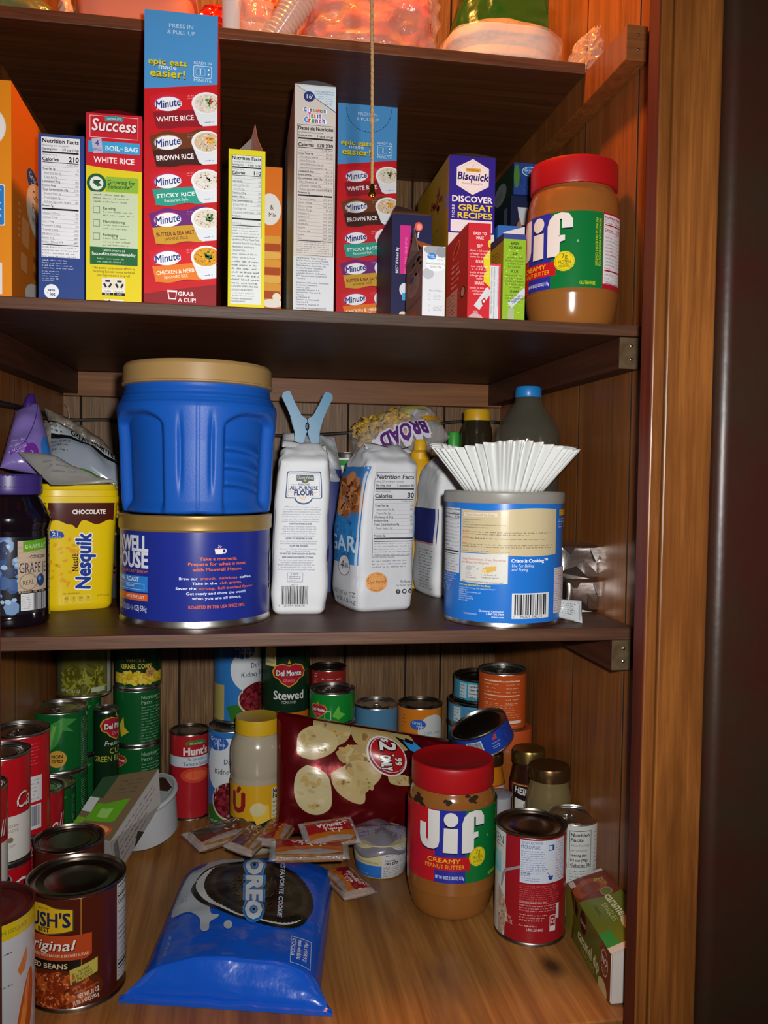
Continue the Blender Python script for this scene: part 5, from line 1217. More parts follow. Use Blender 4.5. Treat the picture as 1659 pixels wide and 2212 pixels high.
# shortening can with pleated paper filters on its lid
PC, RC = cyl_fit(1083, 250, 1357, ZC)
hc = top_z(1085, 1060, PC) - ZC
root = thing('shortening_can', 'bright blue shortening can with recipe panel beneath the paper filters', 'can', PC, facing(PC))
lathe('can_body', [(RC * .97, 0), (RC, .0006), (RC, .003), (RC * .99, .005), (RC * .99, hc - .012)], METAL, root, 96, 40, True, False)
lathe('lid', [(RC * .99, hc - .0125), (RC * 1.02, hc - .0125), (RC * 1.03, hc - .0105), (RC * 1.03, hc - .002), (RC * 1.01, hc), (RC * .96, hc - .0004), (RC * .94, hc - .0025), (RC * .1, hc - .0025)], basic('grey_translucent_lid', '8c8a84', .35, spec=.5), root, 96, 25, False, True)
k = 2 * RC / 250; S = .2652
tx = lambda x: RC / k * asin(max(-.985, min(.985, (x - 685) * S / 125))) 
a = Art('gloss'); a.rect(-190, 0, 190, 280, '2270c8')
a.tf = lambda x, y: (tx(x), (y - 150) * S * .985)
y0 = 200
a.facts(205, 205, 352, 800, '110', serv='servings per container', size=('Serving size', '1 Tbsp (12g)'), bg='d2d4d8', vit=[], foot=7, sc=1.0, rows=[('Total Fat 12g', '15%', 1), ('Saturated Fat 3.5g', '18%', 0), ('Trans Fat 0g', '', 0), ('Polyunsaturated 6g', '', 0), ('Monounsaturated 2.5g', '', 0), ('Cholesterol 0mg', '0%', 1), ('Sodium 0mg', '0%', 1), ('Total Carbohydrate 0g', '0%', 1)])
n = 24
up = [(365 + (1085 - 365) * i / n, 205 + 14 * sin(2 * pi * i / n * .9 + .3) * (1 if i else .6)) for i in range(n + 1)]; dn = [(1085 - (1085 - 365) * i / n, 610 + 12 * sin(2 * pi * i / n * .9)) for i in range(n + 1)]
a.poly(up + dn, 'c8b892'); a.poly([(x, y) for x, y in [(365, 640), (365, 850)]] + [(365 + 360 * i / 12, 868 + 10 * sin(pi * i / 12)) for i in range(13)] + [(725, 630), (725, 600), (365, 610)], 'd6d4cc')
for i in range(12): a.rect(370 + i * 59, 222, 370 + (i + 1) * 59, 600, 'c8b892')
a.rect(388, 240, 640, 275, 'd8d0b8'); a.text('Classic Crisco® Pie Crust', 400, 268, 20, 'b84a4a', 'l', w=218)
for i, (t, w_) in enumerate((('2 cups all-purpose flour', 140), ('1 teaspoon salt', 84), ('3/4 cup well-chilled Crisco All-Vegetable Shortening', 325), ('4 to 8 tablespoons ice cold water', 200))): a.text(t, 380, 308 + i * 23, 12, '3a342c', 'l', w=w_)
for i, (t, b1, b2) in enumerate((('BLEND', 1060, 880), ('DIVIDE', 1010, 0), ('ROLL', 1060, 1060))):
    y = 412 + i * 57 + (0 if i < 2 else -2); a.text(t, 380, y + 4, 16, 'c8643c', 'l', w=52, b=.02); a.greek(440, y - 6, b1, 1, 18, '5a5244', i + 2, .55, .02)
    if b2: a.greek(380, y + 14, b2, 1, 18, '5a5244', i + 7, .55, .02)
a.greek(380, 580, 755, 1, 18, '7a725c', 9, .5, .02)
a.text('How To Substitute Crisco Shortening', 378, 668, 20, 'b84a4a', 'l', w=330); a.text('For Butter Or Margarine', 378, 698, 20, 'b84a4a', 'l', w=205)
a.ell(430, 742, 24, 24, 'b4bcb8'); a.rect(450, 722, 482, 732, 'b4bcb8'); a.text('=', 498, 756, 20, '4a4a4a'); a.poly([(530, 745), (560, 722), (640, 712), (640, 750), (565, 780), (535, 775)], 'd8b05c'); a.poly([(530, 745), (565, 742), (565, 780), (535, 775)], 'e4c88c')
for i, t in enumerate(('1 cup', 'Crisco', 'Shortening')): a.text(t, 408, 790 + i * 21, 13, '4a4a4a', 'l')
for i, t in enumerate(('1 cup Butter or', 'Margarine Spread')): a.text(t, 528, 800 + i * 24, 13, '4a4a4a', 'l')
a.text('Not intended for use as a spread', 382, 868, 18, '4a4a44', 'l', w=308)
a.text('Crisco is Cooking™', 750, 674, 30, 'eef2f8', 'l', w=270, b=.03); a.text('Use For Baking', 752, 716, 26, 'dce6f2', 'l', w=165, sh=.15); a.text('and Frying', 752, 750, 26, 'dce6f2', 'l', w=120, sh=.15)
a.text('50% Less Saturated Fat than Butter', 362, 902, 17, 'd8d42c', 'l', w=240, b=.02)
for i, (t, w_) in enumerate((('Crisco Shortening: 3.5g saturated fat per', 275), ('tablespoon', 68), ('Butter: 7g saturated fat per', 168), ('tablespoon', 68), ('Crisco Shortening', 104), ('contains 12g total fat', 112), ('per serving', 66))): a.text(t, 360, 928 + i * 19, 14, 'c4d8f0', 'l', w=w_)
a.greek(215, 812, 345, 4, 20, 'b4cce8', 3); a.greek(215, 900, 290, 4, 20, 'b4cce8', 4)
for i, (t, w_) in enumerate((('Questions? Comments?', 186), ('1-800-766-7309', 128), ('crisco.com', 90))): a.text(t, 700, 1126 + i * 25, 17, 'dce6f2', 'r', w=w_, b=.02)
a.text('2400000004', 400, 1162, 16, 'b4cce8', 'l', w=98)
a.barcode(758, 950, 1032, 1178, 9, '24242c', 'd8dadc'); a.text('96005 24234', 900, 1172, 24, '24242c', 'c', w=165); a.text('0', 772, 1168, 14, '24242c')
a.rect(1102, 208, 1160, 260, 'd8a41c'); a.greek(1106, 218, 1158, 2, 18, '7a5a10', 2); a.greek(1098, 285, 1160, 4, 24, 'c4d8f0', 5)
a.rect(1070, 735, 1152, 1152, 'd2ccd0'); a.greek(1076, 745, 1150, 18, 22, 'b86a74', 6)
a.tf = None
a.build('paper_label', wrap(RC * .995, k, hc - .012, (hc - .012 - .005) / 280), root, gx=8, clip=(-185, 0, 185, 280), base=.0003, smooth=40)
# filters
z0 = ZC + hc
Pf = Vector((px_x(1087, PC.y, z0), PC.y, z0 - .0022)); k = mpp(Pf)
root = thing('coffee_filter', 'stack of white fluted paper coffee filters resting on the blue shortening can', 'coffee filter', Pf, facing(Pf))
WP = basic('filter_paper', 'd8dad8', .75, spec=.2)
hf = top_z(1087, 968, Pf) - z0 + .0022
for q, nm in ((0, 'filter'), (1, 'filter')):
    rr = random.Random(5 + q); NP = 42; amp = [rr.uniform(.8, 1.25) for _ in range(NP)]; ph = [rr.uniform(-.10, .10) for _ in range(NP)]
    def flt(u, v, q=q):
        a = 2 * pi * u; i = int(u * NP) % NP; t = u * NP - int(u * NP)
        w_ = (1 - cos(2 * pi * t)) / 2; w_ = w_
        rim = v ** .75
        rb_ = (83 - q * 4) * k + (150 - 83) * k * v
        tall = hf * (v ** .95) * (1 - .03 * q) + .004 * v * (amp[i] - 1) * sin(pi * t) + .004 * v * sin(a * 3 + 1)
        return Vector(((rb_ + (w_ - .5) * .0100 * rim * amp[i] * (1 if v > .02 else 0)) * sin(a + ph[i] * rim * .3 * sin(pi * t)), -(rb_ + (w_ - .5) * .0100 * rim * amp[i]) * cos(a + ph[i] * rim * .3 * sin(pi * t)), tall + .0008 + q * .0018))
    bm = bmesh.new(); g = add_grid(bm, flt, NP * 12, 14, 0, True); bm.faces.new([c[0] for c in g][::-1])
    o = obj(nm, bm, WP, root, 80); md = o.modifiers.new('thick', 'SOLIDIFY'); md.thickness = .0003

# silver foil blocks and a sachet
for i, (yb, yt, x0, x1, d, lab) in enumerate(((1330, 1252, 1218, 1302, .930, 'crumpled silver foil block, the lower one beside the shortening can'), (1250, 1178, 1212, 1306, .935, 'crumpled silver foil block stacked on top of the other one'))):
    zb = ZC if i == 0 else pd(1260, 1252, d).z; zt = pd(1260, yt, d).z
    X0, X1 = px_x(x0, d, zb + .02), px_x(x1, d, zb + .02); W = X1 - X0; hh = (pd(1260, 1252, d).z - .0004 - zb) if i == 0 else zt - zb
    root = thing('foil_block', lab, 'foil package', ((X0 + X1) / 2, d + .035, zb + .0003), math.radians(3 - 7 * i), 'silver foil wrapped blocks')
    bm = bmesh.new()
    secs = [(0, W * .47, .032, 8, 0, 0), (hh * .1, W * .5, .034, 8, 0, 0), (hh * .9, W * .5, .034, 8, 0, 0), (hh, W * .47, .031, 8, 0, 0)]
    loft('foil_wrap', secs, FOILM, root, 80, 24, 25, crumple(.0032, 34, 3.0 + i * 4))
    bm = bmesh.new()
    for pts in ([(W * .20, -.0345, hh * .9), (W * .5, -.033, hh * .95), (W * .64, -.036, hh * (.98 - .1 * i)), (W * .58, -.037, hh * .55), (W * .33, -.037, hh * .5)], [(-W * .45, -.0345, hh * .95), (-W * .1, -.035, hh * .96), (-W * .25, -.0385, hh * .74)], [(-W * .5, -.034, hh * .2), (-W * .12, -.0385, hh * .4), (W * .2, -.0352, hh * .02), (-W * .3, -.035, hh * .02)], [(W * .45, -.034, hh * .08), (W * .05, -.037, hh * .60), (W * .1, -.036, hh * .1)]):
        vs = [bm.verts.new(p) for p in pts]; bm.faces.new(vs)
    o = obj('folded_flap', bm, FOILM, root); md = o.modifiers.new('thick', 'SOLIDIFY'); md.thickness = .0005; md.offset = -1
d = .868
ctr, fr, bk = pillow4([pd(1188, 1292, d), pd(1256, 1298, d), pd(1258, 1346, d - .004), pd(1188, 1330, d)], .003, .002, 90, 2)
root = thing('sachet', 'small white printed sachet lying in front of the silver foil', 'sachet', ctr)
pillow('wrapper', root, fr, bk, basic('white_sachet', 'b8bec0', .3, bump=.3, bscale=90), 16, 12)
a = Art(); a.greek(4, 8, 58, 6, 5, '3a3e44', 4, .5, .15); a.line(62, 3, 64, 46, 1.2, '7a7e84'); a.greek(6, 40, 50, 1, 4, '8a9094', 6)
a.build('printing', on_pillow(fr, 70, 50), root, gx=6, gy=6, base=.0004)

# left corner: bags
def soft(name, label, cat, px, t, mat, art=None, cw=100, ch=100, amp=.004, sc=40, seed=1., group=None, base=None, pw=.45, part='pouch', nu=36, nv=36):
    pts = [pd(*p) for p in px]
    ctr, fr, bk = pillow4(pts, t, amp, sc, seed, pw)
    root = thing(name, label, cat, ctr, 0, group)
    pillow(part, root, fr, bk, mat, nu, nv)
    if art: art.build('printing', on_pillow(fr, cw, ch), root, gx=cw / 14, gy=ch / 14, base=.0006, clip=(0, 0, cw, ch), smooth=60)
    return root, fr
a = Art('film'); a.greek(8, 60, 40, 3, 9, 'b0a0cc', 3, .5, .3)
a.line(88, 4, 30, 74, 2.2, '4a2c7c'); a.poly([(10, 78), (40, 66), (44, 70), (12, 86)], '6a3c9c'); a.text('RECLOSE', 27, 78, 5, 'c8b8e0', 'c', rot=-20); a.ell(52, 82, 16, 14, '6a2c8c'); a.ell(84, 72, 12, 16, '2c6cb4'); a.text('Z', 52, 86, 8, 'd8c8e8')
soft('storage_bag_pack', 'translucent purple pouch slumped in the left corner', 'pouch', [(34, 888, 1.04), (82, 870, 1.06), (122, 1030, 1.01), (0, 1010, .99)], .016, basic('purple_film', '7a68ac', .25, spec=.6, bump=.3, bscale=60), a, 100, 100)
soft('storage_bag_pack', 'dark purple twisted tip of a pouch sticking up in the left corner', 'pouch', [(60, 852, 1.07), (74, 850, 1.07), (84, 905, 1.065), (40, 905, 1.065)], .006, basic('deep_purple_film', '3c2070', .3, bump=.3, bscale=60))
a = Art('film'); a.tf = tilt(0, 0, 0)
a.rect(0, 0, 200, 14, '141416'); a.rect(0, 14, 200, 40, 'b4c0c4'); a.rect(0, 40, 200, 50, '141416'); a.text('GREAT NORTHERN', 60, 36, 19, '1c2024', 'l', w=134, b=.03, sh=.1); a.greek(4, 18, 50, 2, 10, '24282c', 2, .7)
a.rect(0, 50, 200, 100, '8a94a0'); a.greek(10, 56, 60, 3, 9, '3a4450', 3)
soft('bean_bag', 'clear and white bag of great northern beans with black stripes', 'bag', [(92, 905, 1.12), (262, 1002, 1.12), (262, 1062, 1.07), (100, 1006, 1.07)], .022, basic('clear_bean_film', '8c8880', .22, spec=.6, bump=.5, bscale=90), a, 200, 100, amp=.007, sc=45, seed=4)
rt, fr = soft('bean_bag', 'brownish clear bag of dried beans lying against the left corner behind the striped bag', 'bag', [(95, 880, 1.18), (215, 945, 1.19), (266, 1010, 1.19), (120, 965, 1.17)], .022, basic('bean_film', '6e6458', .25, spec=.6, bump=.8, bscale=110, c2='8a8074', cscale=70), amp=.006, sc=60, seed=9)
a = Art('film'); a.greek(20, 40, 70, 3, 12, '6a6c74', 3, .4); a.bits(86, 70, 10, 14, 16, 6, ['4a8a2c', '3a7a24'], 4, .4)
soft('snack_pouch', 'opened silvery pouch draped over the yellow tub', 'pouch', [(38, 976, .985), (120, 1000, .99), (252, 1042, .98), (110, 1046, .955)], .006, basic('silver_pouch_film', 'a8a6a0', .25, .4, bump=.4, bscale=50), a, 100, 100, amp=.008, sc=35, seed=6)
# things squeezed between tub and canister
a = Art('film'); a.greek(10, 10, 90, 6, 15, '8a1c14', 3, .4); a.rect(0, 0, 100, 20, 'd8d8d4')
rt, W, D, H = pbox('soup_mix_box', 'bright yellow and red packet wedged between the tub and the blue canister', 'packet', 238, 290, 1052, 1.09, .06, ZC, 'c8b014')
a = Art(); a.rect(0, 0, 60, 270, 'ccb418'); a.poly([(0, 0), (60, 0), (60, 24), (0, 30)], 'd4d4d0'); a.greek(2, 40, 40, 5, 12, '8a1c14', 3, .45); a.rect(0, 104, 60, 116, 'd0d4d4'); a.rect(0, 116, 60, 270, '1c1418'); a.bits(20, 200, 24, 60, 16, 10, ['3a1420', '4c1c28', '2a1018'], 4, .9)
a.build('front_panel', face(W, D, H, 'f', 60, 270), rt, clip=(0, 0, 60, 270))
# cord running along the walls, and the wire hook that holds it
pts = [(-.256, .95, pd(-40, 870, .98).z)] + [tuple(pd(x, y, dd)) for x, y, dd in ((30, 888, 1.16), (70, 902, 1.25), (112, 902, 1.315), (160, 907, 1.325), (260, 908, 1.327), (420, 925, 1.327), (600, 941, 1.327), (700, 938, 1.327), (800, 931, 1.327), (900, 922, 1.327), (985, 911, 1.327), (1060, 911, 1.325), (1085, 915, 1.31))]
pts = [(max(x, XL + .004), y, z) for x, y, z in pts]
bm = bmesh.new(); add_tube(bm, spline(pts, 8), .0026, 8)
T(obj('wall_cord', bm, basic('dark_cord', '1c130e', .6), None, 40), 'dark brown cord strung along the walls behind the coffee shelf', 'cord')
q = pd(150, 905, 1.322); bm = bmesh.new()
add_tube(bm, spline([q + Vector((-.012, .008, .020)), q + Vector((-.004, -.003, .019)), q + Vector((0, -.006, .010)), q + Vector((0, -.006, -.002)), q + Vector((-.006, -.004, -.006)), q + Vector((-.011, .004, -.005))], 6), .0009, 8)
T(obj('wire_hook', bm, basic('pale_wire', 'c8b898', .35, .6), None, 40), 'small pale wire hook holding the cord in the left rear corner', 'hook')
# ------------------------------------------------------------------ bottom shelf
GC = 'steel food cans on the bottom shelf'
def can(name, label, xc, w, d, ytop, z0, art=None, lh=None, tab=False, group=GC, yl=None, rz=None, metal=None, h=None, kk=None, turn=0):
    """upright can at depth d: art drawn in photograph pixels, x from the middle, y down from the label top"""
    P, r = cyl_at(xc, w, d, z0); h = h or top_z(xc, ytop, P) - z0
    root = tin(name, label, 'can', P, r, h, rz if rz is not None else facing(P) + math.radians(turn), group, metal, tab=tab)
    if art:
        k = 2 * r / w; a = Art('gloss'); L = (h - .008) / k
        art(a, L)
        a.build('paper_label', wrap(r * .999, k, h - .004), root, gx=w / 18, clip=(-w * 1.5, 0, w * 1.5, L), base=.0002, smooth=40)
    return root, P, r, z0 + h
def filler(xc, w, d, z1, label, z0=ZD):
    P, r = cyl_at(xc, w, d, z0)
    return tin('food_can', label, 'can', P, r * .98, z1 - z0 - .0003, None, GC, METALD)
def heart(a, cx, cy, s):
    pts = [(0, -.62), (.35, -.78), (.8, -.62), (1, -.2), (.9, .2), (.6, .36), (.45, .62), (0, .95), (-.45, .62), (-.6, .36), (-.9, .2), (-1, -.2), (-.8, -.62), (-.35, -.78)]
    for q, c in ((1.1, 'c89a2c'), (1.0, 'a81c30')): a.poly([(cx + x * s * q, cy + y * s * .8 * q) for x, y in pts], c)
    a.text('Del Monte', cx, cy + s * .08, s * .34, '2c0a10', 'c', w=s * 1.62, b=.07); a.text('Del Monte', cx, cy + s * .08, s * .34, 'e8e2e0', 'c', w=s * 1.58, b=.03); a.text('Quality', cx, cy + s * .46, s * .22, 'd88a94', 'c', w=s * .72, sh=.2)
    a.poly([(cx - s * .1, cy - s * .66), (cx, cy - s * .95), (cx + s * .1, cy - s * .66)], 'c89a2c')
def greencan(a, L):
    a.rect(-180, 0, 180, L, '0e5a26'); a.poly([(-20, 20), (4, 8), (34, 14), (12, 26), (28, 40), (4, 34), (-6, 62), (-24, 80), (-30, 60)], '3c8a3c'); a.poly([(-16, 24), (-8, 24), (-22, 78), (-30, 78)], '6aa84a')
    a.ell(-7, L - 26, 19, 18, 'c8963c'); a.text('NON', -7, L - 28, 7, '2c2410', 'c', w=22, b=.03); a.text('GMO', -7, L - 18, 7, '2c2410', 'c', w=22, b=.03)
    a.greek(46, 14, 62, 24, 5, 'a8b8a8', 4, .4); a.greek(66, 14, 110, 24, 5, '88a890', 6, .4); a.rect(-42, 20, -40, L, '6aa86a')
def corn_nf(a, L):
    a.rect(-160, 0, 160, L, '0e5426'); a.text('Nutrition', 8, 16, 8, 'a8c0a8', 'l', w=38); a.text('Facts', 8, 27, 8, 'a8c0a8', 'l', w=24); a.greek(8, 32, 60, 14, 6, '88a890', 3, .4, .3); a.greek(44, 10, 62, 5, 8, 'b8c8b8', 5, .3); a.poly([(-40, 70), (-30, 52), (-28, 74), (-18, 84), (-36, 96)], 'c8b02c')
def corn(a, L):
    a.rect(-160, 0, 160, L, '0c4a22'); a.ell(0, L - 34, 60, 22, '14301c'); a.text('WHOLE', -6, L - 52, 8, 'c8b43c', 'c', w=40); a.text('KERNEL CORN', -6, L - 38, 10, 'd0bc44', 'c', w=66, b=.02); a.rect(-60, L - 28, 60, L - 6, 'c8a41c'); a.bits(0, L - 18, 58, 14, 120, 4, ['d8b828', 'c09a18', 'e0c84a'], 4, .8); a.ell(26, L - 28, 11, 11, 'b8884a'); a.text('NON', 26, L - 28, 4, '2c2410'); a.text('GMO', 26, L - 22, 4, '2c2410')
def freshcut(a, L):
    a.rect(-160, 0, 160, L, '102c18'); heart(a, 24, 32, 34); a.text('Fresh Cut', 24, 70, 10, 'd0d8c8', 'c', w=54, sh=.2); a.text('CUT', 24, 88, 12, 'b8b83c', 'c'); a.text('GREEN BEANS', 14, 104, 12, 'b8b83c', 'c', w=84); a.bits(20, L - 14, 40, 16, 40, 8, ['7a8a1c', '5c6c14'], 3, .25)
def beanpic(a, L):
    a.rect(-190, 0, 190, L, '4a5038'); a.rect(-50, 0, 50, L, '5a5a24'); a.bits(0, L - 30, 46, 34, 90, 13, ['7c7c1c', '5c5c14', '8c8c2c', '484810'], 4, .22); a.rect(54, 0, 70, L, 'a8aaa4'); a.text('NET WT 14.5 OZ', -30, L - 8, 6, 'd0d0c0', 'c', w=44); a.rect(14, L - 16, 46, L - 6, 'a8b49c')
# green cans on the left
_, P, r, zt = can('vegetable_can', 'green can, lower one of the front green stack at left', 131, 109, 1.197, 1655, ZD, greencan)
can('vegetable_can', 'green can with a small orange seal, topmost of the front green stack', 131, 110, 1.197, 1523, zt + .0003, greencan, tab=True)
_, P, r, zt = can('vegetable_can', 'green can at the bottom behind the front green stack', 164, 102, 1.277, 1620, ZD, greencan)
_, P, r, zt = can('vegetable_can', 'green can topped by the can with a bean picture, behind the front green stack', 164, 103, 1.277, 1496, zt + .0003, greencan)
can('vegetable_can', 'silver edged can with a picture of cut green beans, top left under the shelf', 182, 112, 1.275, 1372, zt + .0004, beanpic)
P0 = cyl_at(222, 74, 1.275, ZD)
_, P, r, zt = can('vegetable_can', 'slim view of a dark green bean can with red heart emblem between green stacks', 229, 52, 1.245, 1528, ZD, freshcut)
_, P, r, zt = can('vegetable_can', 'dark green can at the base of the corn can tower', 297, 96, 1.293, 1598, ZD, lambda a, L: (corn_nf(a, L), heart(a, -42, 26, 18)))
_, P, r, zt = can('vegetable_can', 'dark green can with white nutrition panel in the middle of the corn can tower', 297, 97, 1.293, 1478, zt + .0003, corn_nf)
can('vegetable_can', 'whole kernel corn can crowning the tower in the left rear', 299, 98, 1.293, 1362, zt + .0003, corn)
can('vegetable_can', 'lone short green can behind the small red soup can', 112, 97, 1.128, 1690, ZD, greencan)
# red and white soup cans along the left
def soup(script, dx=0):
    def f(a, L):
        m = L * .56; a.rect(-210, 0, 210, m, 'b0141e'); a.rect(-210, m, 210, L, 'd0ccc4'); a.text(script, dx, m - 12, 34, '5a0a10', 'c', b=.02, sh=.25, xs=.8); a.text(script, dx - 1, m - 14, 34, 'e8e0dc', 'c', b=.01, sh=.25, xs=.8); a.ell(-15, 28, 12, 12, 'c84a3c'); a.ell(-15, 28, 10, 10, 'b0141e')
        a.text('CHICKEN', 20, m + 24, 6, '8a7a60', 'c'); a.text('NOODLE', 20, m + 34, 6, '8a7a60', 'c'); a.ell(20, m + 50, 6, 6, '8a6a50'); a.text('SOUP', 20, m + 66, 6, '8a7a60')
    return f
def soupback(a, L):
    a.rect(-210, 0, 210, L, 'b0141e'); a.greek(-22, 14, 40, 7, 7, 'd8606a', 3, .35); a.rect(-8, 84, 40, L * .66, 'ccc8c8'); a.greek(-4, 90, 36, 6, 8, '5a5a6a', 4, .35); a.barcode(0, L * .69, 38, L * .94, 6, '3a3a5a', 'ccc8c8')
def souplow(a, L): a.rect(-210, 0, 210, L, 'b0141e'); a.text('CHICKEN NOODLE', 22, 16, 7, 'e0d4d0', 'c', w=60); a.rect(-30, 24, 60, 27, 'd0a0a0'); a.greek(-20, 36, 50, 8, 8, 'c8505a', 2, .35)
_, P, r, zt = can('soup_can', 'red soup can under the red can with a pull tab', 44, 119, 1.006, 1788, ZD, souplow, h=.1015, turn=10)
can('soup_can', 'red soup can with white panel and pull tab, rearmost of the tall red stacks', 44, 119, 1.006, 1572, zt + .0003, soupback, tab=True, turn=6)
_, P, r, zt = can('soup_can', 'red soup can beneath the red and white script can', 2, 122, .942, 1850, ZD, lambda a, L: (a.rect(-210, 0, 210, L, 'b0141e'), a.text('Ca', 44, 64, 40, 'e8e0dc', 'c', sh=.25)), h=.1015)
can('soup_can', 'red and white script soup can, second of the tall red stacks', 0, 122, .942, 1618, zt + .0003, soup('Ca', 52))
_, P, r, zt = can('fruit_can', 'yellow labelled can under the nearest red soup can', -46, 130, .878, 1880, ZD, lambda a, L: (a.rect(-240, 0, 240, L, 'c8a81c'), a.rect(-240, L * .4, 240, L, '2c6a2c')), h=.101)
can('soup_can', 'red soup can cut by the left frame, nearest of the tall red stacks', -52, 126, .878, 1660, zt + .0003, soup('ll', 60), h=.1015)
can('soup_can', 'small red soup can with white script standing single before the green cans', 87, 97, 1.067, 1697, ZD, lambda a, L: (a.rect(-210, 0, 210, L, 'a01420'), a.text('bell', 26, 88, 40, 'e4dcd8', 'c', sh=.25, xs=.75)))
# front left corner
def beans(a, L):
    S = 205 / 655.0; a.tf = lambda x, y: ((x - 540) * S, (y - 1330) * S * .92)
    a.rect(-600, 1300, 1900, 2200, '4a1a0e'); a.rect(563, 1300, 569, 1830, 'a8702c')
    a.poly([(120, 1375), (290, 1362), (340, 1368), (400, 1388), (520, 1402), (520, 1560), (455, 1572), (330, 1590), (120, 1560)], '3a4a2c'); a.poly([(120, 1382), (290, 1368), (340, 1374), (400, 1394), (514, 1408), (514, 1554), (450, 1566), (330, 1583), (120, 1555)], 'd0a41c')
    a.text('SINCE 1908', 315, 1408, 16, '3a3414', 'c', w=85); a.text("BUSH'S", 498, 1528, 100, '1c2848', 'r', w=350, b=.03); a.text('BEST', 318, 1568, 32, '3a2414', 'c', w=88, b=.03)
    a.rect(60, 1592, 634, 1745, 'b04420'); a.poly([(634, 1592), (634, 1745), (600, 1770), (60, 1770), (60, 1740)], 'b04420'); a.text('Original', 520, 1700, 72, '4a140a', 'r', w=390, b=.03, sh=.25); a.text('Original', 516, 1696, 72, 'e8dcd4', 'r', w=390, b=.015, sh=.25); a.text('CLASSIC WITH BACON & BROWN SUGAR', 614, 1745, 22, 'dcb89c', 'r', w=400, b=.02)
    a.rect(60, 1770, 565, 1850, '1c140e'); a.text('BAKED BEANS', 482, 1828, 36, 'd8c49c', 'r', w=350, b=.02)
    a.ell(380, 2000, 330, 165, '5a2410'); a.bits(360, 2000, 270, 140, 130, 38, ['a8481c', '983c14', 'b85a28', '7c2c10'], 8, .72); a.bits(360, 2000, 270, 140, 60, 9, ['d8885a'], 9, .6)
    a.poly([(495, 1840), (672, 1785), (672, 1890), (500, 1950)], 'b8ac4c')
    for i, t in enumerate(('MAKES', 'BURGERS', '& HOT DOGS', 'EVEN BETTER!')): a.text(t, 586, 1856 + i * 27, 20, '2a3010', 'c', w=(75, 100, 120, 150)[i], rot=-16)
    a.text('SERVING SUGGESTION', 605, 1998, 13, 'b88a6a', 'c', w=155, rot=-12); a.text('NET WT. 21 OZ', 616, 2045, 34, 'dcd0c4', 'c', w=138, b=.02, rot=-8); a.text('(1 LB 5 OZ) 595 g', 600, 2085, 28, 'dcd0c4', 'c', w=165, b=.02, rot=-8)
    a.facts(830, 1330, 1130, 2050, '150', c='1c1818', bg='cdcac8', vit=[], foot=3, sc=.8)
PB, rB = cyl_fit(166, 196, 2184, ZD); hB = top_z(166, 1886, PB) - ZD
can('bean_can', 'brown can of baked beans standing in front at lower left', 166, 200, PB.y, 0, ZD, beans, h=hB, metal=METALD)
can('bean_can', 'dark lidded brown can tucked behind the front baked beans can', 150, 143, .958, 0, ZD, lambda a, L: a.rect(-300, 0, 300, L, '4a1a0e'), h=hB, metal=METALD)
def peach(a, L):
    a.rect(-330, 0, 330, L, 'b8bcc0'); a.rect(-330, 0, 330, 34, 'c8b018'); a.text('IN 100% JUICE', 66, 22, 9, '5a7a14', 'c', w=62, rot=0)
    a.poly([(70, 110), (96, 70), (100, 90), (92, 116), (78, 124)], 'c8742c'); a.ell(90, 230, 22, 110, 'b8501c', rot=12); a.ell(84, 230, 8, 100, 'd88a3c', rot=12); a.greek(40, 60, 64, 1, 10, '3a3a3a', 2); a.greek(30, 130, 62, 1, 8, '4a4a4a', 3)
can('fruit_can', 'white and yellow fruit can cut by the left edge of the picture', -36, 206, .79, 1952, ZD, peach, metal=basic('maroon_lid', '4a1c1c', .4, .2))

# carton of fruit cups lying on its side, and the white tub behind it
def prism(name, label, cat, top, z1, z0, mat, part='carton', group=None):
    c = sum(top, Vector()) / 4; root = thing(name, label, cat, (c.x, c.y, z0), 0, group)
    bm = bmesh.new(); o = Vector((c.x, c.y, z0))
    A = [bm.verts.new(Vector((p.x, p.y, z1)) - o) for p in top]; B = [bm.verts.new(Vector((p.x, p.y, z0)) - o) for p in top]
    bm.faces.new(A); bm.faces.new(B[::-1])
    for i in range(4): j = (i + 1) % 4; bm.faces.new((A[i], A[j], B[j], B[i]))
    bmesh.ops.bevel(bm, geom=bm.edges[:], offset=.001, segments=2, affect='EDGES')
    obj(part, bm, mat, root)
    return root, [Vector((p.x, p.y, z1)) - o for p in top], [Vector((p.x, p.y, z0)) - o for p in top]
def quad(c, cw, ch):
    c = [Vector(p) for p in c]; n = (c[1] - c[0]).cross(c[3] - c[0]).normalized()
    def m(x, y, o):
        u, v = x / cw, y / ch
        return (c[0] * (1 - u) + c[1] * u) * (1 - v) + (c[3] * (1 - u) + c[2] * u) * v + n * o * m.s
    m.s = 1
    return m
dF, dB_ = 1.045, 1.122
FBR, BBR = pz(250, 1897, ZD + .0004), pd(346, 1737, dB_); FTR, BTR = pd(238, 1818, dF), pd(342, 1662, dB_)
FTL, BTL = pd(143, 1802, dF), pd(222, 1680, dB_); FBL, BBL = FTL + (FBR - FTR), BTL + (BBR - BTR)
FBL.z = max(FBL.z, ZD + .0004)
root = thing('fruit_cup_carton', 'long brown and green fruit cup carton leaning back against the white tub', 'box', Vector((FBR.x, FBR.y, ZD)))
o = root.location.copy(); bm = bmesh.new(); vs = [bm.verts.new(p - o) for p in (BTL, BTR, FTR, FTL, BBL, BBR, FBR, FBL)]
for f in ((0, 1, 2), (0, 2, 3), (4, 7, 6), (4, 6, 5), (0, 4, 5, 1), (1, 5, 6), (1, 6, 2), (2, 6, 7, 3), (3, 7, 4), (3, 4, 0)): bm.faces.new([vs[i] for i in f])
obj('carton', bm, ink('b0aca8'), root)
A = [p - o for p in (BTL, BTR, FTR, FTL)]; B = [p - o for p in (BBL, BBR, FBR, FBL)]
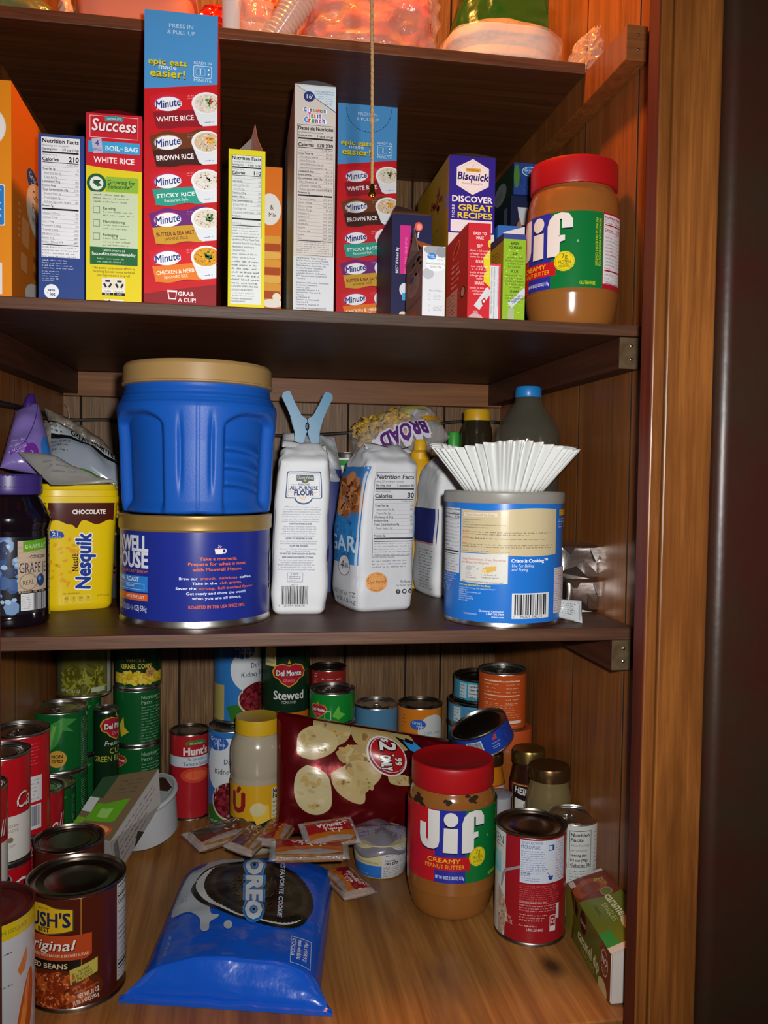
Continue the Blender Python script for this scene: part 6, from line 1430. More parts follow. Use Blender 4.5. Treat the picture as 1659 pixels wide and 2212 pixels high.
def tri(c, cw, ch):
    def m(x, y, q):
        u, v = x / cw, y / ch
        p = c[0] + (c[1] - c[0]) * u + (c[2] - c[1]) * v if u >= v else c[0] + (c[3] - c[0]) * v + (c[2] - c[3]) * u
        n = (c[1] - c[0]).cross(c[3] - c[0]).normalized()
        return p + n * q * m.s
    m.s = 1
    return m
a = Art(); a.rect(0, 0, 100, 200, '6e5a40'); a.rect(0, 0, 30, 70, '2c4a30'); a.rect(0, 70, 22, 120, 'b8bcb8'); a.poly([(26, 88), (84, 80), (82, 142), (18, 150)], '5a9a1c'); a.rect(40, 102, 64, 132, '8ab85c'); a.greek(46, 20, 90, 4, 12, '4a4a3c', 3, .4); a.rect(0, 140, 18, 200, '6a9a24'); a.ell(56, 172, 34, 20, 'b8502c'); a.ell(60, 168, 24, 12, 'd88a4c'); a.ell(30, 182, 12, 8, 'c0c4c0'); a.ell(30, 182, 9, 6, '4a5a50')
m = tri([A[0], A[1], A[2], A[3]], 100, 200); m.s = -1; a.build('top_panel', m, root, gx=100, gy=200, base=.0005)
a = Art(); a.rect(0, 0, 200, 60, 'aca8a6'); a.greek(30, 10, 190, 5, 9, '4a464a', 4, .35, .3); a.barcode(6, 8, 26, 46, 4, '2c2c2c', 'aca8a6'); a.poly([(80, 60), (100, 44), (124, 60)], '3c342c')
m = tri([A[2], A[1], B[1], B[2]], 200, 60)
n = (A[1] - A[2]).cross(B[2] - A[2]); m.s = 1 if n.x > 0 else -1
a.build('side_panel', m, root, gx=200, gy=60, base=.0005)
# tilted tub
tc = pd(316, 1700, 1.19); rt = 84 * mpp(tc)
root = thing('food_tub', 'white plastic tub tilted on its rim behind the fruit cup carton', 'tub', Vector((tc.x + .004, 1.188, ZD)), 0)
M = Matrix.Translation((0, 0, .016)) @ Matrix.Rotation(math.radians(10), 4, 'X') @ Matrix.Rotation(math.radians(-13), 4, 'Y')
lathe('tub_body', [(rt * .72, 0), (rt * .75, .0015), (rt * .90, .046), (rt * .91, .052), (rt * .97, .053), (rt * 1.0, .056), (rt * .985, .060), (rt * .93, .060)], basic('white_tub_plastic', 'b8bcc0', .35), root, 72, 35, True, False, M=M)
lathe('foil_lid', [(rt * .94, .0595), (rt * .8, .058), (rt * .01, .058)], basic('tub_film', '9a9c9e', .2, spec=.6), root, 72, 35, False, True, M=M)
a = Art('gloss'); a.tf = None
a.ell(0, 0, 84, 84, 'a8acae'); a.poly([(-20, -80), (60, -62), (84, 0), (74, 14), (-10, -40)], '3c1418'); a.ell(-40, -10, 40, 24, 'a8402c', rot=-20); a.ell(-46, -14, 28, 14, 'c8643c', rot=-20); a.ell(14, -52, 16, 10, '8a8c90'); a.greek(4, -26, 66, 3, 9, '3a3a44', 4); a.line(-60, 40, 30, -10, 3, '4a5a6a')
kk = rt * .92 / 90
a.build('printed_lid', lambda x, y, o: M @ Vector((x * kk, -y * kk, .0585 + o)), root)
# small cans at the back left of centre
def hunts(a, L):
    a.rect(-140, 0, 140, L, 'a82028'); a.ell(14, 16, 24, 7, '3c7a2c'); a.rect(-10, 18, 50, 26, 'a82028'); a.text('100% NATURAL', 14, 18, 4, 'd8dcc0', 'c', w=32); a.text("Hunt's", 14, 40, 16, 'e6dcd8', 'c', w=54, b=.04); a.rect(-60, 44, 60, 66, 'c4d0d8'); a.text('No Salt Added', 14, 52, 5.5, '2a3440', 'c', w=36); a.text('Tomato Sauce', 14, 63, 8, '2a3440', 'c', w=56); a.ell(14, 84, 34, 16, 'c8442c'); a.ell(14, 84, 24, 10, 'd8603c')
PH, _ = cyl_fit(410, 82, 1690, ZD)
can('tomato_can', 'small red tomato sauce can standing alone against the back wall', 410, 82, min(PH.y, 1.29), 1573, ZD, hunts, metal=METALD)
def kidney(dx, full):
    def f(a, L):
        a.rect(-170, 0, 170, L, '2c70b4'); a.rect(-170, L * .55, -30 + dx, L, 'a89a5c'); a.poly([(-14 + dx, L), (-24 + dx, L * .82), (20 + dx, L * .76), (46 + dx, L)], '2c6a24')
        a.ell(36 + dx, L * .36, 52, L * .30, 'ccd2d6', rot=14); a.rect(36 + dx, L * .10, 110 + dx, L * .64, 'ccd2d6'); a.ell(12 + dx, L * .12, 26, 16, '2c5cb0'); a.text('Great', 8 + dx, L * .10, 9, 'd0dce8', 'c', w=30); a.text('Value', 18 + dx, L * .10 + 10, 8, 'd0dce8', 'c', w=26)
        a.text('Dark Red', 54 + dx, L * .34, 11, '24242c', 'c', w=50); a.text('Kidney Beans', 46 + dx, L * .45, 11, '24242c', 'c', w=78)
        a.ell(44 + dx, L * .74, 44, L * .21, 'c8b8a0'); a.ell(44 + dx, L * .73, 41, L * .195, '5c1420'); a.bits(44 + dx, L * .73, 37, L * .175, 130, 6.5, ['7a1c28', '6a1622', '8c2c34', '501018'], 5, .55)
        a.text('NET WT 15.5 OZ (439g)', 24 + dx, L - 4, 5, 'd4dcd0', 'c', w=62)
    return f
_, _, _, zk = can('bean_can', 'blue and white kidney bean can standing on the shelf beside the mayonnaise jar', 501, 102, 1.262, 1562, ZD, kidney(-46, 1), tab=True, h=None)
zk += .0003
zw = pd(618, 1596, 1.25).z
filler(638, 78, 1.290, zw, 'steel can standing under the dark green stewed tomato can')
can('bean_can', 'blue and white kidney bean can stacked on the lower one, beneath the shelf', 514, 100, 1.291, 1372, zk, kidney(0, 1))
def stewed(a, L):
    a.rect(-170, 0, 170, L, '102c1a'); a.rect(-52, 6, -22, 46, 'c8bc80'); a.text('VINE', -36, 30, 7, '3a2c14'); a.text('RIPENED', -36, 40, 4, '3a2c14', 'c', w=22)
    a.rect(-170, L - 48, 170, L - 24, 'c0681c'); a.rect(-170, L - 24, 170, L, '8a9a8a'); heart(a, 6, 62, 34); a.text('Stewed', 6, 115, 18, 'd8d8d0', 'c', w=66, b=.02); a.text('TOMATOES', 6, 124, 6, 'c0c4bc', 'c', w=32)
    a.text('Italian Recipe', 6, L - 34, 8, '2c1c10', 'c', w=56); a.greek(-30, L - 30, 44, 1, 6, '5a2c10', 3, .4); a.bits(6, L - 12, 46, 10, 30, 6, ['a83424', '4a7a2c', 'd8dcd4', '3c6a24'], 4, .6)
can('tomato_can', 'dark green stewed tomato can with a red heart emblem, raised up at the back', 618, 102, 1.288, 1378, zw, stewed)
# mayonnaise jar
PJ, rJ = cyl_at(555, 114, 1.165, ZD); hJ = top_z(555, 1546, PJ) - ZD
root = thing('mayonnaise_jar', 'mayonnaise jar with a yellow lid behind the cracker packets', 'jar', PJ, facing(PJ))
pr = smooth_prof([(rJ * .85, 0), (rJ * .97, hJ * .03), (rJ, hJ * .10), (rJ * .98, hJ * .52), (rJ * .955, hJ * .56), (rJ * .99, hJ * .62), (rJ * 1.0, hJ * .72), (rJ * .97, hJ * .80), (rJ * .84, hJ * .865), (rJ * .78, hJ * .885), (rJ * .78, hJ * .90)], 5)
lathe('jar_body', pr, basic('mayonnaise', 'a49a84', .2, spec=.6), root, 64, 50)
lathe('lid', [(rJ * .80, hJ * .885), (rJ * .83, hJ * .89), (rJ * .83, hJ * .985), (rJ * .82, hJ), (rJ * .7, hJ * .995)], basic('yellow_jar_lid', 'c8a018', .4), root, 64, 30)
k = rJ * 2 / 108; a = Art('gloss'); a.rect(-110, 0, 110, 110, 'c8981c'); a.rect(-110, 62, 110, 110, '20242c'); a.text('Ú', -26, 48, 34, '8a1c1c', 'r', b=.05); a.poly([(-14, 44), (0, 32), (24, 36), (26, 62), (0, 70)], 'd8b43c'); a.ell(2, 42, 16, 12, 'c8bc8c'); a.rect(30, 6, 90, 60, 'ccc4a0'); a.text('Nutrition', 33, 16, 8, '1c1c1c', 'l', w=40, b=.03); a.text('Facts', 33, 25, 8, '1c1c1c', 'l', w=24, b=.03); a.greek(33, 30, 80, 4, 8, '4a4a3c', 3, .4); a.rect(30, 62, 90, 84, 'b8901c')
a.build('paper_label', wrap(rJ * 1.0, k, hJ * .53, hJ * .46 / 110), root, gx=8, clip=(-100, 0, 100, 104), base=.0003, smooth=40)
# cans at back centre
zd = pd(712, 1490, 1.293).z
filler(716, 70, 1.287, zd, 'steel can standing beneath the little dark red can at the back')
can('food_can', 'little dark red can with a black lid at the back under the shelf', 710, 76, 1.293, 1437, zd, lambda a, L: (a.rect(-120, 0, 120, L, '8c2420'), a.greek(-14, 14, 34, 1, 10, 'c8a494', 4), a.greek(-34, 4, -22, 6, 6, 'c8b0a8', 3)), metal=METALD)
zs = pd(718, 1556, 1.20).z
filler(722, 88, 1.205, zs, 'steel can hidden behind the chip bag, carrying the short green can')
can('vegetable_can', 'short bright green can with a red heart emblem and pull tab', 718, 97, 1.205, 1484, zs, lambda a, L: (a.rect(-150, 0, 150, L, '127a2c'), heart(a, -32, 34, 20), a.poly([(0, 44), (14, 22), (18, 36), (30, 42), (14, 52)], '5cac3c'), a.frame(-16, 34, -2, 70, 1, 'c8d8b8')), tab=True)
can('food_can', 'silver lidded can with a ring pull at back centre', 811, 92, 1.27, 1516, ZD, lambda a, L: a.rect(-150, 0, 150, L, '4a7a9a'), tab=True)
zp = pd(907, 1640, 1.21).z
filler(907, 82, 1.262, zp, 'steel can beneath the orange pumpkin can')
can('pumpkin_can', 'orange pumpkin can with a blue and white badge at back right of centre', 907, 95, 1.255, 1515, zp, lambda a, L: (a.rect(-150, 0, 150, L, 'c8741c'), a.ell(30, 46, 34, 34, 'c4c4c0'), a.ell(-4, 32, 17, 11, '2c5cb0'), a.text('Great', -6, 31, 6, 'd8e0e8', 'c'), a.text('Value', 0, 38, 5, 'd8e0e8', 'c'), a.text('100% Pure', 30, 54, 7, '4a9ab8', 'c', w=40), a.text('Pumpkin', 28, 70, 11, 'c8642c', 'c', w=52), a.greek(-42, 12, -30, 4, 8, '8a3c10', 2)), metal=METALD)
# tuna tins
def tunaart(c, q):
    def f(a, L):
        a.rect(-200, 0, 200, L, c); a.rect(-58, 4, -38, L - 4, 'b8ccd4'); a.greek(-56, 7, -40, 5, 7, '3a4a54', q, .4); a.greek(-32, 6, 30, 5, 8, ('2c5a74', '3a4450')[q % 2], q + 3, .4); 
        if q % 2: a.rect(-34, 4, 40, L - 6, 'b8c4c8'); a.greek(-30, 8, 36, 5, 7, '3a4450', q, .4)
    return f
z = ZD
tt = pd(1046, 1456, 1.235).z
for i in range(6):
    hq = (tt - ZD) / 6
    can('tuna_tin', ('bottom', 'second lowest', 'third lowest', 'fourth lowest', 'second highest', 'topmost')[i] + ' tin in the pale blue tuna stack at the back', (1036, 1035, 1034, 1033, 1033, 1046)[i], 128, 1.235, 0, z + .0002, tunaart(('1c2c3c', '2a6a8c', '1c2830', '3a8aa4', '4a86a8', '3a9ab8')[i], i), h=hq - .0003, metal=METALD, group='pale blue tuna tins in a stack')
    z += hq
# orange can on an orange lidded jar
PO, rO = cyl_at(1094, 104, 1.142, ZD); zo = pd(1092, 1592, 1.09).z
root = thing('sauce_jar', 'jar with an orange plastic lid carrying the orange can', 'jar', PO, facing(PO))
lathe('jar_body', smooth_prof([(rO * .8, 0), (rO * .93, .004), (rO * .95, .02), (rO * .95, (zo - ZD) * .7), (rO * .85, (zo - ZD) * .86)], 4), basic('orange_sauce', '8a4a1c', .2), root, 48, 50)
lathe('lid', [(rO * .9, (zo - ZD) * .84), (rO * .98, (zo - ZD) * .85), (rO * .98, zo - ZD - .003), (rO * .95, zo - ZD)], basic('orange_lid', 'b04a1c', .4), root, 64, 30)
can('food_can', 'tall orange can covered in small white print at back right', 1085, 102, 1.142, 1442, zo + .0002, lambda a, L: (a.rect(-160, 0, 160, L, 'b84c1c'), a.greek(-42, 10, 2, 7, 8, 'd8b094', 3, .3), a.greek(8, 10, 46, 7, 8, 'd8b094', 5, .3), a.rect(-42, 12, 40, 14, 'd8c0a8'), a.rect(-42, 42, 40, 44, 'd8c0a8'), a.greek(-42, 62, 44, 6, 5, 'd0987c', 6, .4), a.rect(-14, 96, 46, 102, 'd8c8b8'), a.greek(-10, 106, 40, 5, 7, 'd8a88c', 8, .4)), tab=True)
# jars on the right
def jar(name, label, xc, w, d, ytop, body, lidm, sec, art=None, k0=.74):
    P, r = cyl_at(xc, w, d, ZD); h = top_z(xc, ytop, P) - ZD
    root = thing(name, label, 'jar', P, facing(P))
    lathe('jar_body', smooth_prof([(r * a, h * b) for a, b in sec], 5), body, root, 64, 50)
    t = sec[-1][1]; q = sec[-1][0]
    lathe('lid', [(r * q * 1.02, h * (t - .02)), (r * q * 1.1, h * (t - .015)), (r * q * 1.1, h * .985), (r * q * 1.05, h), (r * q * .9, h * .993), (r * q * .2, h * .993)], lidm, root, 64, 30)
    if art:
        k = 2 * r / w; a = Art('gloss'); L = h * .5 / k; art(a, L); a.build('paper_label', wrap(r * 1.0, k, h * k0), root, gx=w / 14, clip=(-w, 0, w, L), base=.0003, smooth=40)
    return root, P, r, h
SEC = [(.8, 0), (.95, .03), (1, .10), (1, .68), (.97, .76), (.86, .85), (.82, .91)]
GOLDL = basic('gold_tin_lid', '8a7440', .28, .9)
DARKL = basic('dark_tin_lid', '5c4428', .3, .8)
def salsa(a, L): a.rect(-110, 0, 110, L, 'a8441c'); a.rect(-110, 4, 110, 26, 'c8c0bc'); a.text('SALSA', 22, 21, 11, '7c2420', 'c', w=46); a.greek(0, 32, 40, 5, 8, 'd8784c', 3, .4)
PS = jar('salsa_jar', 'orange salsa jar holding up the leaning blue tuna tin', 1049, 78, 1.08, 1622, basic('queso_salsa', 'b06a14', .18, spec=.7), DARKL, SEC, salsa)
def ketch(a, L): a.rect(-110, 0, 110, L, '5a1418'); a.poly([(-38, 2), (20, 2), (34, 18), (26, 30), (44, 44), (36, 70), (-38, 62)], 'a87a3c'); a.poly([(-36, 5), (18, 5), (31, 18), (23, 30), (41, 44), (33, 67), (-36, 59)], '20181c'); a.poly([(-30, 32), (38, 44), (30, 64), (-30, 56)], 'c4c4bc'); a.text('HEINZ', -8, 24, 14, 'd0ccc4', 'c', w=44, b=.03, rot=8); a.text('Style', 6, 56, 12, '2a2a28', 'c', w=34, rot=8); a.ell(26, 74, 10, 10, 'b89a2c')
jar('gravy_jar', 'dark red home style gravy jar with a gold lid, behind the white can', 1139, 78, 1.062, 1616, basic('brown_gravy', '2c140c', .15, spec=.7), GOLDL, SEC, ketch)
root, P, r, h = jar('gravy_jar', 'gravy jar with a worn brown lid beside the right wall', 1183, 98, 1.004, 1652, basic('pale_gravy', '6a5c3c', .16, spec=.7), DARKL, SEC, lambda a, L: (a.rect(-130, 0, 130, L, '8a3c1c'), a.poly([(-50, 10), (-10, L), (-60, L)], 'b8c0c8')), .58)
a = Art(); a.text('SAFETY BUTTON', 20, 9, 7, '2c2010', 'c', w=52); a.build('lid_printing', wrap(r * .904, 2 * r / 98, h * .972), root, gx=6, base=.0003)
# tilted blue tuna tin
c = pd(1042, 1584, 1.076); rT = 63 * mpp(c)
root = thing('tuna_tin', 'bright blue tuna tin leaning on the salsa jar at an angle', 'can', c, facing(c)); root.rotation_euler = (math.radians(10), math.radians(-22), facing(c))
hT = .032
lathe('can_body', [(rT * .97, -hT / 2), (rT, -hT / 2 + .001), (rT * .985, -hT / 2 + .003), (rT * .985, hT / 2 - .003), (rT, hT / 2 - .001), (rT * .98, hT / 2), (rT * .95, hT / 2 - .002)], METAL, root, 72, 35, True, False)
lathe('lid', [(rT * .95, hT / 2 - .002), (rT * .94, hT / 2 - .003), (rT * .8, hT / 2 - .003), (rT * .78, hT / 2 - .0024), (rT * .74, hT / 2 - .003), (rT * .1, hT / 2 - .003)], METALD, root, 72, 35, False, True)
a = Art('gloss'); a.rect(-200, 0, 200, 50, '1c3c9c'); a.barcode(-44, 8, -2, 44, 4, '24242c', 'c8ccd0'); a.rect(26, 6, 38, 18, 'c83a3c'); a.rect(26, 6, 32, 12, '24449a'); a.text('NET WT 5 OZ', 32, 28, 4, 'b8c4e0', 'c', w=22); a.greek(20, 32, 44, 2, 5, 'b8c4e0', 3); a.ell(66, 26, 12, 20, '24305c'); a.ell(66, 26, 10, 17, '1c3c9c')
a.build('paper_label', wrap(rT * .986, (hT - .006) / 50, hT / 2 - .003), root, gx=8, base=.0003, smooth=40)
# white vegetable can and red soup can
def white(a, L):
    a.rect(-190, 0, 190, L, 'b8bcb8'); a.poly([(-44, 12), (-30, 8), (-34, 22)], '3c8a3c'); a.text('NON', -38, 36, 6, '3a6a3c'); a.text('GMO', -38, 44, 6, '3a6a3c'); a.ell(-38, 86, 26, 30, '8a5a38'); a.poly([(-44, 100), (-24, 76), (-30, 116)], 'c8a04c')
    a.frame(-8, 10, 40, 88, 1.2, '3a3c44')
    for i, (t, b) in enumerate((('Nutrition', 1), ('Facts', 1), ('About 3 servings', 0), ('per container', 0), ('Serving size', 1), ('1/2 cup (90g)', 1), ('Calories 25', 1))): a.text(t, -5, 22 + i * 10.5, 7 if i < 2 else 5.4, '24242c' if b else '6a6c74', 'l', w=(40, 26, 40, 36, 34, 36, 42)[i], b=.03 * b)
    a.greek(-6, 94, 40, 4, 6, '5a5c64', 4, .4); a.greek(48, 14, 60, 10, 9, '6a6c74', 5, .3)
can('vegetable_can', 'white vegetable can with a nutrition panel beside the right wall', 1237, 104, .941, 1757, ZD, white, metal=METAL, tab=True)
def redsoup(a, L):
    S = 155 / 540.0; a.tf = lambda x, y: ((x - 405) * S, (y - 870) * S * 1.13)
    a.rect(-500, 860, 1400, 1800, '941820'); a.rect(-300, 860, 208, 1800, 'c4c8c4'); a.rect(-300, 1010, 158, 1150, '7ac0cc'); a.text('CHICKEN', 182, 952, 54, '24304c', 'r', w=330); a.rect(40, 966, 182, 970, '24304c')
    a.poly([(130, 1560), (130, 1230), (200, 1290), (238, 1400), (205, 1500), (170, 1560)], 'a8907c'); a.bits(170, 1400, 60, 110, 40, 14, ['c8b8a4', '8a6c58', 'b89c80'], 4, .7); a.poly([(170, 1150), (200, 1105), (330, 1050), (330, 1068), (220, 1115), (195, 1160), (175, 1230), (160, 1230)], '8c8a90')
    a.text('NET WT', 270, 1420, 24, 'd0b8b4', 'r', w=60); a.text('18.6 OZ', 280, 1448, 24, 'd0b8b4', 'r', w=70)
    a.rect(330, 880, 700, 1158, 'c4ccd8'); a.text('DO NOT ADD WATER', 340, 905, 18, '24488c', 'l', w=150); a.text('MICROWAVE', 338, 936, 26, '24488c', 'l', w=135); a.greek(338, 948, 530, 5, 14, '3a5a94', 3, .45); a.greek(338, 1020, 545, 6, 14, '3a5a94', 4, .45); a.text('STOVE', 338, 1112, 24, '24488c', 'l', w=66); a.greek(345, 1122, 500, 2, 14, '3a5a94', 5, .45); a.rrect(535, 912, 585, 948, 5, '24488c'); a.rrect(540, 917, 568, 943, 3, 'c4ccd8'); a.poly([(535, 1112), (580, 1112), (570, 1138), (545, 1138)], '24488c'); a.line(530, 1088, 552, 1112, 4, '24488c'); a.greek(598, 880, 700, 16, 17, 'a04a5a', 6, .4)
    a.greek(330, 1172, 640, 10, 14, 'c86a70', 7, .45, .1); a.text("CONTAINS WHEAT, MILK, SOY.", 330, 1290, 13, 'dcc4c0', 'l', w=200); a.greek(330, 1300, 640, 3, 16, 'd8a4a4', 8, .45); a.greek(330, 1360, 560, 3, 17, 'd8b0ac', 9, .45); a.text('1-800-257-8443', 385, 1468, 20, 'e0ccc8', 'l', w=120); a.greek(330, 1430, 480, 1, 18, 'd8b0ac', 3, .5)
    a.rect(556, 1370, 608, 1475, 'd8c8c8'); a.rect(560, 1374, 604, 1440, '941820')
    for kq in range(3): t = math.radians(-90 + 120 * kq); a.rect(582 + 13 * cos(t) - 11, 1408 + 13 * sin(t) - 4, 582 + 13 * cos(t) + 11, 1408 + 13 * sin(t) + 4, 'd8c8c8', rot=math.degrees(t) + 90)
    a.rect(612, 1300, 640, 1400, 'c8ccc8')
can('soup_can', 'red soup can with white microwave instructions beside the right hand peanut butter jar', 1145, 150, .906, 1774, ZD, redsoup, metal=METALD)
# little foil lidded cup between jar and salsa
c = pd(1080, 1712, 1.035)
root = thing('dip_cup', 'little dip cup with a pale foil lid peeking out behind the peanut butter jar', 'cup', Vector((c.x, c.y, ZD)), facing(c))
hh = c.z - ZD
lathe('cup_body', [(.012, 0), (.013, .002), (.0145, hh - .004), (.0155, hh - .003), (.0155, hh - .002)], basic('grey_cup', '9a9ca0', .4), root, 40, 35, True, True)
lathe('foil_lid', [(.0158, hh - .0018), (.016, hh - .001), (.012, hh + .002), (.001, hh + .003)], basic('lid_foil', '9c9aa4', .3, .5), root, 40, 50, False, True)
# caramel dip carton against the right wall
zb = ZD + .0004
L0, L1 = Vector((.368, .903, zb)), pz(1352, 2168, zb); L1 = Vector((min(L1.x, .356), max(L1.y, .752), zb))
R0, R1 = Vector((.4095, .905, zb)), Vector((.4095, L1.y - .0, zb)); h1, h2 = .050, .064
root = thing('caramel_dip_carton', 'olive and brown caramel dip carton leaning on the right wall at lower right', 'box', (L0 + L1) / 2, 0)
o = root.location.copy(); up = lambda p, h_: p + Vector((0, 0, h_))
A0, A1, B0, B1 = up(L0, h1), up(L1, h1), up(R0, h2), up(R1, h1 + (h2 - h1) * (R1.x - L1.x) / (R0.x - L0.x))
bm = bmesh.new(); vs = [bm.verts.new(p - o) for p in (L0, L1, R1, R0, A0, A1, B1, B0)]
for f in ((0, 1, 2, 3), (4, 5, 6, 7), (0, 1, 5, 4), (1, 2, 6, 5), (2, 3, 7, 6), (3, 0, 4, 7)): bm.faces.new([vs[i] for i in f])
bmesh.ops.bevel(bm, geom=bm.edges[:], offset=.0015, segments=2, affect='EDGES')
obj('carton', bm, ink('c8c0b8'), root)
a = Art('gloss'); a.rect(0, 0, 200, 60, '54601c'); a.rect(0, 0, 40, 60, '5a2a1c'); a.poly([(0, 0), (22, 0), (40, 22), (30, 60), (0, 60)], '8a8430'); a.poly([(44, 0), (60, 10), (56, 24), (44, 18)], '1c1410')
a.ell(84, 16, 15, 15, '24180f'); a.text("Marzetti", 84, 20, 7, 'd0c8b8', 'c', w=24, rot=0); a.text('caramel dip', 62, 46, 15, 'dcd8b0', 'l', w=92, b=.02); a.text('SINGLES', 76, 57, 8, '9aa044', 'l', w=60)
a.rect(160, 0, 200, 60, '6a2c18'); a.ell(176, 22, 14, 16, 'd0b8a8'); a.ell(176, 22, 12.5, 14.5, '6a2c18'); a.text('NO', 176, 24, 9, 'e0d0c4', 'c', b=.03); a.greek(167, 27, 186, 3, 3, 'd0b8a8', 3); a.ell(170, 56, 18, 12, 'c8c08c')
m = quad([A0 - o, A1 - o, L1 - o, L0 - o], 200, 60); n = (A1 - A0).cross(L0 - A0); m.s = 1 if n.x < 0 else -1; a.build('side_panel', m, root)
a = Art('gloss'); a.rect(0, 0, 200, 80, '6a7020'); a.rect(0, 0, 62, 80, '74281a'); a.ell(38, 46, 26, 34, '9a4420'); a.ell(38, 46, 14, 20, '7c3018'); a.poly([(0, 80), (0, 56), (8, 0), (0, 0)], 'c8bcb0'); a.rect(2, 66, 20, 78, 'c0b0a8'); a.poly([(58, 80), (74, 30), (74, 0), (62, 0), (50, 50)], '74281a')
a.text('6', 24, 30, 12, 'a8b43c', 'c'); a.text('SNACK', 34, 22, 5, 'a8b43c', 'c'); a.text('PACKS', 34, 16, 5, 'a8b43c', 'c'); a.ell(62, 24, 11, 11, '9a9468'); a.ell(62, 24, 9.5, 9.5, '6a7020')
a.text('caramel', 72, 34, 15, 'dcd8b0', 'l', w=62, b=.02); a.text('SINGLES', 88, 48, 9, 'b8b87c', 'l', w=48); a.text('classic', 84, 62, 8, '3a3c10', 'l', w=28); a.ell(158, 24, 26, 16, 'a8342c'); a.ell(156, 30, 24, 10, 'd8c88c'); a.rect(150, 60, 186, 80, '3a8a3c'); a.rect(186, 0, 200, 80, 'c8c4b8')
m = quad([B0 - o, B1 - o, A1 - o, A0 - o], 200, 80); n = (B1 - B0).cross(A0 - B0); m.s = 1 if n.z > 0 else -1; a.build('top_panel', m, root)
# noodle cup with a peeled foil lid
PN, rN = cyl_fit(822, 114, 1904, ZD); hN = top_z(822, 1800, PN) - ZD
root = thing('egg_salad_cup', 'cream and blue snack cup with a crinkled foil lid, left of the peanut butter jar', 'cup', PN, facing(PN))
pr = smooth_prof([(rN * .80, 0), (rN * .90, .003), (rN * 1.0, hN * .45), (rN * 1.06, hN * .93), (rN * 1.12, hN * .96), (rN * 1.12, hN * .985)], 4)
lathe('cup_body', pr, basic('cream_cup', 'b8b08c', .35), root, 64, 45)
bm = bmesh.new()
def lidf(u, v):
    a_ = 2 * pi * u; q = v * rN * (1.22 + .10 * cos(3 * a_ + .5) + .22 * max(0, cos(a_ - 4.2)) ** 6)
    return Vector((q * sin(a_), -q * cos(a_), hN * .99 + .010 * (1 - v * v) + .004 * v * sin(4 * a_ + 1) + .006 * v ** 3 * cos(a_ - 3.3) - .006 * v ** 4))
g = add_grid(bm, lidf, 64, 12, 0, True)
o = obj('foil_lid', bm, basic('grey_foil_lid', '8a8690', .32, .35, bump=.3, bscale=60), root, 60); md = o.modifiers.new('thick', 'SOLIDIFY'); md.thickness = .0004
a = Art()
for i in range(3):
    for j in range(3): a.greek(-48 + i * 34 + (j % 2) * 12, -28 + j * 22, -24 + i * 34 + (j % 2) * 12, 2, 7, '5a2c6a', i + j + 3, .75, .1); a.greek(-46 + i * 34 + (j % 2) * 12, -12 + j * 22, -24 + i * 34 + (j % 2) * 12, 1, 4, '5a5a74', i + j, .4)
kq = rN / 57
a.build('lid_printing', lambda x, y, o_: Vector((x * kq, -y * kq, 0)) + Vector((0, 0, lidf((atan2(x, y) / (2 * pi)) % 1.0, min(1, sqrt(x * x + y * y) / 57 / 1.22)).z + .0012 + o_)), root)
k = rN / 57; a = Art('gloss'); a.rect(-110, 0, 6, 56, 'c0b88c'); a.rect(-110, 56, 6, 96, '2c6cc0'); a.rect(2, 0, 110, 100, 'c0c0c0'); a.greek(10, 6, 30, 3, 8, '3a3a44', 3, .4); a.text('Calories', 8, 42, 5, '2c2c34', 'l', w=22, b=.02); a.text('190 270', 8, 54, 9, '24242c', 'l', w=28, b=.03); a.greek(34, 4, 70, 7, 7, '4a4a54', 5, .35); a.greek(6, 60, 84, 6, 6, '5a5a64', 6, .45); a.text('MADE WITH FRESH EGG', -30, 50, 5, '5a4a44', 'c', w=50); a.greek(-54, 84, -26, 1, 5, 'a8c4e8', 4)
a.build('paper_label', wrap(proff(pr), k, hN * .90, hN * .86 / 98), root, gx=6, gy=10, clip=(-90, 0, 90, 98), base=.0004, smooth=40)
# chip bag leaning back on the cans
RED = basic('red_foil_bag', '6a0c12', .2, .55, spec=.6, bump=.25, bscale=22)
pts = [pd(598, 1536, 1.150), pd(974, 1598, 1.158), pd(985, 1780, 1.125), pd(598, 1806, 1.115)]
ctr, fr, bk = pillow4(pts, .028, .006, 26, 3.3, .32)
root = thing('chip_bag', 'shiny dark red potato chip bag with an oval price sign, leaning on the back cans', 'bag', Vector((ctr.x, ctr.y, ctr.z)))
pillow('foil_bag', root, fr, bk, RED, 56, 48, 70)
a = Art('gloss'); a.tf = lambda x, y: ((x - 600) / 3.75, (y - 1540) / 2.75)
CP = ['b8a474', 'a88c54', 'c4b488']
X = lambda x: 560 + x * .2411; Y = lambda y: 1390 + y * .2411
def chip(pts, c, d=None):
    q = [(X(x), Y(y)) for x, y in pts]; cx = sum(p[0] for p in q) / len(q); cy_ = sum(p[1] for p in q) / len(q)
    sp = [(p.x, p.y) for p in spline([(x, y, 0) for x, y in q + q[:1]], 4)][:-1]
    a.poly(sp, c)
    rx, ry = (max(p[0] for p in sp) - min(p[0] for p in sp)) * .36, (max(p[1] for p in sp) - min(p[1] for p in sp)) * .36
    a.bits(cx, cy_, rx, ry, 16, rx * .32, [c, 'b09a66', 'baa672', 'b4965a'], int(cx), .5)
chip([(800, 640), (1000, 580), (1200, 600), (1330, 680), (1320, 800), (1200, 860), (1000, 860), (830, 830), (785, 720)], 'a89460')
chip([(475, 630), (640, 600), (780, 650), (770, 760), (700, 850), (560, 900), (470, 760)], 'ac9866'); chip([(520, 700), (650, 770), (650, 900), (560, 990), (440, 1035), (330, 1000), (320, 900), (340, 800), (430, 720)], 'b8a676')
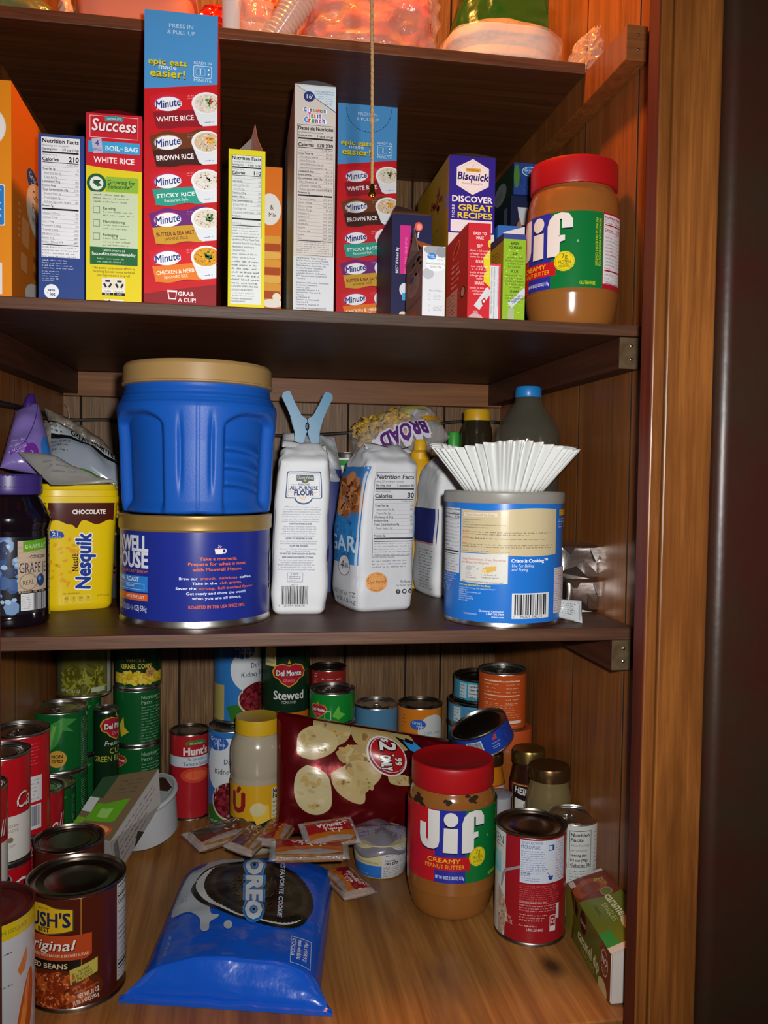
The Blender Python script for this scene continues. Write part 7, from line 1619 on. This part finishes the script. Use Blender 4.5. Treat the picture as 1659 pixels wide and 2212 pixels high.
chip([(640, 940), (760, 860), (900, 840), (960, 940), (860, 1050), (700, 1040)], 'a48c58'); chip([(600, 1150), (700, 1080), (800, 1010), (920, 1010), (1020, 1080), (1020, 1180), (930, 1300), (890, 1300), (880, 1440), (800, 1450), (680, 1370), (610, 1260)], 'b8a272')
chip([(400, 1090), (500, 1120), (580, 1200), (605, 1380), (590, 1500), (500, 1560), (400, 1540), (320, 1450), (295, 1320), (320, 1170)], 'b8ac80'); chip([(1080, 1130), (1200, 1130), (1330, 1160), (1320, 1230), (1240, 1255), (1110, 1230)], 'b09c6c')
a.poly([(X(x), Y(y)) for x, y in ((1170, 690), (1260, 720), (1270, 690), (1420, 760), (1640, 850), (1640, 960), (1340, 960), (1320, 880), (1250, 790))], '16100e'); a.poly([(X(x), Y(y)) for x, y in ((1240, 730), (1330, 760), (1340, 720), (1430, 820), (1520, 830), (1540, 920), (1420, 930), (1350, 850), (1300, 830))], '2c84c4')
a.rect(X(1435), Y(850), X(1475), Y(890), 'c8c02c', 20)
a.ell(X(1085), Y(930), 170 * .2411, 226 * .2411, 'd4d0d0', rot=-18); a.ell(X(1085), Y(930), 155 * .2411, 208 * .2411, '8a1428', rot=-18); a.ell(X(1093), Y(918), 150 * .2411, 196 * .2411, 'c8bcbc', rot=-18); a.ell(X(1097), Y(916), 144 * .2411, 190 * .2411, 'a8181c', rot=-18)
for c, b, dx in (('14100e', .09, 0), ('dcd8d4', .035, 0)):
    a.text('2', X(1030), Y(770), 33, c, 'l', rot=90, b=b, xs=1.1); a.text('99', X(1150), Y(935), 15, c, 'l', rot=90, b=b); a.text('.', X(1130), Y(905), 20, c, 'l', rot=90, b=b); a.text('ONLY', X(1022), Y(925), 21, c, 'l', w=40, rot=84, b=b); a.text('$', X(1050), Y(735), 13, c, 'l', rot=90, b=b)
a.tf = None
a.build('printing', on_pillow(fr, 100, 100), root, gx=3, gy=3, base=.0010, clip=(0, 0, 100, 100), smooth=70)
# sandwich cookie pack lying in front
BLU = basic('blue_cookie_film', '1256c8', .2, spec=.8, bump=.3, bscale=45)
zt = ZD + .036
q00, q10, q11, q01 = pz(402, 1838, zt), pz(722, 1834, zt), pz(692, 2072, zt), pz(300, 2068, zt)
e0, e1 = pz(258, 2148, ZD + .004), pz(716, 2176, ZD + .004); f0, f1 = pz(256, 2160, ZD + .003), pz(719, 2190, ZD + .003)
sides = [(0.0, q00, q10, .010), (.06, q00 * .94 + q01 * .06, q10 * .94 + q11 * .06, .030), (.16, q00 * .82 + q01 * .18, q10 * .82 + q11 * .18, .036), (.72, q01, q11, .036), (.76, q01 * .85 + e0 * .15, q11 * .85 + e1 * .15, .0335), (.90, q01 * .25 + e0 * .75, q11 * .25 + e1 * .75, .016), (.95, e0, e1, .006), (1.0, f0, f1, .0045)]
oc = (q00 + q11) / 2; oc.z = ZD
root = thing('cookie_pack', 'bright blue cookie pack lying flat at the front, dark sandwich cookie printed on it', 'cookie package', oc)
def pk(v):
    for a_, b_ in zip(sides, sides[1:]):
        if a_[0] <= v <= b_[0]: t = (v - a_[0]) / (b_[0] - a_[0]); return a_[1].lerp(b_[1], t), a_[2].lerp(b_[2], t), a_[3] + (b_[3] - a_[3]) * t
    return sides[-1][1:]
def ofr(u, v, o=0.0):
    l, r_, h_ = pk(v); e = min(1, (4 * u * (1 - u)) ** .35 * 1.0); p = l.lerp(r_, u)
    body = 1 - sst(v, .74, .95)
    z = .0012 + h_ * (e * (1 - .0 * v)) + (.0022 * mnoise.noise(p * 28) + .0016 * sin(u * 9 + v * 5) * (1 - body)) * e + .0012 * mnoise.noise(p * 70 + Vector((4, 0, 0))) * e * (1 - body * .6)
    if v > .94: z = .002 + (.0018 + .0012 * sin(v * 160)) * (1 if .02 < u < .98 else .5) + .002 * mnoise.noise(Vector((u * 9, 0, 3)))
    return Vector((p.x - oc.x, p.y - oc.y, z + o))
def obk(u, v):
    l, r_, h_ = pk(v); p = l.lerp(r_, u); return Vector((p.x - oc.x, p.y - oc.y, .0003))
pillow('wrapper', root, ofr, obk, BLU, 60, 110, 50)
a = Art('gloss'); a.tf = lambda x, y: (lambda v, w: ((x - (600 - w * 390)) / (950 + w * 330) * 100, v))(72 * (1 / 845 - 1 / (682 + y * .3014)) / (1 / 845 - 1 / 1060), (y - 530) / 720)
WH = 'b4bcc4'
a.poly([(p.x, p.y) for p in spline([(x, y, 0) for x, y in ((700, 600), (760, 560), (860, 600), (940, 560), (950, 640), (860, 650), (720, 700), (660, 800), (640, 860), (700, 900), (720, 980), (770, 990), (760, 1010), (710, 1030), (700, 1080), (660, 1090), (640, 1060), (640, 1000), (560, 940), (450, 930), (500, 800), (560, 700), (630, 620))], 4)], WH)
a.ell(835, 1055, 30, 26, WH); a.ell(660, 610, 60, 30, '1c5cbc', rot=-10)
a.ell(1010, 850, 400, 190, '14100f', rot=14, n=40); a.star(1050, 820, 10, '14100f')
def wob(cx, cy_, rx, ry, rot, c, n=70, am=.018):
    t0 = math.radians(rot); p = []
    for i in range(2 * n):
        t = pi * i / n; q = 1 + (am if i % 2 else 0); x, y = rx * q * cos(t), ry * q * sin(t); p.append((cx + x * cos(t0) - y * sin(t0), cy_ + x * sin(t0) + y * cos(t0)))
    a.poly(p, c)
wob(985, 880, 400, 150, 14, '14100e'); a.ell(1000, 850, 385, 170, 'ccd0d0', rot=14, n=40); wob(1050, 830, 372, 190, 10, '181210')
wob(1050, 830, 330, 160, 10, '2c2420', 50, .03); wob(1050, 830, 300, 142, 10, '16100e', 50, .0)
rr = random.Random(3)
for i in range(60):
    t = rr.random() * 6.28; q = sqrt(rr.random()) * .8; x, y = 1050 + 280 * q * cos(t), 830 + 130 * q * sin(t); a.ell(x, y, 22, 6, ('3a302c', '241c18')[i % 2], 8, rr.uniform(0, 180))
for c, b, g in (('2c8ccc', .16, 0), ('1860b4', .11, 0), ('d0d8de', .05, 0)): a.text('OREO', 970, 625, 105, c, 'l', w=400, rot=91.5, b=b)
a.text("MILK'S FAVORITE COOKIE", 1198, 600, 30, 'c4d0e4', 'l', w=400, rot=93, b=.03)
a.frame(1275, 1095, 1420, 1255, 4, 'b8cce8')
for i, (t, w_) in enumerate((('ALWAYS', 118), ('made with REAL', 120), ('COCOA', 108))): a.text(t, 1375 - i * 44, 1108, 26, 'c4d4ec', 'l', w=w_, rot=96, b=.03)
a.text('NET WT 18.12 OZ', 425, 1075, 22, '7ab4dc', 'l', w=140, rot=110); a.poly([(680, 560), (700, 520), (760, 500), (750, 560), (700, 590)], 'a8b8bc')
a.line(480, 800, 530, 800, 4, '8ab0d0'); a.greek(510, 830, 570, 3, 14, '5a7aa0', 3)
a.tf = None
a.build('printing', on_pillow(ofr, 100, 100), root, gx=3, gy=1.5, base=.0009, clip=(1, 1, 99, 72), smooth=50)
# cracker packets
def crackers(name, label, cx, cy_, zc, L, Wd, rz, tilt_, cols, word, H=.011, roll=0.0):
    L *= 1.15; Wd *= 1.15; P = pz(cx, cy_, zc); root = thing(name, label, 'cracker packet', P, math.radians(rz), 'cracker packets heaped behind the cookie pack')
    root.rotation_euler = (math.radians(tilt_), math.radians(roll), math.radians(rz))
    bm = bmesh.new()
    for i in range(2): add_box(bm, -L * .42, L * .42, -Wd * .42, Wd * .42, -H / 2 + i * H * .52, -H / 2 + i * H * .52 + H * .44, .0012)
    obj('cracker_stack', bm, basic('cracker', '94632e', .7, bump=.3, bscale=200, c2='744820', cscale=80), root)
    fr = lambda u, v, o=0.0: Vector(((u - .5) * L, (.5 - v) * Wd * (1 - .12 * (4 * u * (1 - u))), (H * .75) * max(0, 4 * u * (1 - u)) ** .25 * max(0, 4 * v * (1 - v)) ** .3 + .0012 * mnoise.noise(Vector((u * 7, v * 5, cx))) + o))
    bk_ = lambda u, v: Vector(((u - .5) * L, (.5 - v) * Wd * (1 - .12 * (4 * u * (1 - u))), -(H * .62) * max(0, 4 * u * (1 - u)) ** .25 * max(0, 4 * v * (1 - v)) ** .3 - .0004))
    pillow('clear_wrapper', root, fr, bk_, CLEARF, 20, 14)
    a = Art('film'); a.rect(8, 20, 92, 62, cols[0]); a.poly([(8, 62), (92, 62), (92, 84), (60, 76), (8, 82)], cols[1])
    if word: a.text(word[0], 50, 42, 15, 'd8ccc8', 'c', w=46, b=.03); a.text(word[1], 54, 58, 12, 'd8ccc8', 'c', w=34, b=.02)
    a.greek(4, 0, 96, 1, 14, cols[0], 4, .5, .05); a.bits(50, 40, 46, 30, 12, 5, [cols[1], 'd8c0b0'], 3, .3)
    a.build('printing', on_pillow(fr, 100, 100), root, gx=8, gy=8, base=.0006)
ZP = ZD + .018
crackers('cracker_packet', 'long cracker packet pointing up to the right, leftmost of the heap', 480, 1800, ZD + .043, .080, .042, 32, 8, ('4a3a2c', '6a2c20'), None)
crackers('cracker_packet', 'upright cracker packet with purple edge beside the long leftmost packet', 540, 1815, ZD + .045, .060, .036, 62, 10, ('5a2c3c', '8a5a2c'), None)
crackers('cracker_packet', 'red cracker packet half under the chip bag corner', 596, 1800, ZD + .044, .062, .038, 70, 0, ('8a1c1c', 'b8641c'), None)
crackers('cracker_packet', 'red and orange cracker packet lying across the far end of cookie pack', 668, 1836, ZD + .047, .085, .042, -4, 4, ('981c20', 'a8541c'), ('Wheat', 'Twins'))
crackers('cracker_packet', 'red cracker packet with white lettering propped against the chip bag', 712, 1800, ZD + .058, .062, .040, 12, 22, ('941c20', 'a85c1c'), ('Wheat', 'Twins'))
crackers('cracker_packet', 'cracker packet lying on the bare wood just right of the cookie pack', 752, 1908, ZD + .012, .060, .038, -72, 0, ('8a1c24', 'b8641c'), ('Wheat', 'Twins'))
crackers('cracker_packet', 'dark empty looking cracker packet stretched towards the mayonnaise jar', 552, 1752, ZD + .030, .075, .046, 66, 14, ('3c2c34', '5a4a3c'), None)
# ------------------------------------------------------------------ goods on the top shelf and the hanging pull cord
ZT0 = ZAT + .0004
ORB = basic('orange_film', 'e0783c', .14, spec=.8, alpha=.62, bump=.9, bscale=55)
REDF = basic('red_film', 'c01818', .14, spec=.8, bump=.7, bscale=60)
def tub_box(name, label, x0, x1, yt, d, dep, mat, cat='container'):
    zm = ZT0 + .02; X0, X1 = px_x(x0, d, zm), px_x(x1, d, zm); W = X1 - X0; H = pd((x0 + x1) / 2, yt, d).z - ZT0
    root = thing(name, label, cat, ((X0 + X1) / 2, d + dep / 2, ZT0))
    secs = [(0, W * .44, dep * .44, 6, 0, 0), (.004, W * .47, dep * .47, 6, 0, 0), (H * .8, W * .49, dep * .49, 6, 0, 0)]
    loft('tub_body', secs, mat, root, 72, 16)
    loft('lid', [(H * .80, W * .50, dep * .50, 6, 0, 0), (H * .84, W * .51, dep * .51, 6, 0, 0), (H * .97, W * .51, dep * .51, 6, 0, 0), (H, W * .49, dep * .49, 6, 0, 0)], mat, root, 72, 10)
tub_box('food_container', 'pinkish orange plastic food container at the left end of the top shelf', 150, 420, -60, .975, .16, basic('pink_orange_plastic', 'd88468', .3, spec=.6, bump=.05))
def heap(name, label, cat, x0, x1, yt, d, dep, mat, amp, sc, seed, ex=2.6, part='wrap', lean=0.0):
    zm = ZT0 + .02; X0, X1 = px_x(x0, d, zm), px_x(x1, d, zm); W = X1 - X0; H = pd((x0 + x1) / 2, yt, d).z - ZT0
    root = thing(name, label, cat, ((X0 + X1) / 2, d + dep / 2, ZT0))
    off = Vector((seed, seed * 2, seed))
    def fn(p, a): 
        q = p + Vector((mnoise.noise(p * sc + off), mnoise.noise(p * sc * 1.1 + off * 2), .6 * mnoise.noise(p * sc + off * 3))) * amp + Vector((abs(mnoise.noise(p * sc * 2.6 + off)), abs(mnoise.noise(p * sc * 2.4 - off)), 0)) * amp * .8
        q.z = max(q.z, .0003); q.x += lean * p.z; return q
    loft(part, [(0, W * .47, dep * .47, ex, 0, 0), (.006, W * .5, dep * .5, ex, 0, 0), (H * .55, W * .49, dep * .49, ex, 0, 0), (H * .88, W * .40, dep * .36, ex, 0, 0), (H, W * .22, dep * .16, ex, 0, 0)], mat, root, 120, 40, 55, fn)
    return root, W, H
heap('wrapped_package', 'silvery green wrapped package in the upper left corner of the top shelf', 'package', -60, 116, -40, .97, .12, basic('silver_green_wrap', '6a7a50', .25, .2, bump=.5, bscale=50), .004, 40, 2)
heap('wrapped_package', 'small pale torn package next to the pinkish orange container', 'package', 118, 150, -30, .965, .06, basic('pale_wrap', 'c8a890', .4, bump=.4), .003, 60, 3)
heap('plastic_bag', 'shiny red plastic bag bunched behind the tallest rice cup carton', 'bag', 414, 492, -20, .975, .09, REDF, .007, 45, 5)
# cup lying beside the tall carton
P = Vector((px_x(500, .966, ZT0 + .02), .966, ZT0)); rC = 21 * mpp(P)
root = thing('paper_cup', 'small white paper cup at the shelf edge right of the tall carton', 'cup', P, facing(P))
lathe('cup_body', [(rC * .86, 0), (rC * .9, .001), (rC, .040), (rC * 1.04, .041), (rC * 1.04, .043), (rC * .98, .043)], basic('white_cup', 'd8d0c8', .5), root, 48, 40)
heap('plastic_bag', 'orange film bag arching over the white paper cup', 'bag', 478, 622, -60, 1.06, .09, ORB, .010, 38, 7)
# clear glass tray edge and ribbed cup stack
P = Vector((px_x(553, .957, ZT0), .957, ZT0))
root = thing('clear_container', 'clear plastic container with a bright upright edge near the ribbed cups', 'container', P)
loft('container_wall', [(0, .016, .02, 6, 0, 0.012), (.030, .018, .022, 6, 0, .012), (.032, .019, .023, 6, 0, .012)], CLEARW, root, 48, 10)
P = pd(612, 52, .962); root = thing('cup_stack', 'stack of clear ribbed plastic cups lying at a slant on the top shelf', 'cups', P)
M = Matrix.Rotation(math.radians(32), 4, 'Y')
pr = []
for i in range(14): pr += [(.0125 + .0003 * i, -.028 + i * .0052), (.0142 + .0003 * i, -.0262 + i * .0052)]
lathe('ribbed_cups', pr, basic('ribbed_clear_plastic', 'd8c8b8', .15, spec=.8, alpha=.6), root, 40, 30, M=M)
root, W, H = heap('wrapped_package', 'bright orange packages wrapped in crumpled clear film in the middle of the top shelf', 'package', 646, 950, -150, .962, .16, basic('orange_contents', 'e0601c', .4, bump=.5, bscale=40, c2='c83a14', cscale=25), .008, 26, 11, 3.5, 'contents')
off = Vector((13, 5, 2))
loft('film', [(0, W * .52, .083, 3.5, 0, 0), (.006, W * .53, .086, 3.5, 0, 0), (H * .6, W * .52, .085, 3.5, 0, 0), (H + .02, W * .3, .05, 3, 0, 0)], CLEARW, root, 140, 40, 55, lambda p, a: p + Vector((mnoise.noise(p * 40 + off), mnoise.noise(p * 44 - off) - .3, .4 * mnoise.noise(p * 36))) * .009 + Vector((abs(mnoise.noise(p * 95)), -abs(mnoise.noise(p * 90 + off)), 0)) * .006)
# white plates in film
zm = ZT0 + .02; d = .965; X0, X1 = px_x(984, d, zm), px_x(1236, d, zm); W = X1 - X0; H = pd(1100, 42, d).z - ZT0
root = thing('paper_plate_pack', 'white pack of disposable plates wrapped in clear film at right of the top shelf', 'plates', ((X0 + X1) / 2, d + .08, ZT0))
WPL = basic('white_foam', 'd8d0c8', .6, sss=.1)
for i in range(2):
    q = H / 2; loft('plate', [(q * i + .0003, W * .44, .066, 3, 0, 0), (q * (i + .5), W * .495, .075, 3, 0, 0), (q * (i + 1) - .0003, W * .485, .073, 3, 0, 0)], WPL, root, 72, 6, 50, crumple(.002, 25, i))
off = Vector((3, 1, 2))
loft('film', [(0, W * .50, .078, 3.4, 0, 0), (.004, W * .515, .081, 3.4, 0, 0), (H * .9, W * .515, .081, 3.4, 0, 0), (H + .006, W * .44, .07, 3, 0, 0), (H + .010, W * .2, .03, 3, 0, 0)], CLEARW, root, 120, 36, 60, lambda p, a: p + Vector((mnoise.noise(p * 40), mnoise.noise(p * 42 + off), .5 * mnoise.noise(p * 38 - off))) * .004)
heap('wrapped_package', 'dark green package standing behind the white plates', 'package', 985, 1320, -110, 1.14, .12, basic('dark_green_wrap', '0e4a1c', .25, bump=.4, bscale=50), .005, 40, 17, 5)
heap('plastic_bag', 'crinkled clear bag end sticking out at the right end of the top shelf', 'bag', 1246, 1312, 12, .958, .08, CLEARW, .010, 50, 19, 2.4, 'film', .35)
# pull cord with its brass end, hanging from the ceiling bulb holder
dR = .60
xs = [(803, -420), (803, 0), (804, 130), (804, 258), (804.5, 330), (803.5, 402)]
pts = [pd(x, y, dR) for x, y in xs]
root = thing('pull_cord', 'braided brown pull cord with a small brass bell hanging in front of the shelves', 'cord', pts[-1])
o = pts[-1].copy()
path = spline([p - o for p in pts], 40); kq = mpp(pts[3])
bm = bmesh.new()
for s_ in range(3):
    tw = [p + Vector((cos(i * .55 + s_ * 2.094), sin(i * .55 + s_ * 2.094), 0)) * 1.5 * kq for i, p in enumerate(path)]
    add_tube(bm, tw, 2.3 * kq, 6)
obj('braided_cord', bm, basic('cord_fibre', '8a6a44', .8, bump=.4, bscale=900), root, 60)
kp = pts[3] - o
lathe('knot', [(1.5 * kq, -9 * kq), (4.5 * kq, -6 * kq), (5.6 * kq, 0), (4.5 * kq, 6 * kq), (1.5 * kq, 9 * kq)], basic('cord_fibre', '8a6a44', .8), root, 20, 60, M=Matrix.Translation(kp))
BR = basic('brass', 'b8862c', .25, 1.0)
bell = lathe('bell', [(2 * kq, 6 * kq), (4.5 * kq, 3 * kq), (5.5 * kq, -3 * kq), (7 * kq, -12 * kq), (9.5 * kq, -18 * kq), (9.5 * kq, -20 * kq), (8 * kq, -20 * kq), (4 * kq, -8 * kq)], BR, root, 24, 40, True, True)
lathe('clapper', [(.5 * kq, -26 * kq), (3.2 * kq, -24 * kq), (3.6 * kq, -21 * kq), (1 * kq, -16 * kq)], BR, bell, 16, 60, M=Matrix.Translation((3 * kq, 0, 0)))
